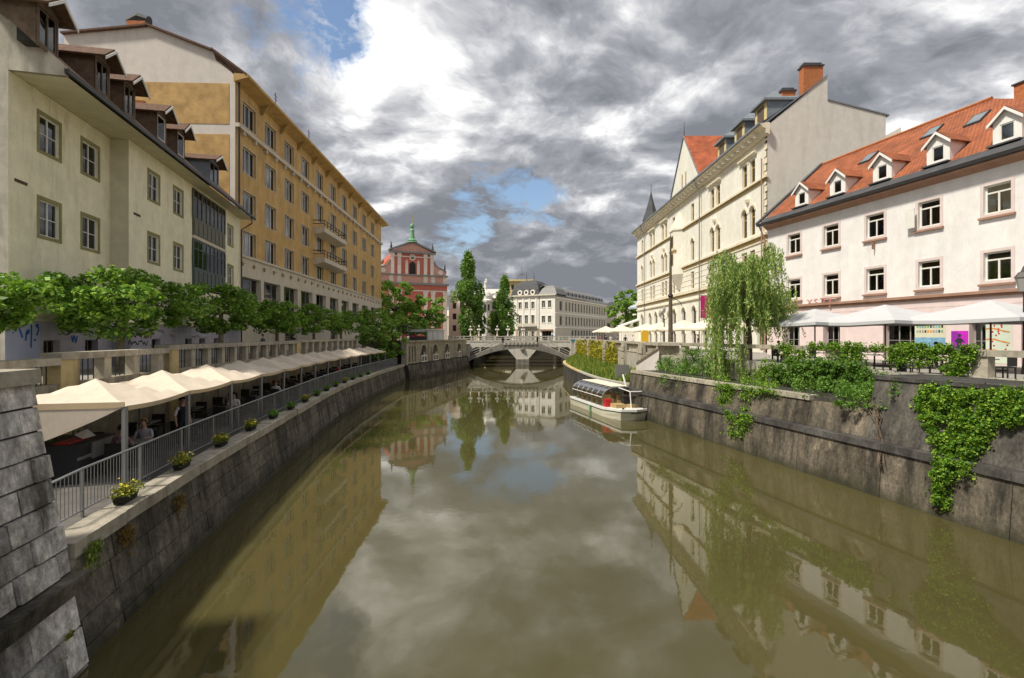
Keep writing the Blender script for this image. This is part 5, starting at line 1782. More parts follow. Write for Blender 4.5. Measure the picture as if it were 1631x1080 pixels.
build_church()


# ------------------------------------------------------------------ bridge, arcade, landing
def balustrade(parent, pts, h=1.0, post=1.9, mat='bridge_stone', rows=2):
    """stone balustrade along a polyline of 3-D foot points: posts, coping, mid rail, small balusters"""
    for (a, c) in zip(pts, pts[1:]):
        a, c = Vector(a), Vector(c)
        L = (c - a).length
        t = (c - a) / L
        s = Vector((-t.y, t.x, 0))
        s = s.normalized() * 0.13 if s.length > 1e-6 else Vector((0, 0.13, 0))
        up = Vector((0, 0, 1))

        def slab(z0, z1, k, nm):
            P = [a - s * k + up * z0, c - s * k + up * z0, c + s * k + up * z0, a + s * k + up * z0]
            obj(nm, MB().hexa(P + [p + up * (z1 - z0) for p in P]), mat, parent)
        slab(h - 0.16, h, 1.3, 'coping')
        slab(h * 0.42, h * 0.42 + 0.10, 0.6, 'mid_rail')
        slab(0.0, 0.14, 1.1, 'foot_rail')
        n = max(1, round(L / post))
        for i in range(n + 1):
            p = a + t * (L * i / n)
            obj('post', MB().box(p.x - 0.15, p.x + 0.15, p.y - 0.17, p.y + 0.17, p.z + 0.1, p.z + h + 0.06), mat, parent)


def build_bridges():
    Y = 97.0
    k = Y / FPX
    zz = lambda py: EYE - (py - HY) * k
    xx = lambda px: (px - CX) * k
    b = thing('arch_footbridge', 'grey stone footbridge with a flat arch and stepped balustrades crossing the river', 'bridge', (0, 0, 0), 0)
    top = [(xx(747), zz(569)), (xx(801), zz(546.5)), (xx(856), zz(545.5)), (xx(908), zz(568.5))]
    xm, hw = (top[0][0] + top[3][0]) / 2, (top[3][0] - top[0][0]) / 2 + 0.3
    arc = lambda x: zz(555.5) - 2.55 * ((x - xm) / hw) ** 2
    tz = lambda x: np.interp(x, [p[0] for p in top], [p[1] for p in top])
    for (y0, y1, nm, mat) in ((Y, Y + 0.5, 'arch_face', 'bridge_face'), (Y + 0.5, Y + 4.5, 'arch_barrel', 'arcade_stone')):
        mb = MB()
        N = 40
        for i in range(N):
            a = top[0][0] - 0.3 + (2 * hw) * i / N
            c = top[0][0] - 0.3 + (2 * hw) * (i + 1) / N
            da, dc = (0.0, 0.0) if nm == 'arch_face' else (0.12, 0.12)
            P = [(a, y0, arc(a) + da), (c, y0, arc(c) + dc), (c, y1, arc(c) + dc), (a, y1, arc(a) + da)]
            Q = [(a, y0, max(tz(a), arc(a) + 0.3)), (c, y0, max(tz(c), arc(c) + 0.3)), (c, y1, max(tz(c), arc(c) + 0.3)), (a, y1, max(tz(a), arc(a) + 0.3))]
            mb.hexa(P + Q)
        obj(nm, mb, mat, b)
    obj('deck_slab', MB().box(top[1][0] - 3.5, top[2][0] + 3.5, Y + 0.52, Y + 4.4, zz(546) - 0.1, zz(546)), 'street', b)
    balustrade(b, [(p[0], Y + 0.15, p[1]) for p in top], 1.05, 2.2)
    den = MB().box(-0.22, 0.22, -0.16, 0.0, -0.35, 0).mesh('dentil')
    for i in range(9):
        x = top[1][0] + 0.3 + (top[2][0] - top[1][0] - 0.6) * i / 8
        obj('dentil', den, 'bridge_stone', b, (x, Y, float(tz(x)) - 0.02))
    # main stone bridge behind it, two arches on a central pier
    Y2 = 107.0
    k2 = Y2 / FPX
    m = thing('stone_road_bridge', 'pale two-arched stone road bridge behind the footbridge', 'bridge', (0, 0, 0), 0)
    px0, px1 = (832 - CX) * k2 - 1.3, (832 - CX) * k2 + 1.3
    xl, xr = -10.2, 14.2
    mb = MB()
    for (a0, a1) in ((xl, px0), (px1, xr)):
        c_, r_ = (a0 + a1) / 2, (a1 - a0) / 2
        for i in range(28):
            u, v = a0 + (a1 - a0) * i / 28, a0 + (a1 - a0) * (i + 1) / 28
            f = lambda x: min(-0.75, -3.3 + 1.15 * min(abs(x - a0), abs(x - a1)) + 0.02)
            P = [(u, Y2, f(u)), (v, Y2, f(v)), (v, Y2 + 9, f(v)), (u, Y2 + 9, f(u))]
            mb.hexa(P + [(p[0], p[1], 0.35) for p in P])
    mb.box(px0, px1, Y2, Y2 + 9, -3.3, 0.35)
    mb.box(-14.5, xl, Y2, Y2 + 9, -6, 0.35).box(xr, 18.5, Y2, Y2 + 9, -6, 0.35)
    obj('arches', mb, 'pier_stone', m)
    obj('pier', MB().box(px0 - 0.1, px1 + 0.1, Y2 - 0.9, Y2 + 9.5, -6.0, -3.3), 'bridge_face', m)
    obj('road_deck', MB().box(-14.5, 18.5, Y2 - 0.05, Y2 + 9.05, 0.352, 0.5), 'bridge_stone', m)
    obj('pier_emblem', MB().lathe([(0.2, -0.8), (0.55, -0.2), (0.4, 0.4), (0.1, 0.8)], ((px0 + px1) / 2, Y2, -1.0), 8), 'bridge_stone', m)
    balustrade(m, [(-13.5, Y2 + 0.3, 0.5), (18.0, Y2 + 0.3, 0.5)], 1.12, 2.4)
    balustrade(m, [(-13.5, Y2 + 8.6, 0.5), (18.0, Y2 + 8.6, 0.5)], 1.12, 2.4)
    f3 = thing('far_footbridge', 'dark arched footbridge beyond the two-arched road bridge, glimpsed under it', 'bridge')
    mb = MB()
    for i in range(24):
        u, v = -10 + 24 * i / 24, -10 + 24 * (i + 1) / 24
        f = lambda x: -0.7 - 2.4 * ((x - 2) / 12) ** 2
        P = [(u, 124, f(u)), (v, 124, f(v)), (v, 129, f(v)), (u, 129, f(u))]
        mb.hexa(P + [(p[0], p[1], 0.45) for p in P])
    obj('arch_barrel', mb, 'joint_and_shade', f3)  # shade under the bridges put into the barrel colour
    balustrade(f3, [(-10, 124.3, 0.45), (14, 124.3, 0.45)], 1.05, 2.4)
    # white lamp posts with three globes
    for i, (px, nm) in enumerate(((749.5, 'leftmost white globe lamp on the bridge, in front of the tall poplar'), (763, 'white globe lamp on the bridge at the right edge of the tall poplar'),
                                  (792, 'small pale lamp on the bridge between the two poplars'), (809, 'white globe lamp on the bridge in front of the slim poplar'), (833, 'white globe lamp before the sandstone doors of the white building'))):
        x = (px - CX) * (Y2 + 0.3) / FPX
        l = thing('bridge_lamp', nm, 'lamp', (x, Y2 + 0.3, 1.62), 0, 'globe lamps on the bridge')
        obj('lamp_post', MB().lathe([(0.2, 0), (0.16, 0.3), (0.1, 0.4), (0.09, 1.6), (0.14, 1.7)], (0, 0, 0), 8), 'church_white', l)
        for (dx, dz) in ((0, 2.0), (-0.26, 1.35), (0.26, 1.35)):
            obj('globe', MB().lathe([(0.0, -0.2), (0.14, -0.15), (0.2, 0), (0.14, 0.15), (0, 0.2)], (dx, 0, dz), 8), 'white_paint', l, smooth=True)


build_bridges()


def build_arcade():
    """riverside arcade under the kiosks, left of the bridge"""
    F = Frame(-14.35, 68.2, 5.5, 29.6)
    L = math.hypot(5.5, 29.6)
    b = thing('river_arcade', 'old stone arcade with four arches and cross balustrades left of the bridge', 'arcade', (*F.o, 0), F.rz)
    W = Facade(b, 0, L, -2.2, 0.75, 'arcade_stone', depth=0.9)
    xs = [F.x(p) for p in (674.5, 693, 711.5, 731)]
    for x in xs:
        W.hole(x, -0.95, 2.3, 2.5)
    xg = [F.x(p) for p in (652.5, 657, 661.5)]
    for x in xg:
        W.hole(x, -0.9, 0.55, 2.2)
    W.done()
    for x in xs:
        mb = MB()
        r, Z, n = 1.15, 0.3, 12
        for sg in (-1, 1):
            arc = [(x + sg * r * math.cos(math.pi / 2 * i / n), Z - r + r * math.sin(math.pi / 2 * i / n)) for i in range(n + 1)]
            for (xa, za), (xb, zb) in zip(arc, arc[1:]):
                mb.poly([(xa, -0.004, za), (xb, -0.004, zb), (xb, -0.004, Z + 0.002), (xa, -0.004, Z + 0.002)])
                mb.poly([(xa, -0.004, za), (xb, -0.004, zb), (xb, 0.9, zb), (xa, 0.9, za)])
        obj('arch_head', mb, 'arcade_stone', b)
        ring = MB()
        for i in range(16):
            g0, g1 = math.pi * i / 16, math.pi * (i + 1) / 16
            q = lambda rr, g, yy: (x + rr * math.cos(g), yy, Z - r + rr * math.sin(g))
            ring.hexa([q(r + 0.01, g0, -0.08), q(r + 0.01, g1, -0.08), q(r + 0.01, g1, 0.0), q(r + 0.01, g0, 0.0), q(r + 0.2, g0, -0.08), q(r + 0.2, g1, -0.08), q(r + 0.2, g1, 0.0), q(r + 0.2, g0, 0.0)])
        obj('arch_ring', ring, 'light_stone', b)
        cr = MB().box(x - 0.13, x + 0.13, -0.2, -0.05, -2.2, -0.85).box(x - 1.15, x + 1.15, -0.19, -0.06, -1.38, -1.18).box(x - 1.15, x + 1.15, -0.22, -0.04, -2.2, -2.05)
        cr.box(x - 1.15, x - 1.0, -0.2, -0.05, -2.05, -1.38).box(x + 1.0, x + 1.15, -0.2, -0.05, -2.05, -1.38)
        obj('cross_rail', cr, 'pier_stone', b)
    obj('passage', MB().box(0.3, L, 3.2, 3.4, -2.2, 0.7).box(0, L, 0.9, 3.4, 0.62, 0.74).box(0, L, 0, 3.4, -2.32, -2.2), 'joint_and_shade', b)  # inner walls painted near black for the shade inside the arches
    obj('coping', MB().box(-0.1, L, -0.2, 0.9, 0.75, 1.0), 'arcade_stone', b)
    obj('corner_post', MB().box(-0.5, -0.02, -0.25, 0.5, -2.3, 0.85), 'light_stone', b)
    # footing
    fo = MB()
    fo.hexa([(-0.4, -0.9, -5.2), (L, -0.9, -5.2), (L, 2, -5.2), (-0.4, 2, -5.2), (-0.4, -0.35, -2.33), (L, -0.35, -2.33), (L, 2, -2.33), (-0.4, 2, -2.33)])
    obj('footing', fo, 'joint_and_shade', b)
    for r in range(3):
        x = -0.4 + 0.5 * (r % 2)
        while x < L - 0.3:
            e = min(x + RNG.uniform(1.2, 2.0), L)
            z0, z1 = (-4.7, -3.9, -3.1, -2.34)[r], (-4.7, -3.9, -3.1, -2.34)[r + 1]
            d = lambda z: -0.90 + (z + 5.2) / 2.87 * 0.55
            p = RNG.uniform(0.02, 0.06)
            obj('stone_block', MB().hexa([(x + 0.02, d(z0) - p, z0 + 0.02), (e - 0.02, d(z0) - p, z0 + 0.02), (e - 0.02, 0, z0 + 0.02), (x + 0.02, 0, z0 + 0.02),
                                          (x + 0.02, d(z1) - p, z1 - 0.02), (e - 0.02, d(z1) - p, z1 - 0.02), (e - 0.02, 0.1, z1 - 0.02), (x + 0.02, 0.1, z1 - 0.02)]), 'quay_block', b)
            x = e
    # end wall with dark door arch facing the walkway
    e = thing('arcade_end_wall', 'stone end wall with one dark arched opening at the end of the walkway', 'wall', (-20.5, 68.6, 0), 0)
    W = Facade(e, 0, 5.9, -2.3, 0.9, 'arcade_stone', depth=0.8)
    x = (631 - CX) * 68.6 / FPX + 20.5
    W.hole(x, -1.4, 1.5, 1.7)
    W.done()
    mb = MB()
    for sg in (-1, 1):
        arc = [(x + sg * 0.75 * math.cos(math.pi / 2 * i / 10), -1.3 + 0.75 * math.sin(math.pi / 2 * i / 10)) for i in range(11)]
        for (xa, za), (xb, zb) in zip(arc, arc[1:]):
            mb.poly([(xa, -0.004, za), (xb, -0.004, zb), (xb, -0.004, -0.54), (xa, -0.004, -0.54)])
    obj('arch_head', mb, 'arcade_stone', e)
    obj('dark_back', MB().box(x - 1, x + 1, 0.8, 0.9, -2.3, -0.5), 'joint_and_shade', e)  # near-black sheet painted in place of the shade behind the opening
    obj('coping', MB().box(-0.1, 5.9, -0.25, 0.8, 0.9, 1.05), 'dark_metal', e)
    # glass stair pavilion and white market kiosk standing on the street
    g = thing('glass_pavilion', 'small dark-framed glass pavilion above the arcade end', 'pavilion', (-15.6, 69.8, 1.05), 0)
    obj('pavilion_roof', MB().box(-1.2, 1.2, -0.6, 2.4, 1.85, 2.02), 'dark_metal', g)
    for x in (-1.0, 0.0, 1.0):
        obj('frame_post', MB().box(x - 0.05, x + 0.05, -0.45, -0.35, 0, 1.85), 'dark_metal', g)
        obj('frame_post', MB().box(x - 0.05, x + 0.05, 2.1, 2.2, 0, 1.85), 'dark_metal', g)
    obj('pane', MB().box(-0.95, -0.05, -0.41, -0.39, 0.1, 1.8), 'glass', g)
    obj('notice', MB().box(-0.85, -0.4, -0.44, -0.42, 0.6, 1.5), 'white_paint', g)
    obj('pane', MB().box(0.05, 0.95, -0.41, -0.39, 0.1, 1.8), 'glass', g)
    kx = (678 - CX) * 84 / FPX
    s = thing('market_kiosk', 'white boarded market kiosk with grey awning above the arches', 'kiosk', (kx - 0.2, 84, 0.0), 0.1)
    obj('kiosk_body', MB().box(0.4, 3.2, 0, 2.4, 0, 2.6), 'white_paint', s)
    obj('kiosk_roof', MB().box(0.2, 3.4, -0.2, 2.6, 2.6, 2.8), 'window_white', s)
    for k in range(4):
        obj('batten', MB().box(0.5 + 0.85 * k, 0.55 + 0.85 * k, -0.04, -0.002, 0.1, 2.5), 'window_grey', s)
    obj('awning', MB().hexa([(-2.6, -1.2, 2.25), (0.4, -1.2, 2.25), (0.4, 1.0, 2.7), (-2.6, 1.0, 2.7), (-2.6, -1.2, 2.31), (0.4, -1.2, 2.31), (0.4, 1.0, 2.76), (-2.6, 1.0, 2.76)]), 'dark_metal', s)
    obj('counter', MB().box(-2.5, 0.3, -0.6, 0.8, 0, 1.5), 'dark_box', s)
    obj('wares', MB().box(-2.3, -1.3, -0.62, 0.4, 1.5, 1.8).box(-1.2, 0.1, -0.5, 0.4, 1.5, 1.7), 'red_plastic', s)


build_arcade()


def build_landing():
    """grassy landing under the right street, next to the boat"""
    edge = Path([(11.5, 41.5), (9.8, 44.0), (8.4, 50.0), (7.8, 60.0), (7.7, 70.0), (8.2, 80.0), (10.2, 90.0), (12.4, 96.8)])
    top = -2.6
    n = 40
    E = [edge.at(edge.len * i / n) for i in range(n + 1)]
    mb = MB()
    for a, c in zip(E, E[1:]):
        mb.poly([(a[0], a[1], top), (c[0], c[1], top), (c[0], c[1], -5.5), (a[0], a[1], -5.5)])
    w = tag(obj('landing_wall', mb, 'dark_concrete'), 'dark curved retaining wall of the grassy landing behind the boat', 'wall')
    for i in range(n):
        a, c = E[i], E[i + 1]
        t = Vector((c[0] - a[0], c[1] - a[1])).normalized()
        s = (t.y, -t.x)
        P = []
        for z in (top, top + 0.16):
            P += [(a[0] - s[0] * 0.08, a[1] - s[1] * 0.08, z), (c[0] - s[0] * 0.08, c[1] - s[1] * 0.08, z), (c[0] + s[0] * 0.35, c[1] + s[1] * 0.35, z), (a[0] + s[0] * 0.35, a[1] + s[1] * 0.35, z)]
        obj('coping_stone', MB().hexa(P), 'yellow_stone' if i > 12 else 'pale_concrete', w)
    mb = MB()
    for a, c in zip(E, E[1:]):
        mb.poly([(a[0], a[1], top + 0.05), (c[0], c[1], top + 0.05), (12.45, c[1], top + 0.6), (12.45, a[1], top + 0.6)])
    tag(obj('landing_ground', mb, 'grass_base'), kind='structure')
    # grass
    r = random.Random(11)
    pts = []
    while len(pts) < 9000:
        y = r.uniform(42.5, 96)
        s = edge.sY(y)
        x0 = edge.at(s)[0] + 0.4
        x = r.uniform(x0, 12.4)
        pts.append((x, y, top + 0.05 + 0.55 * (x - x0 + 0.4) / (12.45 - x0 + 0.4)))
    mb = MB()
    for p in pts:
        h, g = r.uniform(0.25, 0.75), r.uniform(0, math.pi)
        dx, dy = math.cos(g) * 0.06, math.sin(g) * 0.06
        lx, ly = r.uniform(-0.2, 0.2), r.uniform(-0.2, 0.2)
        mb.poly([(p[0] - dx, p[1] - dy, p[2]), (p[0] + dx, p[1] + dy, p[2]), (p[0] + lx, p[1] + ly, p[2] + h)])
    tag(obj('grass', mb, 'grass_blade'), 'tall grass growing on the landing beside the boat', 'grass', kind='stuff')
    # street retaining wall above the landing with pilasters and balustrade
    t = tag(obj('street_retaining_wall', MB().box(12.45, 13.1, 44.5, 97, -3.5, 0.1), 'pale_concrete'), 'pale retaining wall with stone piers carrying the right street above the grass', 'wall')
    for y in (47.5, 55.0, 66.0, 80.0, 95.5):
        pr = obj('pier', MB().box(12.1, 12.449, y - 0.7, y + 0.7, -3.2, 1.0), 'light_stone', t)
        for k in range(5):
            obj('pier_block', MB().box(12.02, 12.098, y - 0.75 + (0.2 if k % 2 else 0), y + 0.75, -3.0 + 0.75 * k, -2.4 + 0.75 * k), 'light_stone', pr)
    o = thing('street_balustrade', 'stone balustrade on the right street above the grassy landing', 'balustrade')
    obj('coping', MB().box(12.35, 12.95, 41.5, 97.5, 0.85, 1.08), 'light_stone', o)
    bm = MB().lathe([(0.11, 0), (0.12, 0.1), (0.07, 0.2), (0.13, 0.42), (0.07, 0.62), (0.11, 0.75)], (0, 0, 0), 7).mesh('baluster')
    y = 45.2
    while y < 97:
        obj('baluster', bm, 'light_stone', o, (12.65, y, 0.1))
        y += 0.62 if y < 70 else 0.8
    # near corner pier of coursed stone, triangular stair wall
    c = tag(obj('corner_pier', MB().hexa([(11.55, 40.9, -4.6), (13.6, 40.6, -4.6), (13.6, 44.4, -4.6), (11.7, 44.4, -4.6), (11.95, 41.0, 0.85), (13.6, 40.8, 0.85), (13.6, 44.3, 0.85), (12.0, 44.3, 0.85)]), 'arcade_stone'),
            'coursed stone corner pier at the top of the landing stairs', 'pier')
    for k in range(7):
        z = -4.2 + 0.72 * k
        f = (z + 4.6) / 5.45
        obj('quoin_stone', MB().box(11.50 + 0.4 * f, 12.4 + (0.3 if k % 2 else 0), 40.78 - 0.0 * f + 0.1 * f, 41.3, z + 0.02, z + 0.70), 'light_stone', c)
    obj('pier_cap', MB().box(11.8, 13.8, 40.6, 44.5, 0.85, 1.12), 'light_stone', c)
    st = thing('stair_wall', 'white triangular concrete side wall of the landing stairs', 'wall')
    xa, ya = G(1016, 612, -3.0)
    obj('side_slab', MB().prism([(10.3, 41.6, -3.05), (11.75, 40.75, -3.6), (11.95, 40.75, 0.55), (10.3, 41.6, -0.72)], (0.1, 0.28, 0)), 'grey_white_plaster', st)
    obj('slab_coping', MB().prism([(10.28, 41.55, -0.72), (11.97, 40.7, 0.55), (11.97, 40.7, 0.75), (10.28, 41.55, -0.52)], (0.14, 0.4, 0)), 'vine_stem', st)
    # notice panel, gangway pole
    p = thing('notice_board', 'grey rectangular panel standing on the landing edge behind the boat', 'panel', (10.2, 46.5, -2.5))
    obj('board', MB().box(-0.65, 0.65, -0.05, 0.05, 0.15, 1.45), 'grey_panel', p)
    obj('leg', MB().box(-0.55, -0.47, -0.04, 0.04, 0, 0.15), 'dark_metal', p)
    obj('leg', MB().box(0.47, 0.55, -0.04, 0.04, 0, 0.15), 'dark_metal', p)
    tag(obj('mooring_pole', MB().tube([(9.85, 41.2, -4.6), (9.35, 42.3, -1.6)], [0.09, 0.07], 7), 'white_paint'), 'slanted white mooring pole between the boat and the landing', 'pole')
    tag(obj('mooring_rope', MB().tube([(10.9, 41.2, -1.6), (11.2, 40.4, -2.6), (11.2, 39.4, -3.6)], 0.035, 5), 'cap_stone'), 'pale mooring rope running down from the stair wall to the boat', 'rope')
    s = tag(obj('street_sign', MB().box(11.3, 12.1, 96.0, 96.06, 0.55, 0.95), 'sign_blue'), 'small blue sign plate on the bridge corner above the landing', 'sign')
    ab = tag(obj('bridge_portal', MB().box(11.3, 11.8, 96.2, 97.0, -3.2, 0.95).box(13.2, 13.7, 96.2, 97.0, -3.2, 0.95).box(11.2, 14.0, 96.1, 97.2, 0.95, 1.3), 'bridge_stone'), 'stone post-and-lintel portal at the right foot of the footbridge', 'portal')


build_landing()

# ------------------------------------------------------------------ vegetation
def leaves(pts, size, seed, up=0.4, ratio=0.62, droop=None):
    """one mesh of small diamond leaves at the given points"""
    rg = np.random.default_rng(seed)
    P = np.asarray(pts, float)
    n = len(P)
    a = rg.normal(size=(n, 3))
    a[:, 2] *= (1 - up * 0.6)
    if droop is not None:
        a = rg.normal(size=(n, 3)) * 0.3 + np.array(droop)
    a /= np.linalg.norm(a, axis=1)[:, None] + 1e-9
    nz = rg.normal(size=(n, 3))
    nz[:, 2] += up * 2.2
    b = np.cross(nz, a)
    b /= np.linalg.norm(b, axis=1)[:, None] + 1e-9
    s = size * rg.uniform(0.45, 1.4, size=(n, 1))
    c = np.cross(a, b)
    v = np.stack([P - a * s * 0.5, P + b * s * ratio * 0.5 - a * s * 0.08 + c * s * 0.06, P + a * s * 0.55, P - b * s * ratio * 0.5 - a * s * 0.08 + c * s * 0.06], axis=1).reshape(-1, 3)
    me = bpy.data.meshes.new('leaves')
    me.vertices.add(4 * n)
    me.vertices.foreach_set('co', v.ravel())
    me.loops.add(4 * n)
    me.loops.foreach_set('vertex_index', np.arange(4 * n, dtype=np.int32))
    me.polygons.add(n)
    me.polygons.foreach_set('loop_start', np.arange(0, 4 * n, 4, dtype=np.int32))
    me.polygons.foreach_set('loop_total', np.full(n, 4, dtype=np.int32))
    me.update(calc_edges=True)
    return me


def clumps(centres, rad, per, seed, flat=0.75):
    rg = np.random.default_rng(seed)
    out = []
    for c in centres:
        r = rad * rg.uniform(0.65, 1.25)
        k = int(per * rg.uniform(0.7, 1.3))
        d = rg.normal(size=(k, 3))
        d /= np.linalg.norm(d, axis=1)[:, None]
        d *= (rg.uniform(0.25, 1.0, size=(k, 1)) ** 0.5) * r
        d[:, 2] *= flat
        out.append(np.asarray(c) + d)
    return np.concatenate(out)


def dome_centres(n, rx, ry, z0, z1, seed, shell=0.45, lo=0.05):
    """clump centres through a crown: more near its outside; outline uneven"""
    r = random.Random(seed)
    out = []
    while len(out) < n:
        u, v, w = r.uniform(-1, 1), r.uniform(-1, 1), r.uniform(-1, 1)
        d = math.sqrt(u * u + v * v + w * w)
        if d > 1.0 or d < shell * r.random():
            continue
        k = 1 + 0.16 * math.sin(5 * math.atan2(v, u) + seed) + r.uniform(-0.08, 0.08)
        out.append((u * rx * k, v * ry * k, (z0 + z1) / 2 + w * (z1 - z0) / 2))
    return out


def plane_tree(name, label, loc, rx, z0, z1, seed, nleaf=7500, lean=0.0, rz=0.0, leaf='plane_leaf', size=0.27, group='plane trees along the left street', bark='pale_bark', trunk_r=0.16):
    t = thing(name, label, 'tree', loc, rz, group)
    cs = dome_centres(78, rx * 0.96, rx * 0.88, z0 + 0.15, z1 - 0.2, seed)
    r = random.Random(seed)
    tr = MB()
    th = z0 + (z1 - z0) * 0.42
    top = (lean * th, 0.1 * lean, th)
    tr.tube([(0, 0, -0.15), (lean * 0.15, 0, th * 0.3), (lean * 0.55 * th * 0.7, 0, th * 0.7), top], [trunk_r * 1.35, trunk_r * 1.05, trunk_r * 0.9, trunk_r * 0.85], 9)
    for c in r.sample(cs, 16):
        m = tuple((a + b) / 2 + (0.25 if i == 2 else 0) for i, (a, b) in enumerate(zip(top, c)))
        tr.tube([top, m, c], [trunk_r * 0.5, trunk_r * 0.3, 0.02], 6)
    obj('trunk', tr, bark, t)
    pts = clumps(cs, rx * 0.175, nleaf * 0.85 / 78, seed + 1, flat=0.62)
    obj('crown', leaves(pts, size, seed + 2, up=0.55), leaf, t)
    return t


def build_trees():
    D = PAR + 2.3
    for i, (px, rx, z0, z1, sd, ln) in enumerate(((-45, 2.7, 1.8, 3.8, 31, 0.02), (190, 3.5, 1.5, 4.9, 32, 0.10), (352, 3.0, 1.7, 5.3, 33, 0.0), (441, 2.9, 1.7, 5.0, 34, 0.0),
                                                  (500, 3.2, 1.7, 5.1, 35, 0.0), (543, 3.1, 1.7, 5.0, 36, 0.0))):
        s = LEFT.s_px(px, D) if px > 0 else LEFT.sY(14.8, D)
        lab = ['plane tree cut off by the left edge of the picture', 'large pollarded plane tree with leaning trunk before the graffiti wall', 'plane tree before the end of the cream house',
               'plane tree before the near bays of the ochre block', 'plane tree before the middle bays of the ochre block', 'plane tree before the far end of the ochre block'][i]
        plane_tree('plane_tree', lab, LEFT.at(s, D, 0.0), rx, z0, z1, sd, nleaf=(12000, 17000, 12000, 8000, 6500, 6000)[i], size=0.205 if i < 3 else 0.24, lean=ln, rz=0.4 * i)
    # bushy tree overhanging the end of the awnings
    plane_tree('riverside_tree', 'bushy green tree spilling over the parapet at the end of the awnings', (-17.0, 66.5, -2.3), 3.2, 0.6, 6.6, 51, 8000, leaf='linden_leaf', size=0.3, group='riverside trees', bark='bark')
    plane_tree('riverside_tree', 'low leafy tree on the street just left of the glass pavilion', (-19.5, 72.0, 0.0), 3.4, 1.0, 6.0, 52, 6000, leaf='linden_leaf', size=0.3, group='riverside trees', bark='bark')
    # big lindens before the church
    plane_tree('linden_tree', 'large linden tree in front of the church, touching the ochre block', (-27.5, 117, 0), 6.6, 2.0, 15.2, 53, 15000, leaf='linden_leaf', size=0.52, group='lindens before the church', bark='bark', trunk_r=0.3)
    plane_tree('linden_tree', 'smaller linden tree hiding the right foot of the church', (-20.6, 120, 0), 5.0, 1.5, 12.0, 54, 11000, leaf='linden_leaf', size=0.5, group='lindens before the church', bark='bark', trunk_r=0.25)
    plane_tree('kiosk_tree', 'low rounded tree behind the glass pavilion roof', (-17.6, 88, 0), 3.6, 1.5, 5.0, 55, 5000, leaf='linden_leaf', size=0.36, group='lindens before the church', bark='bark')
    plane_tree('far_tree', 'leafy tree left of the ivory palace at the far end of the right street', (29.0, 128, 0), 4.6, 3.0, 14.0, 56, 9000, leaf='linden_leaf', size=0.55, group='far trees', bark='bark', trunk_r=0.25)
    plane_tree('small_square_tree', 'small pale green tree between the poplars beyond the bridge', (-4.2, 131, 0), 2.6, 1.0, 8.0, 58, 4500, leaf='willow_leaf', size=0.4, group='far trees', bark='bark')

    def poplar(label, loc, rx, h, seed, n):
        t = thing('poplar_tree', label, 'tree', loc, 0, 'poplars beyond the bridge')
        r = random.Random(seed)
        cs = []
        for i in range(85):
            f = r.random()
            w = rx * (math.sin(math.pi * min(1, 0.12 + 0.88 * f) ** 0.75) ** 0.7) * (0.9 + 0.25 * math.sin(7 * f + seed))
            g, q = r.uniform(0, 2 * math.pi), math.sqrt(r.random())
            cs.append((math.cos(g) * w * q, math.sin(g) * w * q, 1.5 + (h - 2.2) * f))
        tr = MB().tube([(0, 0, -0.1), (0.1, 0, h * 0.4), (0, 0.1, h * 0.85)], [0.32, 0.2, 0.05], 8)
        for c in r.sample(cs, 22):
            tr.tube([(0, 0, max(1.0, c[2] - 2.5)), c], [0.1, 0.02], 5)
        obj('trunk', tr, 'bark', t)
        obj('crown', leaves(clumps(cs, rx * 0.30, n / 85, seed + 1, flat=1.7), 0.46, seed + 2, up=0.2), 'poplar_leaf', t)
    Yp = 124.0
    poplar('tall broad poplar beyond the bridge beside the red church', ((746 - CX) * Yp / FPX, Yp, 0), 3.7, 21.9, 61, 19000)
    poplar('shorter poplar growing against the right side of the tall poplar', ((765 - CX) * 128 / FPX, 128, 0), 1.2, 15.5, 63, 3500)
    poplar('slim poplar beyond the bridge in front of the white corner building', ((803 - CX) * 127 / FPX, 127, 0), 2.9, 16.8, 62, 12000)

    # willow on the right terrace: arching boughs with hanging strands
    wx, wy = 14.6, 31.0
    t = thing('willow_tree', 'weeping willow with hanging strands on the right terrace over the river wall', 'tree', (wx, wy, 0.0))
    r = random.Random(77)
    tr = MB()
    tr.tube([(0.2, 0.3, -1.0), (0.1, 0.1, 1.5), (-0.1, 0, 3.2)], [0.20, 0.16, 0.13], 9)
    pts = []

    def strand(p, ln, sway):
        k = int(ln * 26)
        ph = r.uniform(0, 6)
        for j in range(k):
            f = j / k
            pts.append((p[0] + sway[0] * f * f + 0.05 * math.sin(6 * f + ph) + r.gauss(0, 0.045), p[1] + sway[1] * f * f + r.gauss(0, 0.045), p[2] - ln * f + r.gauss(0, 0.03)))
    for i in range(26):                # arching boughs, uneven in height and reach
        g = 2 * math.pi * i / 19 + r.uniform(-0.25, 0.25)
        reach, top = (r.uniform(1.3, 3.1), r.uniform(3.9, 6.9)) if i < 19 else (r.uniform(0.5, 1.4), r.uniform(4.6, 6.6))
        if math.cos(g) > 0.2:
            reach *= 1.1
        if abs(math.cos(g)) < 0.5:
            top += 0.3
        P = []
        for j in range(9):
            f = j / 8
            P.append((math.cos(g) * reach * f ** 0.9, math.sin(g) * reach * f ** 0.9 * 0.9, 2.7 + (top - 2.7) * math.sin(min(1.0, f * 1.25) * math.pi / 2) - 1.1 * max(0, f - 0.6) ** 1.5))
        tr.tube(P, [0.085 * (1 - 0.1 * j) for j in range(9)], 5)
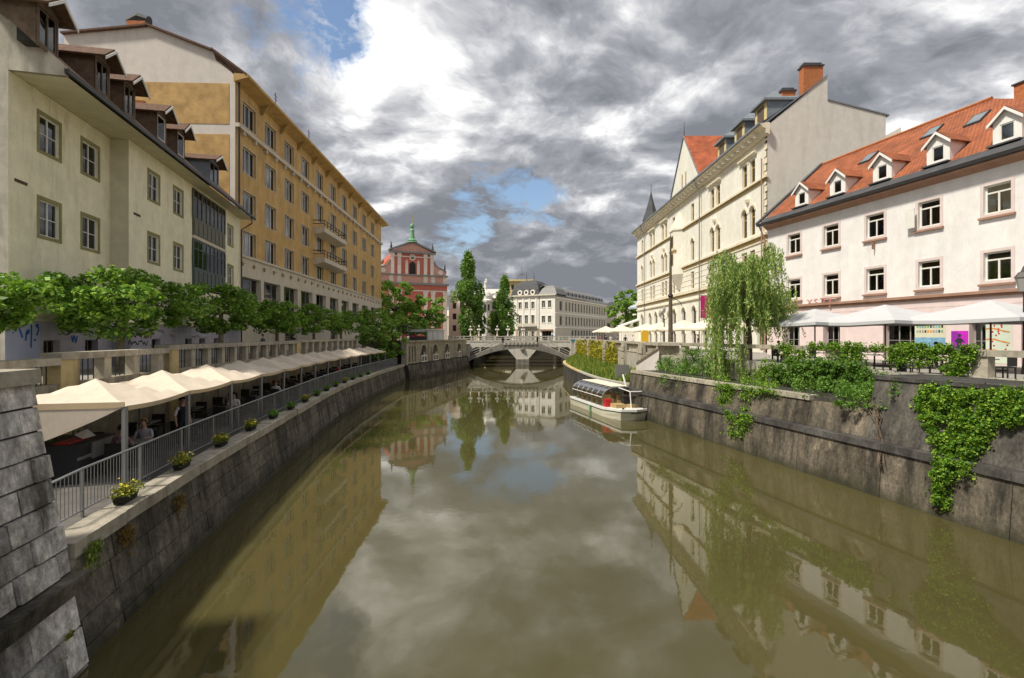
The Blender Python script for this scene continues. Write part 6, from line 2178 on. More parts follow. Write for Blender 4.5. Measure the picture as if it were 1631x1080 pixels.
        for j in range(2, 9):
            for _ in range(5):
                q = tuple(a_ + r.gauss(0, 0.16) for a_ in P[j])
                ln = r.uniform(0.7, 2.5) * (0.6 + 0.6 * j / 8)
                if q[0] < -0.7 and r.random() < 0.4:
                    ln += r.uniform(0.4, 2.0)
                strand(q, min(ln, q[2] + 1.4), (math.cos(g) * 0.35 + r.gauss(0, 0.12), math.sin(g) * 0.3 + r.gauss(0, 0.12)))
        for _ in range(2):             # upright sprays
            q = P[r.randint(4, 7)]
            d = (r.gauss(0, 0.25), r.gauss(0, 0.25))
            for j in range(18):
                f = j / 18
                pts.append((q[0] + d[0] * f + r.gauss(0, 0.04), q[1] + d[1] * f + r.gauss(0, 0.04), q[2] + 0.55 * f - 0.4 * f * f))
    for i in range(34):                # curtain trailing over the wall on the river side
        strand((r.uniform(-2.4, -0.6), r.uniform(-1.6, 1.2), r.uniform(2.2, 4.6)), r.uniform(2.4, 6.0), (r.gauss(0, 0.1), r.gauss(0, 0.1)))
    obj('trunk', tr, 'bark', t)
    obj('crown', leaves(pts, 0.20, 78, up=0.1, ratio=0.28, droop=(0, 0, -0.55)), 'willow_leaf', t)


build_trees()


def in_poly(x, y, P):
    c = False
    j = len(P) - 1
    for i in range(len(P)):
        if (P[i][1] > y) != (P[j][1] > y) and x < (P[j][0] - P[i][0]) * (y - P[i][1]) / (P[j][1] - P[i][1]) + P[i][0]:
            c = not c
        j = i
    return c


def right_surface(px, py):
    """where a ray meets the right bank's stepped profile"""
    rx, rz = (px - CX) / FPX, (HY - py) / FPX
    # bank line x = a + s*y, offset b outwards
    a, s = 18.0, -0.2385
    nx = 1 / math.sqrt(1 + s * s)
    if px > 1424:                      # the high wall section near the right edge
        for i in range(40):
            z = -2.3 + i * 0.061
            b = 0.60 + (z + 2.35) * 0.2
            t = (a + b / nx) / (rx - s)
            if abs(EYE + rz * t - z) < 0.05:
                return (rx * t, t, z), 'wall'
    for b, zlo, zhi in ((0.12, -4.4, -2.62), (0.20, -2.62, -2.35), (0.78, -2.35, -1.03)):
        t = (a + b / nx) / (rx - s)
        z = EYE + rz * t
        if zlo <= z < zhi:
            return (rx * t, t, z), 'wall'
    if rz < 0:
        t = (-1.03 - EYE) / rz
        b = (rx * t - a - s * t) * nx
        if 0.7 < b < 3.6:
            return (rx * t, t, -1.03), 'shelf'
    t = (a + 3.5 / nx) / (rx - s)
    z = EYE + rz * t
    return (rx * t, t, z), 'wall'


def ivy(name, label, cat, polys, density, seed, leaf, size=0.16, thick=0.16, bushy=0.0, stems=True):
    r = random.Random(seed)
    pts, stem_pts = [], []
    for P in polys:
        x0, x1 = min(p[0] for p in P), max(p[0] for p in P)
        y0, y1 = min(p[1] for p in P), max(p[1] for p in P)
        # the mass is made of billowing clumps with darker gaps between them
        for _ in range(int((x1 - x0) * (y1 - y0) / 55)):
            cx, cy = r.uniform(x0, x1), r.uniform(y0, y1)
            if not in_poly(cx, cy, P):
                continue
            R = r.uniform(4.5, 12.5)
            bulge = thick * r.uniform(0.6, 2.4)
            for _ in range(int(density * R * R * 1.25)):
                g, q = r.uniform(0, 2 * math.pi), abs(r.gauss(0, 0.62))
                px, py = cx + math.cos(g) * q * R * r.uniform(0.8, 1.35), cy + math.sin(g) * q * R * r.uniform(0.7, 1.15)
                w, kind = right_surface(px, py)
                if w[2] > 1.36 or w[2] < -4.3:
                    continue
                k = bulge * math.sqrt(max(0, 1 - q * q)) * r.uniform(0.5, 1.0) + abs(r.gauss(0, 0.04))
                lift = r.uniform(0.2, 1.0) * bushy * math.sqrt(max(0, 1 - q * q)) if kind == 'shelf' else 0
                pts.append((w[0] - 0.97 * k, w[1] - 0.23 * k, w[2] + r.gauss(0, 0.03) + lift))
    t = thing(name, label, cat, (0, 0, 0))
    obj('foliage', leaves(pts, size, seed, up=0.25, ratio=0.8), leaf, t)
    # stems in the leaf mass
    mb = MB()
    for _ in range(30):
        p = Vector(r.choice(pts))
        near = sorted(pts[::17], key=lambda q: (Vector(q) - p).length)[1:5:2]
        mb.tube([tuple(p)] + [tuple(q) for q in near], [0.02, 0.014, 0.008][:1 + len(near)], 5)
    tag(obj('stems', mb, 'vine_stem', t), kind='stuff')
    return t


def build_ivy():
    ivy('ivy_bush', 'dense dark green bush on the wall ledge left of the willow strands', 'bush', [[(1054, 575), (1085, 556), (1160, 562), (1165, 600), (1120, 597), (1075, 598), (1058, 604)], [(1058, 590), (1072, 596), (1062, 612)]], 0.9, 101, 'bush_leaf', 0.105, 0.25, 0.8)
    ivy('ivy_plant', 'ivy strands hanging to the water line under the willow', 'ivy', [[(1144, 590), (1166, 590), (1167, 640), (1174, 690), (1170, 700), (1160, 660), (1150, 640)], [(1185, 590), (1235, 570), (1240, 622), (1205, 640), (1190, 690), (1180, 698), (1178, 670), (1186, 640)]], 0.9, 102, 'ivy_leaf', 0.085, 0.12, 0.4)
    ivy('shrub_mass', 'broad green shrub mass on the ledge below the cafe parapet', 'shrub', [[(1232, 600), (1250, 575), (1290, 570), (1330, 576), (1373, 582), (1408, 592), (1420, 612), (1420, 636), (1398, 643), (1352, 646), (1326, 625), (1284, 622), (1245, 620)]], 1.3, 103, 'bush_leaf', 0.095, 0.28, 0.75)
    ivy('ivy_plant', 'bright ivy garland draped along the cafe parapet', 'ivy', [[(1226, 548), (1372, 546), (1384, 552), (1420, 549), (1535, 548), (1556, 555), (1555, 560), (1470, 560), (1420, 563), (1375, 555), (1340, 560), (1296, 556), (1240, 558)],
                                                                    [(1255, 556), (1294, 556), (1290, 576), (1255, 580)], [(1340, 556), (1374, 556), (1372, 582), (1338, 578)], [(1414, 556), (1500, 556), (1500, 572), (1470, 582), (1440, 574), (1418, 580)],
                                                                    [(1505, 560), (1552, 566), (1540, 600), (1512, 606), (1505, 590)]], 1.1, 104, 'ivy_leaf', 0.078, 0.10, 0.15)
    ivy('ivy_plant', 'large ivy curtain hanging down the wall at the right edge', 'ivy', [[(1462, 640), (1473, 620), (1498, 612), (1530, 622), (1587, 622), (1631, 612), (1660, 615), (1660, 672), (1600, 672), (1582, 680), (1574, 706), (1555, 714), (1530, 712), (1490, 700), (1484, 680), (1464, 656)],
                                                                                [(1490, 690), (1530, 705), (1526, 760), (1508, 790), (1498, 800), (1494, 750)], [(1535, 705), (1572, 700), (1552, 745), (1528, 775)], [(1500, 795), (1512, 800), (1506, 815), (1496, 812)]], 1.0, 105, 'ivy_leaf', 0.082, 0.17, 0.4)
    # bare root bundle hanging down the wall
    r = random.Random(9)
    mb = MB()
    for i in range(26):
        pts = []
        x = 1392 + r.gauss(0, 9)
        for k, py in enumerate((632, 645, 665, 700, 740, 780)):
            tx = 1408 + r.gauss(0, 3)
            f = min(1, k / 2.5)
            p = right_surface(x * (1 - f) + tx * f, py + r.gauss(0, 2))[0]
            pts.append((p[0] - 0.12 - r.uniform(0, 0.12), p[1], p[2]))
            if k >= r.randint(2, 5):
                break
        mb.tube(pts, [0.016] * len(pts), 4)
    tag(obj('root_bundle', mb, 'vine_stem'), 'bundle of bare brown vine roots hanging down the right river wall', 'roots')
    # yellow-green climber over the landing wall, and small wall plants
    rr = random.Random(21)
    pts = []
    for _ in range(6500):
        y, z = rr.uniform(59, 96), rr.uniform(-2.6, 1.0)
        if z > 0.2 - 0.25 * math.sin(y * 0.9) and rr.random() < 0.8:
            continue
        pts.append((12.35 - abs(rr.gauss(0, 0.14)), y, z))
    t = thing('climber', 'yellow-green climbing plant covering the wall above the grassy landing', 'climber')
    obj('foliage', leaves(pts, 0.3, 22, up=0.2, ratio=0.8), 'yellow_ivy_leaf', t)
    for i, (s, z, lab) in enumerate(((9.75, -2.35, 'tuft of weeds hanging from the quay edge beside the stone pier'), (10.9, -2.5, 'brownish tuft hanging over the coping below the first flower box'), (13.4, -2.6, 'dry weeds on the quay wall right of the first flower box'))):
        s = LEFT.sY(s)
        pts = [LEFT.at(s + rr.gauss(0, 0.12), 0.38 + rr.gauss(0, 0.05) - 0.1, z - abs(rr.gauss(0, 0.22))) for _ in range(260)]
        t = thing('weed_tuft', lab, 'weeds')
        obj('foliage', leaves(pts, 0.09, 30 + i, up=0.0, ratio=0.4, droop=(0, 0, -1)), 'grass_blade' if i == 0 else 'dry_leaf', t)
    for i, (dy, z) in enumerate(((-0.25, -3.55), (-0.5, -3.85), (-0.75, -4.0))):
        s = LEFT.sY(9.0) + dy
        pts = [LEFT.at(s + rr.gauss(0, 0.06), 0.2 - 0.1, z + rr.gauss(0, 0.03)) for _ in range(40)]
        t = thing('wall_sprout', ['upper', 'middle', 'lowest'][i] + ' of three tiny bright sprouts in the joints of the stone pier', 'sprout')
        obj('foliage', leaves(pts, 0.07, 40 + i, up=0.2), 'box_leaf', t)


build_ivy()


# ------------------------------------------------------------------ left walkway: awnings, railing, furniture
T0 = LEFT.sY(13.2, 1.6)
TL = 3.72


def build_awnings():
    fd, bd = 1.6, 5.0
    for i in range(13):
        s0, s1 = T0 + TL * i, T0 + TL * (i + 1)
        if s1 > LEFT.len - 1.5:
            break
        sm = (s0 + s1) / 2
        o = LEFT.at(sm, 3.3)
        lab = ORD[i] + ' cream awning tent from the stone pier over the lower walkway'
        t = thing('awning_tent', lab, 'awning', (o[0], o[1], QUAY), 0, 'cream awning tents over the lower walkway')
        L = lambda s, d, z: tuple(a - b for a, b in zip(LEFT.at(s, d, z), (o[0], o[1], QUAY)))
        ez, pz = -0.20, 0.40
        N = 9
        mb = MB()
        idx = {}
        for a in range(N):
            for c in range(N):
                u, v = a / (N - 1), c / (N - 1)
                du, dv = abs(2 * u - 1), abs(2 * v - 1)
                m = max(du, dv)
                # straight hips up to the peak, slack cloth between: edges sag a little
                z = ez + (pz - ez) * (1 - m) ** 1.2
                if du > 0.99 or dv > 0.99:
                    z -= 0.07 * math.sin(math.pi * (v if du > 0.99 else u))
                else:
                    z -= 0.05 * math.sin(math.pi * min(1, abs(du - dv) * 1.2)) * m
                idx[a, c] = len(mb.v)
                mb.v.append(L(s0 + 0.01 + (s1 - s0 - 0.02) * u, fd + (bd - fd) * v, z))
        for a in range(N - 1):
            for c in range(N - 1):
                mb.f.append((idx[a, c], idx[a + 1, c], idx[a + 1, c + 1], idx[a, c + 1]))
                mb.m.append(0)
        obj('canopy', mb, 'canvas', t)
        # front and near valance
        va = MB()
        for k in range(8):
            u, v = k / 8, (k + 1) / 8
            za, zb = ez - 0.07 * math.sin(math.pi * u), ez - 0.07 * math.sin(math.pi * v)
            A, B2 = s0 + 0.02 + (s1 - s0 - 0.04) * u, s0 + 0.02 + (s1 - s0 - 0.04) * v
            va.poly([L(A, fd - 0.012, za + 0.01), L(B2, fd - 0.012, zb + 0.01), L(B2, fd - 0.015, zb - 0.11), L(A, fd - 0.015, za - 0.11)])
        obj('valance', va, 'canvas_hem', t)
        obj('eave_rail', MB().tube([L(s0, fd + 0.03, ez - 0.13), L(s1, fd + 0.03, ez - 0.13)], 0.028, 6).tube([L(s0, bd, ez - 0.13), L(s1, bd, ez - 0.13)], 0.028, 6), 'galvanised', t)
        for s in ((s0, s1) if i == 0 else (s1,)):
            for d in (fd + 0.03, bd):
                p = L(s, d, QUAY)
                r = 0.05 if d < 3 else 0.035
                obj('post', MB().box(p[0] - r, p[0] + r, p[1] - r, p[1] + r, 0, ez - QUAY), 'galvanised', t)
        if i == 0:                     # side curtain on the near end, gathered up to the front post
            cu = MB()
            ed = MB()
            n = 14
            for k in range(n):
                u, v = k / n, (k + 1) / n
                zb = lambda w: -0.20 - min(0.88, 1.45 * max(0.0, w - 0.02) ** 0.85)
                f = lambda w, z, e=0.0: L(s0 - 0.05 - e, fd + (bd - fd) * w * 0.98, z + QUAY * 0)
                cu.poly([f(u, -0.10), f(v, -0.10), f(v, zb(v)), f(u, zb(u))])
                ed.poly([f(u, -0.10 + 0.02, 0.01), f(v, -0.10 + 0.02, 0.01), f(v, -0.24 if v > .06 else -.2, 0.012), f(u, -0.24 if u > .06 else -.2, 0.012)])
            c = obj('side_curtain', cu, 'canvas', t)
            obj('curtain_hem', ed, 'canvas_hem', t)


build_awnings()


def build_railing():
    d = 1.28
    s0, s1 = LEFT.sY(9.75, d), LEFT.len - 0.3
    t = thing('walkway_railing', 'grey steel railing along the lower left walkway', 'railing')
    n = int((s1 - s0) / 1.2)
    P = [LEFT.at(s0 + (s1 - s0) * i / n, d) for i in range(n + 1)]
    zt, zb = QUAY + 1.06, QUAY + 0.16
    top = [(p[0], p[1], zt) for p in P]
    first = [(P[0][0], P[0][1], QUAY), (P[0][0], P[0][1], zt - 0.12), (P[0][0] * 0.98 + P[1][0] * 0.02, P[0][1] * 0.96 + P[1][1] * 0.04, zt - 0.03)]
    obj('top_rail', MB().tube(first + top[1:], 0.028, 8), 'galvanised', t, smooth=True)
    obj('bottom_rail', MB().tube([(p[0], p[1], zb) for p in P], 0.02, 6), 'galvanised', t, smooth=True)
    for i in range(1, n + 1, 2):
        obj('post', MB().box(P[i][0] - 0.022, P[i][0] + 0.022, P[i][1] - 0.022, P[i][1] + 0.022, QUAY, zt - 0.02), 'galvanised', t)
    bar = MB().tube([(0, 0, 0), (0, 0, zt - zb)], 0.0095, 6).mesh('bar')
    far = MB()
    s, k = s0 + 0.12, 0
    while s < s1:
        p = LEFT.at(s, d, zb)
        if k < 230:
            obj('bar', bar, 'galvanised', t, p)
        else:
            far.box(p[0] - 0.009, p[0] + 0.009, p[1] - 0.009, p[1] + 0.009, zb, zt)
        k += 1
        s += 0.125
    tag(obj('far_bars', far, 'galvanised', t), kind='stuff')


build_railing()


def flower_box(i, s):
    o = LEFT.at(s, 0.72, -2.16)
    r = random.Random(200 + i)
    lab = ORD[i] + ' flower box from the stone pier on the quay coping'
    bright = i in (0, 1, 2, 3, 6, 10)
    t = thing('flower_box', lab, 'flower box', o, LEFT.ang(s), 'flower boxes on the quay coping')
    t.scale = (0.85, 0.85, 0.85)
    obj('trough', MB().hexa([(-0.34, -0.11, 0), (0.34, -0.11, 0), (0.34, 0.11, 0), (-0.34, 0.11, 0), (-0.4, -0.14, 0.2), (0.4, -0.14, 0.2), (0.4, 0.14, 0.2), (-0.4, 0.14, 0.2)]), 'planter', t)
    pts = [(r.gauss(0, 0.24), r.gauss(0, 0.13), 0.2 + abs(r.gauss(0, 0.12))) for _ in range(420)]
    obj('foliage', leaves(pts, 0.085, 210 + i, up=0.4), 'box_leaf' if bright else 'bush_leaf', t)
    if bright:
        pts = [(r.gauss(0, 0.22), r.gauss(0, 0.13), 0.30 + abs(r.gauss(0, 0.10))) for _ in range(95)]
        obj('flowers', leaves(pts, 0.06, 230 + i, up=0.8, ratio=1.0), 'flower_yellow', t)


for _i in range(14):
    flower_box(_i, LEFT.sY(11.6, 0.7) + 2.95 * _i)


def chair_mesh_set():
    d = {}
    d['seat'] = MB().box(-0.23, 0.23, -0.23, 0.23, 0.43, 0.48).mesh('seat')
    d['back'] = MB().box(-0.23, 0.23, 0.20, 0.24, 0.50, 0.88).mesh('backrest')
    d['leg'] = MB().box(-0.02, 0.02, -0.02, 0.02, 0, 0.43).mesh('leg')
    return d


_CH = chair_mesh_set()
_TB = {'top': MB().box(-0.38, 0.38, -0.38, 0.38, 0.71, 0.75).mesh('table_top'), 'col': MB().lathe([(0.04, 0.03), (0.035, 0.71)], (0, 0, 0), 8).mesh('pedestal'),
       'base': MB().box(-0.26, 0.26, -0.26, 0.26, 0, 0.03).mesh('base_plate')}


def chair(label, loc, rz, mat='black_rattan', group=None):
    t = thing('cafe_chair', label, 'chair', loc, rz, group)
    obj('seat', _CH['seat'], M[mat], t)
    o = obj('backrest', _CH['back'].copy() if mat != 'black_rattan' else _CH['back'], mat, t)
    for sx in (-0.2, 0.2):
        for sy in (-0.2, 0.2):
            obj('leg', _CH['leg'], 'dark_metal', t, (sx, sy, 0))
    return t


def table(label, loc, rz, group=None):
    t = thing('cafe_table', label, 'table', loc, rz, group)
    obj('table_top', _TB['top'], 'grey_panel', t)
    obj('pedestal', _TB['col'], 'dark_metal', t)
    obj('base_plate', _TB['base'], 'dark_metal', t)


def build_left_furniture():
    for i in range(12):
        s = T0 + TL * (i + 0.62)
        a = LEFT.ang(s)
        w = ORD[i] + ' awning tent from the stone pier'
        for k, d in enumerate((2.55, 4.1)):
            wh = 'river side' if k == 0 else 'wall side'
            p = LEFT.at(s, d, QUAY)
            table('square cafe table on the %s under the %s' % (wh, w), p, a, 'cafe tables on the lower walkway')
            q1, q2 = LEFT.at(s - 0.75, d, QUAY), LEFT.at(s + 0.75, d, QUAY)
            chair('black chair, pier side of the %s table, %s' % (wh.replace(' ', '-'), w), q1, a + math.pi / 2, group='rattan chairs on the lower walkway')
            chair('black chair, bridge side of the %s table, %s' % (wh.replace(' ', '-'), w), q2, a - math.pi / 2, group='rattan chairs on the lower walkway')
    # bar counter at the near end
    s = LEFT.sY(13.9, 3.6)
    t = thing('bar_counter', 'dark bar counter with grey side panel at the near end of the walkway', 'counter', LEFT.at(s, 3.7, QUAY), LEFT.ang(s))
    obj('counter_body', MB().box(-0.7, 0.85, -0.75, 0.8, 0, 1.0), 'dark_box', t)
    obj('side_panel', MB().box(0.86, 0.9, -0.7, 0.75, 0.02, 1.0).box(-0.1, 0.86, -0.80, -0.752, 0.55, 1.0), 'grey_panel', t)
    obj('counter_top', MB().box(-0.75, 0.95, -0.82, 0.85, 1.0, 1.05), 'dark_box', t)
    obj('counter_band', MB().box(-0.7, -0.1, -0.765, -0.752, 0.62, 0.70), 'grey_panel', t)
    m = thing('menu_folder', 'white menu sheet leaning on the red folder on the bar counter', 'menu', LEFT.at(s, 3.5, QUAY + 1.05), LEFT.ang(s))
    obj('sheet', MB().prism([(0.0, -0.3, 0.03), (0.5, -0.35, 0.03), (0.5, -0.15, 0.22), (0.0, -0.1, 0.14)], (0, 0.015, 0.01)), 'white_paint', m)
    obj('folder', MB().box(-0.6, 0.3, -0.3, 0.1, 0.0, 0.03), 'red_plastic', m)
    r = random.Random(6)
    p = thing('potted_plant', 'leafy potted plant behind the bar counter under the side curtain', 'plant', LEFT.at(s - 0.3, 4.6, QUAY))
    obj('pot', MB().lathe([(0.2, 0), (0.3, 0.6), (0.32, 0.65), (0.0, 0.65)], (0, 0, 0), 10), 'planter', p)
    obj('foliage', leaves([(r.gauss(0, 0.4), r.gauss(0, 0.4), 1.1 + r.gauss(0, 0.25)) for _ in range(500)], 0.16, 61, up=0.4), 'bush_leaf', p)


build_left_furniture()


# ------------------------------------------------------------------ right terrace: umbrellas, cafe, lamps
def umbrella(label, x, y, half, ze, zp, rz, mat='white_canvas', group='white cafe umbrellas on the right terrace', mast='red_wood'):
    t = thing('cafe_umbrella', label, 'umbrella', (x, y, 0), rz, group)
    mb = MB()
    n = 8
    ring = []
    for k in range(n):
        g = math.pi / 4 * k + math.pi / 8
        # square canopy with eight panels
        c_, s_ = math.cos(g), math.sin(g)
        q = half / max(abs(c_), abs(s_))
        ring.append((c_ * q, s_ * q, ze))
    cor = [(half, half), (0, half * 1.0), (-half, half), (-half, 0), (-half, -half), (0, -half), (half, -half), (half, 0)]
    N = 5
    rows = []
    for j in range(N + 1):
        f = j / N
        rows.append([(cx * f, cy * f, zp + (ze - zp) * (f ** 0.9) - (0.07 * f if (abs(cx) < 0.01 or abs(cy) < 0.01) else 0)) for cx, cy in cor])
    for j in range(N):
        for k in range(8):
            k2 = (k + 1) % 8
            mb.poly([rows[j][k], rows[j][k2], rows[j + 1][k2], rows[j + 1][k]])
    obj('canopy', mb, mat, t)
    va = MB()
    for k in range(8):
        a, c = rows[N][k], rows[N][(k + 1) % 8]
        va.poly([a, c, (c[0], c[1], c[2] - 0.16), (a[0], a[1], a[2] - 0.16)])
    obj('valance', va, mat, t)
    obj('mast', MB().tube([(0, 0, 0), (0, 0, zp)], 0.04, 8), mast, t)
    for k in range(0, 8):
        a = rows[N][k]
        obj('rib', MB().tube([(0, 0, zp - 0.06), (a[0] * 0.98, a[1] * 0.98, a[2] - 0.04)], 0.018, 4), 'grey_metal', t)
    obj('base', MB().box(-0.4, 0.4, -0.4, 0.4, 0, 0.08), 'dark_concrete', t)
    return t


def build_right_terrace():
    ang = math.atan2(-0.969, 0.247)
    def at(px, Y):
        return (px - CX) * Y / FPX, Y
    for px, Y, half, lab in ((1298, 30.5, 2.45, 'white cafe umbrella nearest the willow'), (1410, 27.2, 2.5, 'white cafe umbrella in the middle of the right terrace'), (1578, 23.6, 2.7, 'white cafe umbrella at the right edge of the picture')):
        x, y = at(px, Y)
        umbrella(lab, x, y, half, 2.42, 3.35 if Y < 29 else 3.3, ang)
    # pale umbrellas further along the street
    labs = ['at the bridge end of the row', 'second from the bridge end', 'third from the bridge end', 'beside the tall dark mast', 'right of the tall dark mast', 'half hidden by the willow']
    for i, (px, Y) in enumerate(((965, 92), (990, 84), (1030, 72), (1052, 64), (1090, 57), (1128, 52))):
        x, y = at(px, Y)
        umbrella('cream cafe umbrella ' + labs[i] + ' on the far right street', x, y, 2.2 if i < 3 else 2.0, 2.45, 3.45, 0.1 * i, 'cream_canvas', 'cream umbrellas along the right street', 'window_white')
    # tables, chairs behind the parapet
    k = 0
    spots = ['nearest the willow', 'second from the willow', 'third from the willow', 'fourth from the willow', 'at the right edge']
    for j, Y in enumerate((29.5, 26.8, 24.2, 21.7, 19.8)):
        s = RIGHT.sY(Y - 1.1)
        x, y, _ = RIGHT.at(s, -5.2, 0)
        a = RIGHT.ang(s)
        table('square cafe table on the right terrace ' + spots[j], (x, y, 0), a, 'cafe tables on the right terrace')
        for sg, w in ((-1, 'near'), (1, 'far')):
            q = RIGHT.at(s + 0.8 * sg, -5.2, 0)
            chair('red-brown folding chair on the %s side of the terrace table %s' % (w, spots[j]), q, a - sg * math.pi / 2, 'red_wood', 'folding chairs on the right terrace')
    # crossed folding stand near the right edge
    x, y, _ = RIGHT.at(RIGHT.sY(18.6), -4.5, 0)
    t = thing('folding_stand', 'black folding stand with crossed legs behind the parapet opening', 'stand', (x, y, 0.12), RIGHT.ang(RIGHT.sY(18.6)))
    for o in (-0.45, -0.05):
        obj('crossed_leg', MB().tube([(o, 0, 0), (o + 0.75, 0, 0.72)], 0.022, 5).tube([(o + 0.75, 0.04, 0), (o, 0.04, 0.72)], 0.022, 5), 'dark_metal', t)
    # tall tapering mast with a lamp bracket on the street
    x, y = at(1068, 43.5)
    m = thing('lamp_mast', 'tall dark tapering mast on the right street before the ivory palace', 'mast', (x, y, 0))
    obj('shaft', MB().lathe([(0.30, 0), (0.24, 0.6), (0.20, 2.2), (0.14, 5.5), (0.07, 9.6), (0.03, 10.4), (0, 10.5)], (0, 0, 0), 10), 'bark', m)
    obj('collar', MB().lathe([(0.2, 5.0), (0.24, 5.1), (0.2, 5.25)], (0, 0, 0), 10), 'dark_metal', m)
    obj('bracket', MB().tube([(0, 0, 5.1), (0.8, 0, 4.6), (1.0, 0, 4.2)], 0.03, 5), 'dark_metal', m)
    # ornate street lantern
    x, y = at(1058, 60)
    l = thing('street_lantern', 'ornate iron street lantern left of the tall mast', 'lantern', (x, y, 0))
    obj('post', MB().lathe([(0.2, 0), (0.1, 0.6), (0.06, 3.6), (0.1, 3.7)], (0, 0, 0), 8), 'dark_metal', l)
    for dx in (-0.5, 0.0, 0.5):
        obj('lamp_head', MB().lathe([(0.1, 0), (0.2, 0.45), (0.1, 0.7), (0, 0.85)], (dx, 0, 3.9 if dx else 4.4), 6), 'window_grey', l)
    obj('arm', MB().tube([(-0.5, 0, 3.9), (0, 0, 3.5), (0.5, 0, 3.9)], 0.03, 5), 'dark_metal', l)
    # hanging lantern by the right edge on its post
    x, y = at(1630, 21.5)
    l = thing('street_lantern', 'large iron street lantern at the right edge of the picture', 'lantern', (x, y, 0))
    obj('post', MB().lathe([(0.12, 0), (0.07, 0.5), (0.05, 3.4), (0.08, 3.5)], (0.05, 0, 0), 8), 'dark_metal', l)
    obj('glass_body', MB().lathe([(0.19, 3.55), (0.31, 4.15)], (0.05, 0, 0), 6), 'window_grey', l)
    obj('lantern_cap', MB().lathe([(0.35, 4.15), (0.2, 4.38), (0.12, 4.42), (0.06, 4.6), (0, 4.7)], (0.05, 0, 0), 6), 'dark_metal', l)
    # yellow letter box in the street
    x, y = at(1027, 60)
    t = thing('yellow_box', 'yellow letter box on the right street above the landing', 'letter box', (x, y, 0))
    obj('body', MB().box(-0.4, 0.4, -0.25, 0.25, 0.9, 2.1).prism([(-0.4, -0.25, 2.1), (0.4, -0.25, 2.1), (0.25, -0.25, 2.3), (-0.25, -0.25, 2.3)], (0, 0.5, 0)), 'yellow_plastic', t)
    obj('post', MB().box(-0.05, 0.05, -0.05, 0.05, 0, 0.9), 'dark_metal', t)
    # white pitched stall next to the palace end
    x, y = at(1008, 99)
    t = thing('white_stall', 'white gabled market stall at the far end of the ivory palace', 'stall', (x, y, 0))
    obj('stall_roof', MB().prism([(-2.6, -1.5, 3.4), (2.6, -1.5, 5.2), (2.6, -1.5, 5.5), (-2.8, -1.5, 3.6)], (0, 4, 0)), 'white_paint', t)
    obj('stall_front', MB().box(-2.2, 2.4, -1.2, 2.2, 0, 3.4), 'bank_white', t)


build_right_terrace()


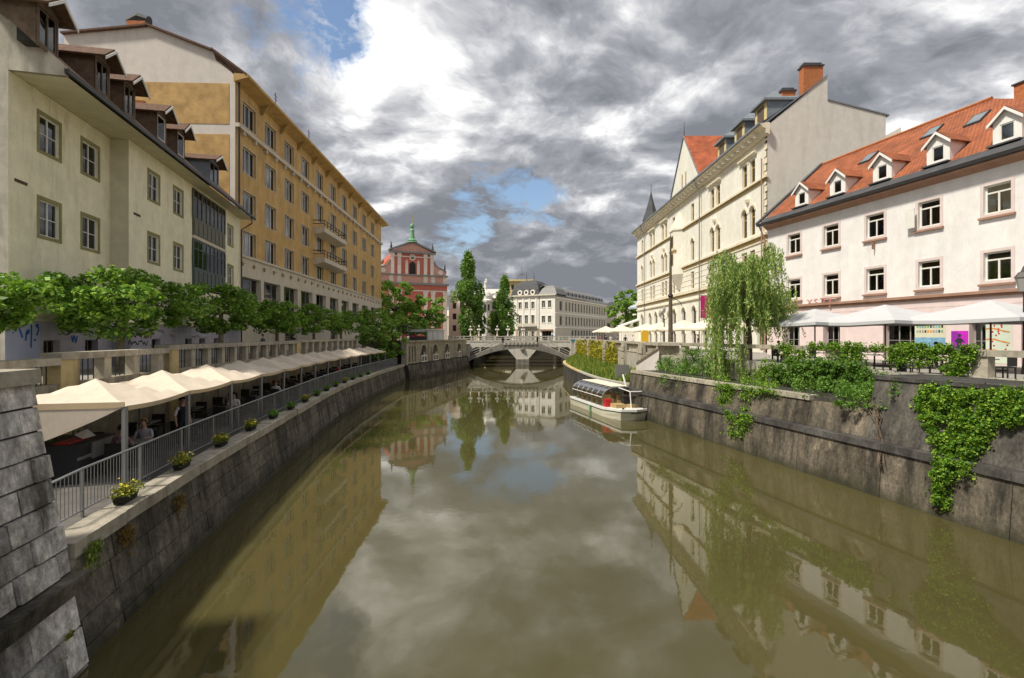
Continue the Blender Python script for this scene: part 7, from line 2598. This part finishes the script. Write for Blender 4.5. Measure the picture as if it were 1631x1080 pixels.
def build_boat():
    # stern-left and bow-left corners found on the water; boat is drawn in its own frame: x towards the bow (near), y to port
    A, Bc = Vector((5.15, 44.4)), Vector((7.35, 35.0))
    d = (Bc - A)
    Ln = d.length
    rz = math.atan2(d.y, d.x)
    t = thing('tour_boat', 'white tour boat with a clear barrel canopy moored at the right bank', 'boat', (A.x, A.y, WATER), rz)
    W = 2.75
    hull_pl = lambda z, f: [(0.0 - 0.1 * f, 0.08 * (1 - f)), (Ln * 0.72, 0.0), (Ln - 0.5 + 0.35 * f, 0.45 - 0.1 * f), (Ln - 0.3 + 0.5 * f, W * 0.5), (Ln - 0.5 + 0.35 * f, W - 0.45 + 0.1 * f), (Ln * 0.72, W), (0.0 - 0.1 * f, W - 0.08 * (1 - f))]
    def ring(z, f, mbx):
        n = len(mbx.v)
        mbx.v += [(x, y, z + (0.16 * max(0, (x / Ln - 0.72)) / 0.28 if f > 0.5 else 0)) for x, y in hull_pl(z, f)]
        return n
    def shell(levels, mat, name, cap=False):
        mb = MB()
        st = [ring(z, f, mb) for z, f in levels]
        for a, c in zip(st, st[1:]):
            for i in range(7):
                j = (i + 1) % 7
                mb.f.append((a + i, a + j, c + j, c + i))
                mb.m.append(0)
        if cap:
            mb.f.append(tuple(st[-1] + i for i in range(7)))
            mb.m.append(0)
        return obj(name, mb, mat, t)
    h = shell([(-0.35, 0.0), (0.12, 0.55), (0.42, 0.9)], 'boat_white', 'hull')
    shell([(0.42, 0.93), (0.50, 0.97)], 'boat_stripe', 'rubbing_strake')
    shell([(0.50, 0.96), (0.66, 1.0), (0.665, 0.97)], 'boat_deck', 'gunwale', True)
    obj('name_plate', MB().box(Ln + 0.14, Ln + 0.17, W * 0.34, W * 0.62, 0.54, 0.66), 'boat_stripe', h)
    # benches, console, red fender
    for k in range(6):
        x = 0.8 + 1.05 * k
        for y0, y1 in ((0.35, 1.1), (1.65, 2.4)):
            b = obj('bench', MB().box(x, x + 0.42, y0, y1, 0.67, 1.05).box(x - 0.08, x + 0.0, y0, y1, 0.67, 1.45), 'boat_seat', t)
    obj('console', MB().box(Ln - 2.6, Ln - 2.1, 1.5, 2.4, 0.67, 1.45).box(Ln - 2.65, Ln - 2.05, 1.45, 2.45, 1.45, 1.52), 'dark_box', t)
    obj('red_cushion', MB().box(Ln - 2.95, Ln - 2.5, 0.25, 0.7, 0.67, 1.25), 'red_plastic', t)
    obj('deck_seat', MB().box(Ln - 2.3, Ln - 1.3, 0.5, 1.3, 0.67, 1.0).box(Ln - 1.9, Ln - 1.2, 1.6, 2.2, 0.67, 0.95), 'boat_seat', t)
    # canopy: ribs and clear panels, ends open towards the bow
    x0, x1 = 0.25, Ln - 3.0
    arcp = lambda q: (W / 2 - math.cos(q) * (W / 2 - 0.14), 1.35 + 0.75 * math.sin(q))
    sect = [(0.14, 0.67)] + [arcp(math.pi * i / 10) for i in range(11)] + [(W - 0.14, 0.67)]
    N = 6
    for k in range(N + 1):
        x = x0 + (x1 - x0) * k / N
        obj('canopy_rib', MB().tube([(x, y, z) for y, z in sect], 0.035, 6), 'galvanised', t)
    for k in range(N):
        a, c = x0 + (x1 - x0) * k / N + 0.03, x0 + (x1 - x0) * (k + 1) / N - 0.03
        mb = MB()
        for (ya, za), (yb, zb) in zip(sect, sect[1:]):
            mb.poly([(a, ya, za), (c, ya, za), (c, yb, zb), (a, yb, zb)])
        obj('canopy_pane', mb, 'canopy_glass', t, smooth=True)
    obj('roof_panel', MB().box(x0 + 0.1, x1 - 0.1, W * 0.36, W * 0.86, 2.115, 2.16), 'cream_canvas', t)
    obj('canopy_rail', MB().tube([(x0, 0.13, 1.36), (x1, 0.13, 1.36)], 0.028, 6).tube([(x0, W - 0.13, 1.36), (x1, W - 0.13, 1.36)], 0.028, 6), 'white_paint', t)
    # bow shelter frame
    fx = Ln - 0.9
    obj('bow_frame', MB().tube([(x1, 1.5, 2.05), (fx - 0.2, 1.5, 1.95), (fx, 1.5, 0.7)], 0.04, 6).tube([(x1, 2.6, 1.5), (fx - 0.2, 2.55, 1.95), (fx, 2.55, 0.7)], 0.04, 6)
        .tube([(fx - 0.2, 1.5, 1.95), (fx - 0.2, 2.55, 1.95)], 0.04, 6).tube([(x1 + 0.3, 2.6, 1.1), (fx, 2.6, 1.0)], 0.03, 6), 'white_paint', t)
    obj('windscreen', MB().poly([(fx - 0.16, 1.54, 1.9), (fx - 0.16, 2.5, 1.9), (fx - 0.03, 2.5, 0.9), (fx - 0.03, 1.54, 0.9)]), 'canopy_glass', t)
    for y in (0.6, 2.2):
        obj('bollard', MB().lathe([(0.05, 0.66), (0.05, 0.82), (0.08, 0.84), (0.08, 0.9), (0, 0.9)], (Ln - 0.35, y, 0), 8), 'dark_metal', t)
    obj('fender', MB().tube([(Ln * 0.5, -0.10, 0.05), (Ln * 0.5, -0.10, 0.55)], 0.09, 8), 'verdigris', t)


build_boat()


# ------------------------------------------------------------------ people
def person(label, loc, face, pose='stand', top='dark_box', legs='dark_box', hair='bark', arms=None, vest=None, group=None):
    """a figure in one continuous skinned surface, facing local -y"""
    for nm, c in (('skin_tone', (0.46, 0.27, 0.19)),):
        if nm not in M:
            surf(nm, c, rough=0.6, var=0.06, bump=0)
    sit = pose == 'sit'
    hz = 0.50 if sit else 0.95
    V, E, R, K = [], [], [], []

    def add(p, r, prev=None, k=0):
        V.append(p)
        R.append(r)
        if prev is not None:
            E.append((prev, len(V) - 1))
            K.append(k)
        return len(V) - 1
    lean = 0.05 if sit else 0.0
    pel = add((0, 0, hz), (0.155, 0.115))
    wa = add((0, -lean, hz + 0.16), (0.14, 0.10), pel, 1)
    ch = add((0, -lean * 1.6, hz + 0.36), (0.165, 0.115), wa, 1)
    nb = add((0, -lean * 1.8, hz + 0.53), (0.065, 0.06), ch, 1)
    nk = add((0, -lean * 2.0, hz + 0.60), (0.052, 0.052), nb, 0)
    hd = add((0, -lean * 2.4 - 0.015, hz + 0.70), (0.082, 0.095), nk, 0)
    add((0, -lean * 2.4 - 0.01, hz + 0.79), (0.072, 0.085), hd, 0)
    no = add((0, -lean * 2.4 - 0.115, hz + 0.69), (0.014, 0.014), hd, 0)
    for sg in (-1, 1):
        sh = add((sg * 0.19, -lean * 1.7, hz + 0.47), (0.06, 0.06), ch, 1)
        if arms == 'fwd' or sit:
            el = add((sg * 0.25, -0.14, hz + 0.24), (0.045, 0.045), sh, 1)
            wr = add((sg * 0.17, -0.36, hz + 0.24), (0.03, 0.03), el, 0)
            hn = add((sg * 0.15, -0.44, hz + 0.245), (0.034, 0.022), wr, 0)
            for q in (-0.018, 0.0, 0.018):
                add((sg * 0.15 + q, -0.50 - 0.01 * (q == 0), hz + 0.225), (0.009, 0.009), hn, 0)
            add((sg * 0.11, -0.46, hz + 0.245), (0.010, 0.010), hn, 0)
        else:
            el = add((sg * 0.26, 0.02, hz + 0.20), (0.046, 0.046), sh, 1)
            wr = add((sg * 0.27, -0.05, hz - 0.04), (0.03, 0.03), el, 0)
            hn = add((sg * 0.27, -0.07, hz - 0.12), (0.022, 0.034), wr, 0)
            for q in (-0.018, 0.0, 0.018):
                add((sg * 0.265, -0.075 + q, hz - 0.185 - 0.01 * (q == 0)), (0.009, 0.009), hn, 0)
            add((sg * 0.245, -0.11, hz - 0.13), (0.010, 0.010), hn, 0)
        hp = add((sg * 0.095, 0, hz - 0.04), (0.088, 0.088), pel, 2)
        if sit:
            kn = add((sg * 0.12, -0.42, hz + 0.0), (0.062, 0.062), hp, 2)
            an = add((sg * 0.12, -0.40, 0.09), (0.04, 0.04), kn, 2)
            add((sg * 0.12, -0.53, 0.045), (0.035, 0.03), an, 3)
        else:
            kn = add((sg * 0.105, -0.02, hz - 0.46), (0.062, 0.062), hp, 2)
            an = add((sg * 0.105, 0.02, 0.09), (0.042, 0.042), kn, 2)
            add((sg * 0.115, -0.13, 0.045), (0.036, 0.03), an, 3)
    me = bpy.data.meshes.new('body_base')
    me.from_pydata(V, E, [])
    tmp = bpy.data.objects.new('tmp_body', me)
    COL.objects.link(tmp)
    tmp.modifiers.new('s', 'SKIN')
    if not me.skin_vertices:
        bpy.context.view_layer.objects.active = tmp
    for i, sv_ in enumerate(me.skin_vertices[0].data):
        sv_.radius = R[i]
        sv_.use_root = (i == 0)
    sb = tmp.modifiers.new('u', 'SUBSURF')
    sb.levels = sb.render_levels = 1
    bme = bpy.data.meshes.new_from_object(tmp.evaluated_get(bpy.context.evaluated_depsgraph_get()))
    bpy.data.objects.remove(tmp)
    bme.materials.clear()
    VV = np.array(V)
    segs = [(VV[a], VV[c], k) for (a, c), k in zip(E, K)]
    mi = []
    for p in bme.polygons:
        c = np.array(p.center)
        best = (9, 0)
        for a, e, k in segs:
            ab = e - a
            u = np.clip(np.dot(c - a, ab) / np.dot(ab, ab), 0, 1)
            dd = np.linalg.norm(c - a - ab * u)
            if dd < best[0]:
                best = (dd, k)
        k = best[1]
        if k == 1 and vest and abs(c[0]) < 0.16:
            k = 4
        mi.append(k)
    bme.polygons.foreach_set('material_index', mi)
    bme.polygons.foreach_set('use_smooth', [True] * len(mi))
    t = thing('person', label, 'person', loc, face, group)
    obj('body', bme, ['skin_tone', top, legs, 'dark_box', vest or top], t)
    hz2 = hz + 0.745
    hy = -lean * 2.4
    hm = MB()
    n, rows = 12, 6
    for j in range(rows + 1):
        ph = math.pi * 0.62 * j / rows
        for q in range(n):
            g = 2 * math.pi * q / n
            front = math.sin(g) < -0.3
            ph2 = min(ph, math.pi * 0.33) if front else ph
            hm.v.append((0.098 * math.sin(ph2) * math.cos(g), hy + 0.012 + 0.115 * math.sin(ph2) * math.sin(g), hz2 + 0.01 + 0.115 * math.cos(ph2)))
    for j in range(rows):
        for q in range(n):
            q2 = (q + 1) % n
            hm.f.append((j * n + q, j * n + q2, (j + 1) * n + q2, (j + 1) * n + q))
            hm.m.append(0)
    obj('hair', hm, hair, t, smooth=True)
    return t


def build_people():
    surf('floral_cloth', (0.16, 0.10, 0.12), rough=0.8, var=0.2, bump=0, blotch=((0.55, 0.32, 0.34), 16, 0.52))
    surf('white_cloth', (0.72, 0.71, 0.70), rough=0.8, var=0.06, bump=0)
    surf('lilac_cloth', (0.42, 0.40, 0.46), rough=0.8, var=0.1, bump=0)
    surf('navy_cloth', (0.018, 0.018, 0.028), rough=0.8, var=0.2, bump=0)
    surf('grey_cloth', (0.14, 0.15, 0.15), rough=0.8, var=0.1, bump=0)
    surf('dark_hair', (0.015, 0.011, 0.010), rough=0.5, var=0.2, bump=0)
    surf('blond_hair', (0.30, 0.19, 0.07), rough=0.5, var=0.2, bump=0)
    surf('red_cloth', (0.42, 0.07, 0.06), rough=0.8, var=0.1, bump=0)
    surf('blue_cloth', (0.06, 0.12, 0.30), rough=0.8, var=0.1, bump=0)

    def seat(i, k, side, **kw):
        s = T0 + TL * (i + 0.62) + (0.70 if side > 0 else -0.70)
        d = (2.55, 4.1)[k]
        a = LEFT.ang(s)
        face = a + math.pi / 2 if side < 0 else a - math.pi / 2
        return LEFT.at(s, d, QUAY), face
    p, f = seat(0, 0, -1)
    person('seated person in a flowered top with dark hair by the first awning post', p, f, 'sit', 'floral_cloth', 'dark_box', 'dark_hair')
    p, f = seat(0, 0, 1)
    person('seated fair-haired person in a lilac top facing the stone pier', p, f, 'sit', 'lilac_cloth', 'navy_cloth', 'blond_hair')
    s = LEFT.s_px(293, 2.2)
    person('standing waiter in white shirt and dark waistcoat behind the railing', LEFT.at(s, 2.25, QUAY), LEFT.ang(s) - 0.5, 'stand', 'white_cloth', 'navy_cloth', 'dark_hair', vest='navy_cloth')
    p, f = seat(2, 0, 1)
    person('seated person in a white shirt under the third awning tent', p, f, 'sit', 'white_cloth', 'dark_box', 'dark_hair')
    p, f = seat(4, 0, -1)
    person('seated person in a white top with reddish hair under the fifth awning tent', p, f, 'sit', 'white_cloth', 'navy_cloth', 'red_brick')
    p, f = seat(6, 0, 1)
    person('seated dark-clothed person under the seventh awning tent', p, f, 'sit', 'navy_cloth', 'dark_box', 'dark_hair')
    p, f = seat(8, 0, 1)
    person('seated person in a red top under the ninth awning tent', p, f, 'sit', 'red_cloth', 'dark_box', 'dark_hair')
    for px, m, lab in ((419, 'grey_cloth', 'person in a grey jacket walking on the left street before the ochre block'), (468, 'navy_cloth', 'person in dark clothes on the left street right of the walker in grey')):
        s = LEFT.s_px(px, PAR + 1.6)
        person(lab, LEFT.at(s, PAR + 1.6, 0.0), 2.6, 'stand', m, 'navy_cloth', 'dark_hair')
    # right terrace guests
    def rt(px, Y, **k):
        return ((px - CX) * Y / FPX, Y, 0)
    person('dark-haired guest in black seated under the umbrella nearest the willow', rt(1238, 31.2), 0.3, 'sit', 'navy_cloth', 'dark_box', 'dark_hair')
    person('guest in white seated beside the dark cafe door', rt(1425, 27.5), 1.2, 'sit', 'white_cloth', 'dark_box', 'blond_hair')
    person('guest in dark clothes seated in front of the cream and blue poster', rt(1489, 25.0), 2.0, 'sit', 'navy_cloth', 'dark_box', 'dark_hair')
    for px, Y, f, w in ((1238, 31.2, 0.3, 'the dark-haired guest in black near the willow'), (1425, 27.5, 1.2, 'the guest in white beside the dark cafe door'), (1489, 25.0, 2.0, 'the guest before the cream and blue poster')):
        chair('folding chair under ' + w, rt(px, Y), f, 'red_wood', 'folding chairs on the right terrace')
    rr = random.Random(4)
    labs = [(956, 78, 'red_cloth', 'pedestrian in red on the right street near the bridge'), (965, 76, 'navy_cloth', 'pedestrian in dark blue beside the one in red near the bridge'), (973, 82, 'white_cloth', 'pedestrian in white under the cream umbrellas near the bridge'),
            (983, 74, 'grey_cloth', 'pedestrian in grey behind the balustrade above the yellow climber'), (996, 70, 'navy_cloth', 'pedestrian in black in front of the white market stall'), (1008, 68, 'white_cloth', 'pedestrian in white left of the yellow letter box'),
            (1112, 49, 'navy_cloth', 'standing guest in dark clothes at the street cafe left of the willow'), (850, 106, 'red_cloth', 'pedestrian in red crossing the stone road bridge'), (774, 108, 'white_cloth', 'pedestrian in white on the bridge below the tall poplar'), (880, 109, 'blue_cloth', 'pedestrian in blue on the bridge before the corner shop window')]
    for px, Y, m, lab in labs:
        z = 0.5 if 100 < Y < 112 else 0.0
        Y = Y + 2.5 if z else Y
        p = rt(px, Y)
        person(lab, (p[0], p[1], z), rr.uniform(0, 6.28), 'stand', m, rr.choice(['navy_cloth', 'grey_cloth', 'blue_cloth']), rr.choice(['dark_hair', 'blond_hair', 'bark']))


build_people()
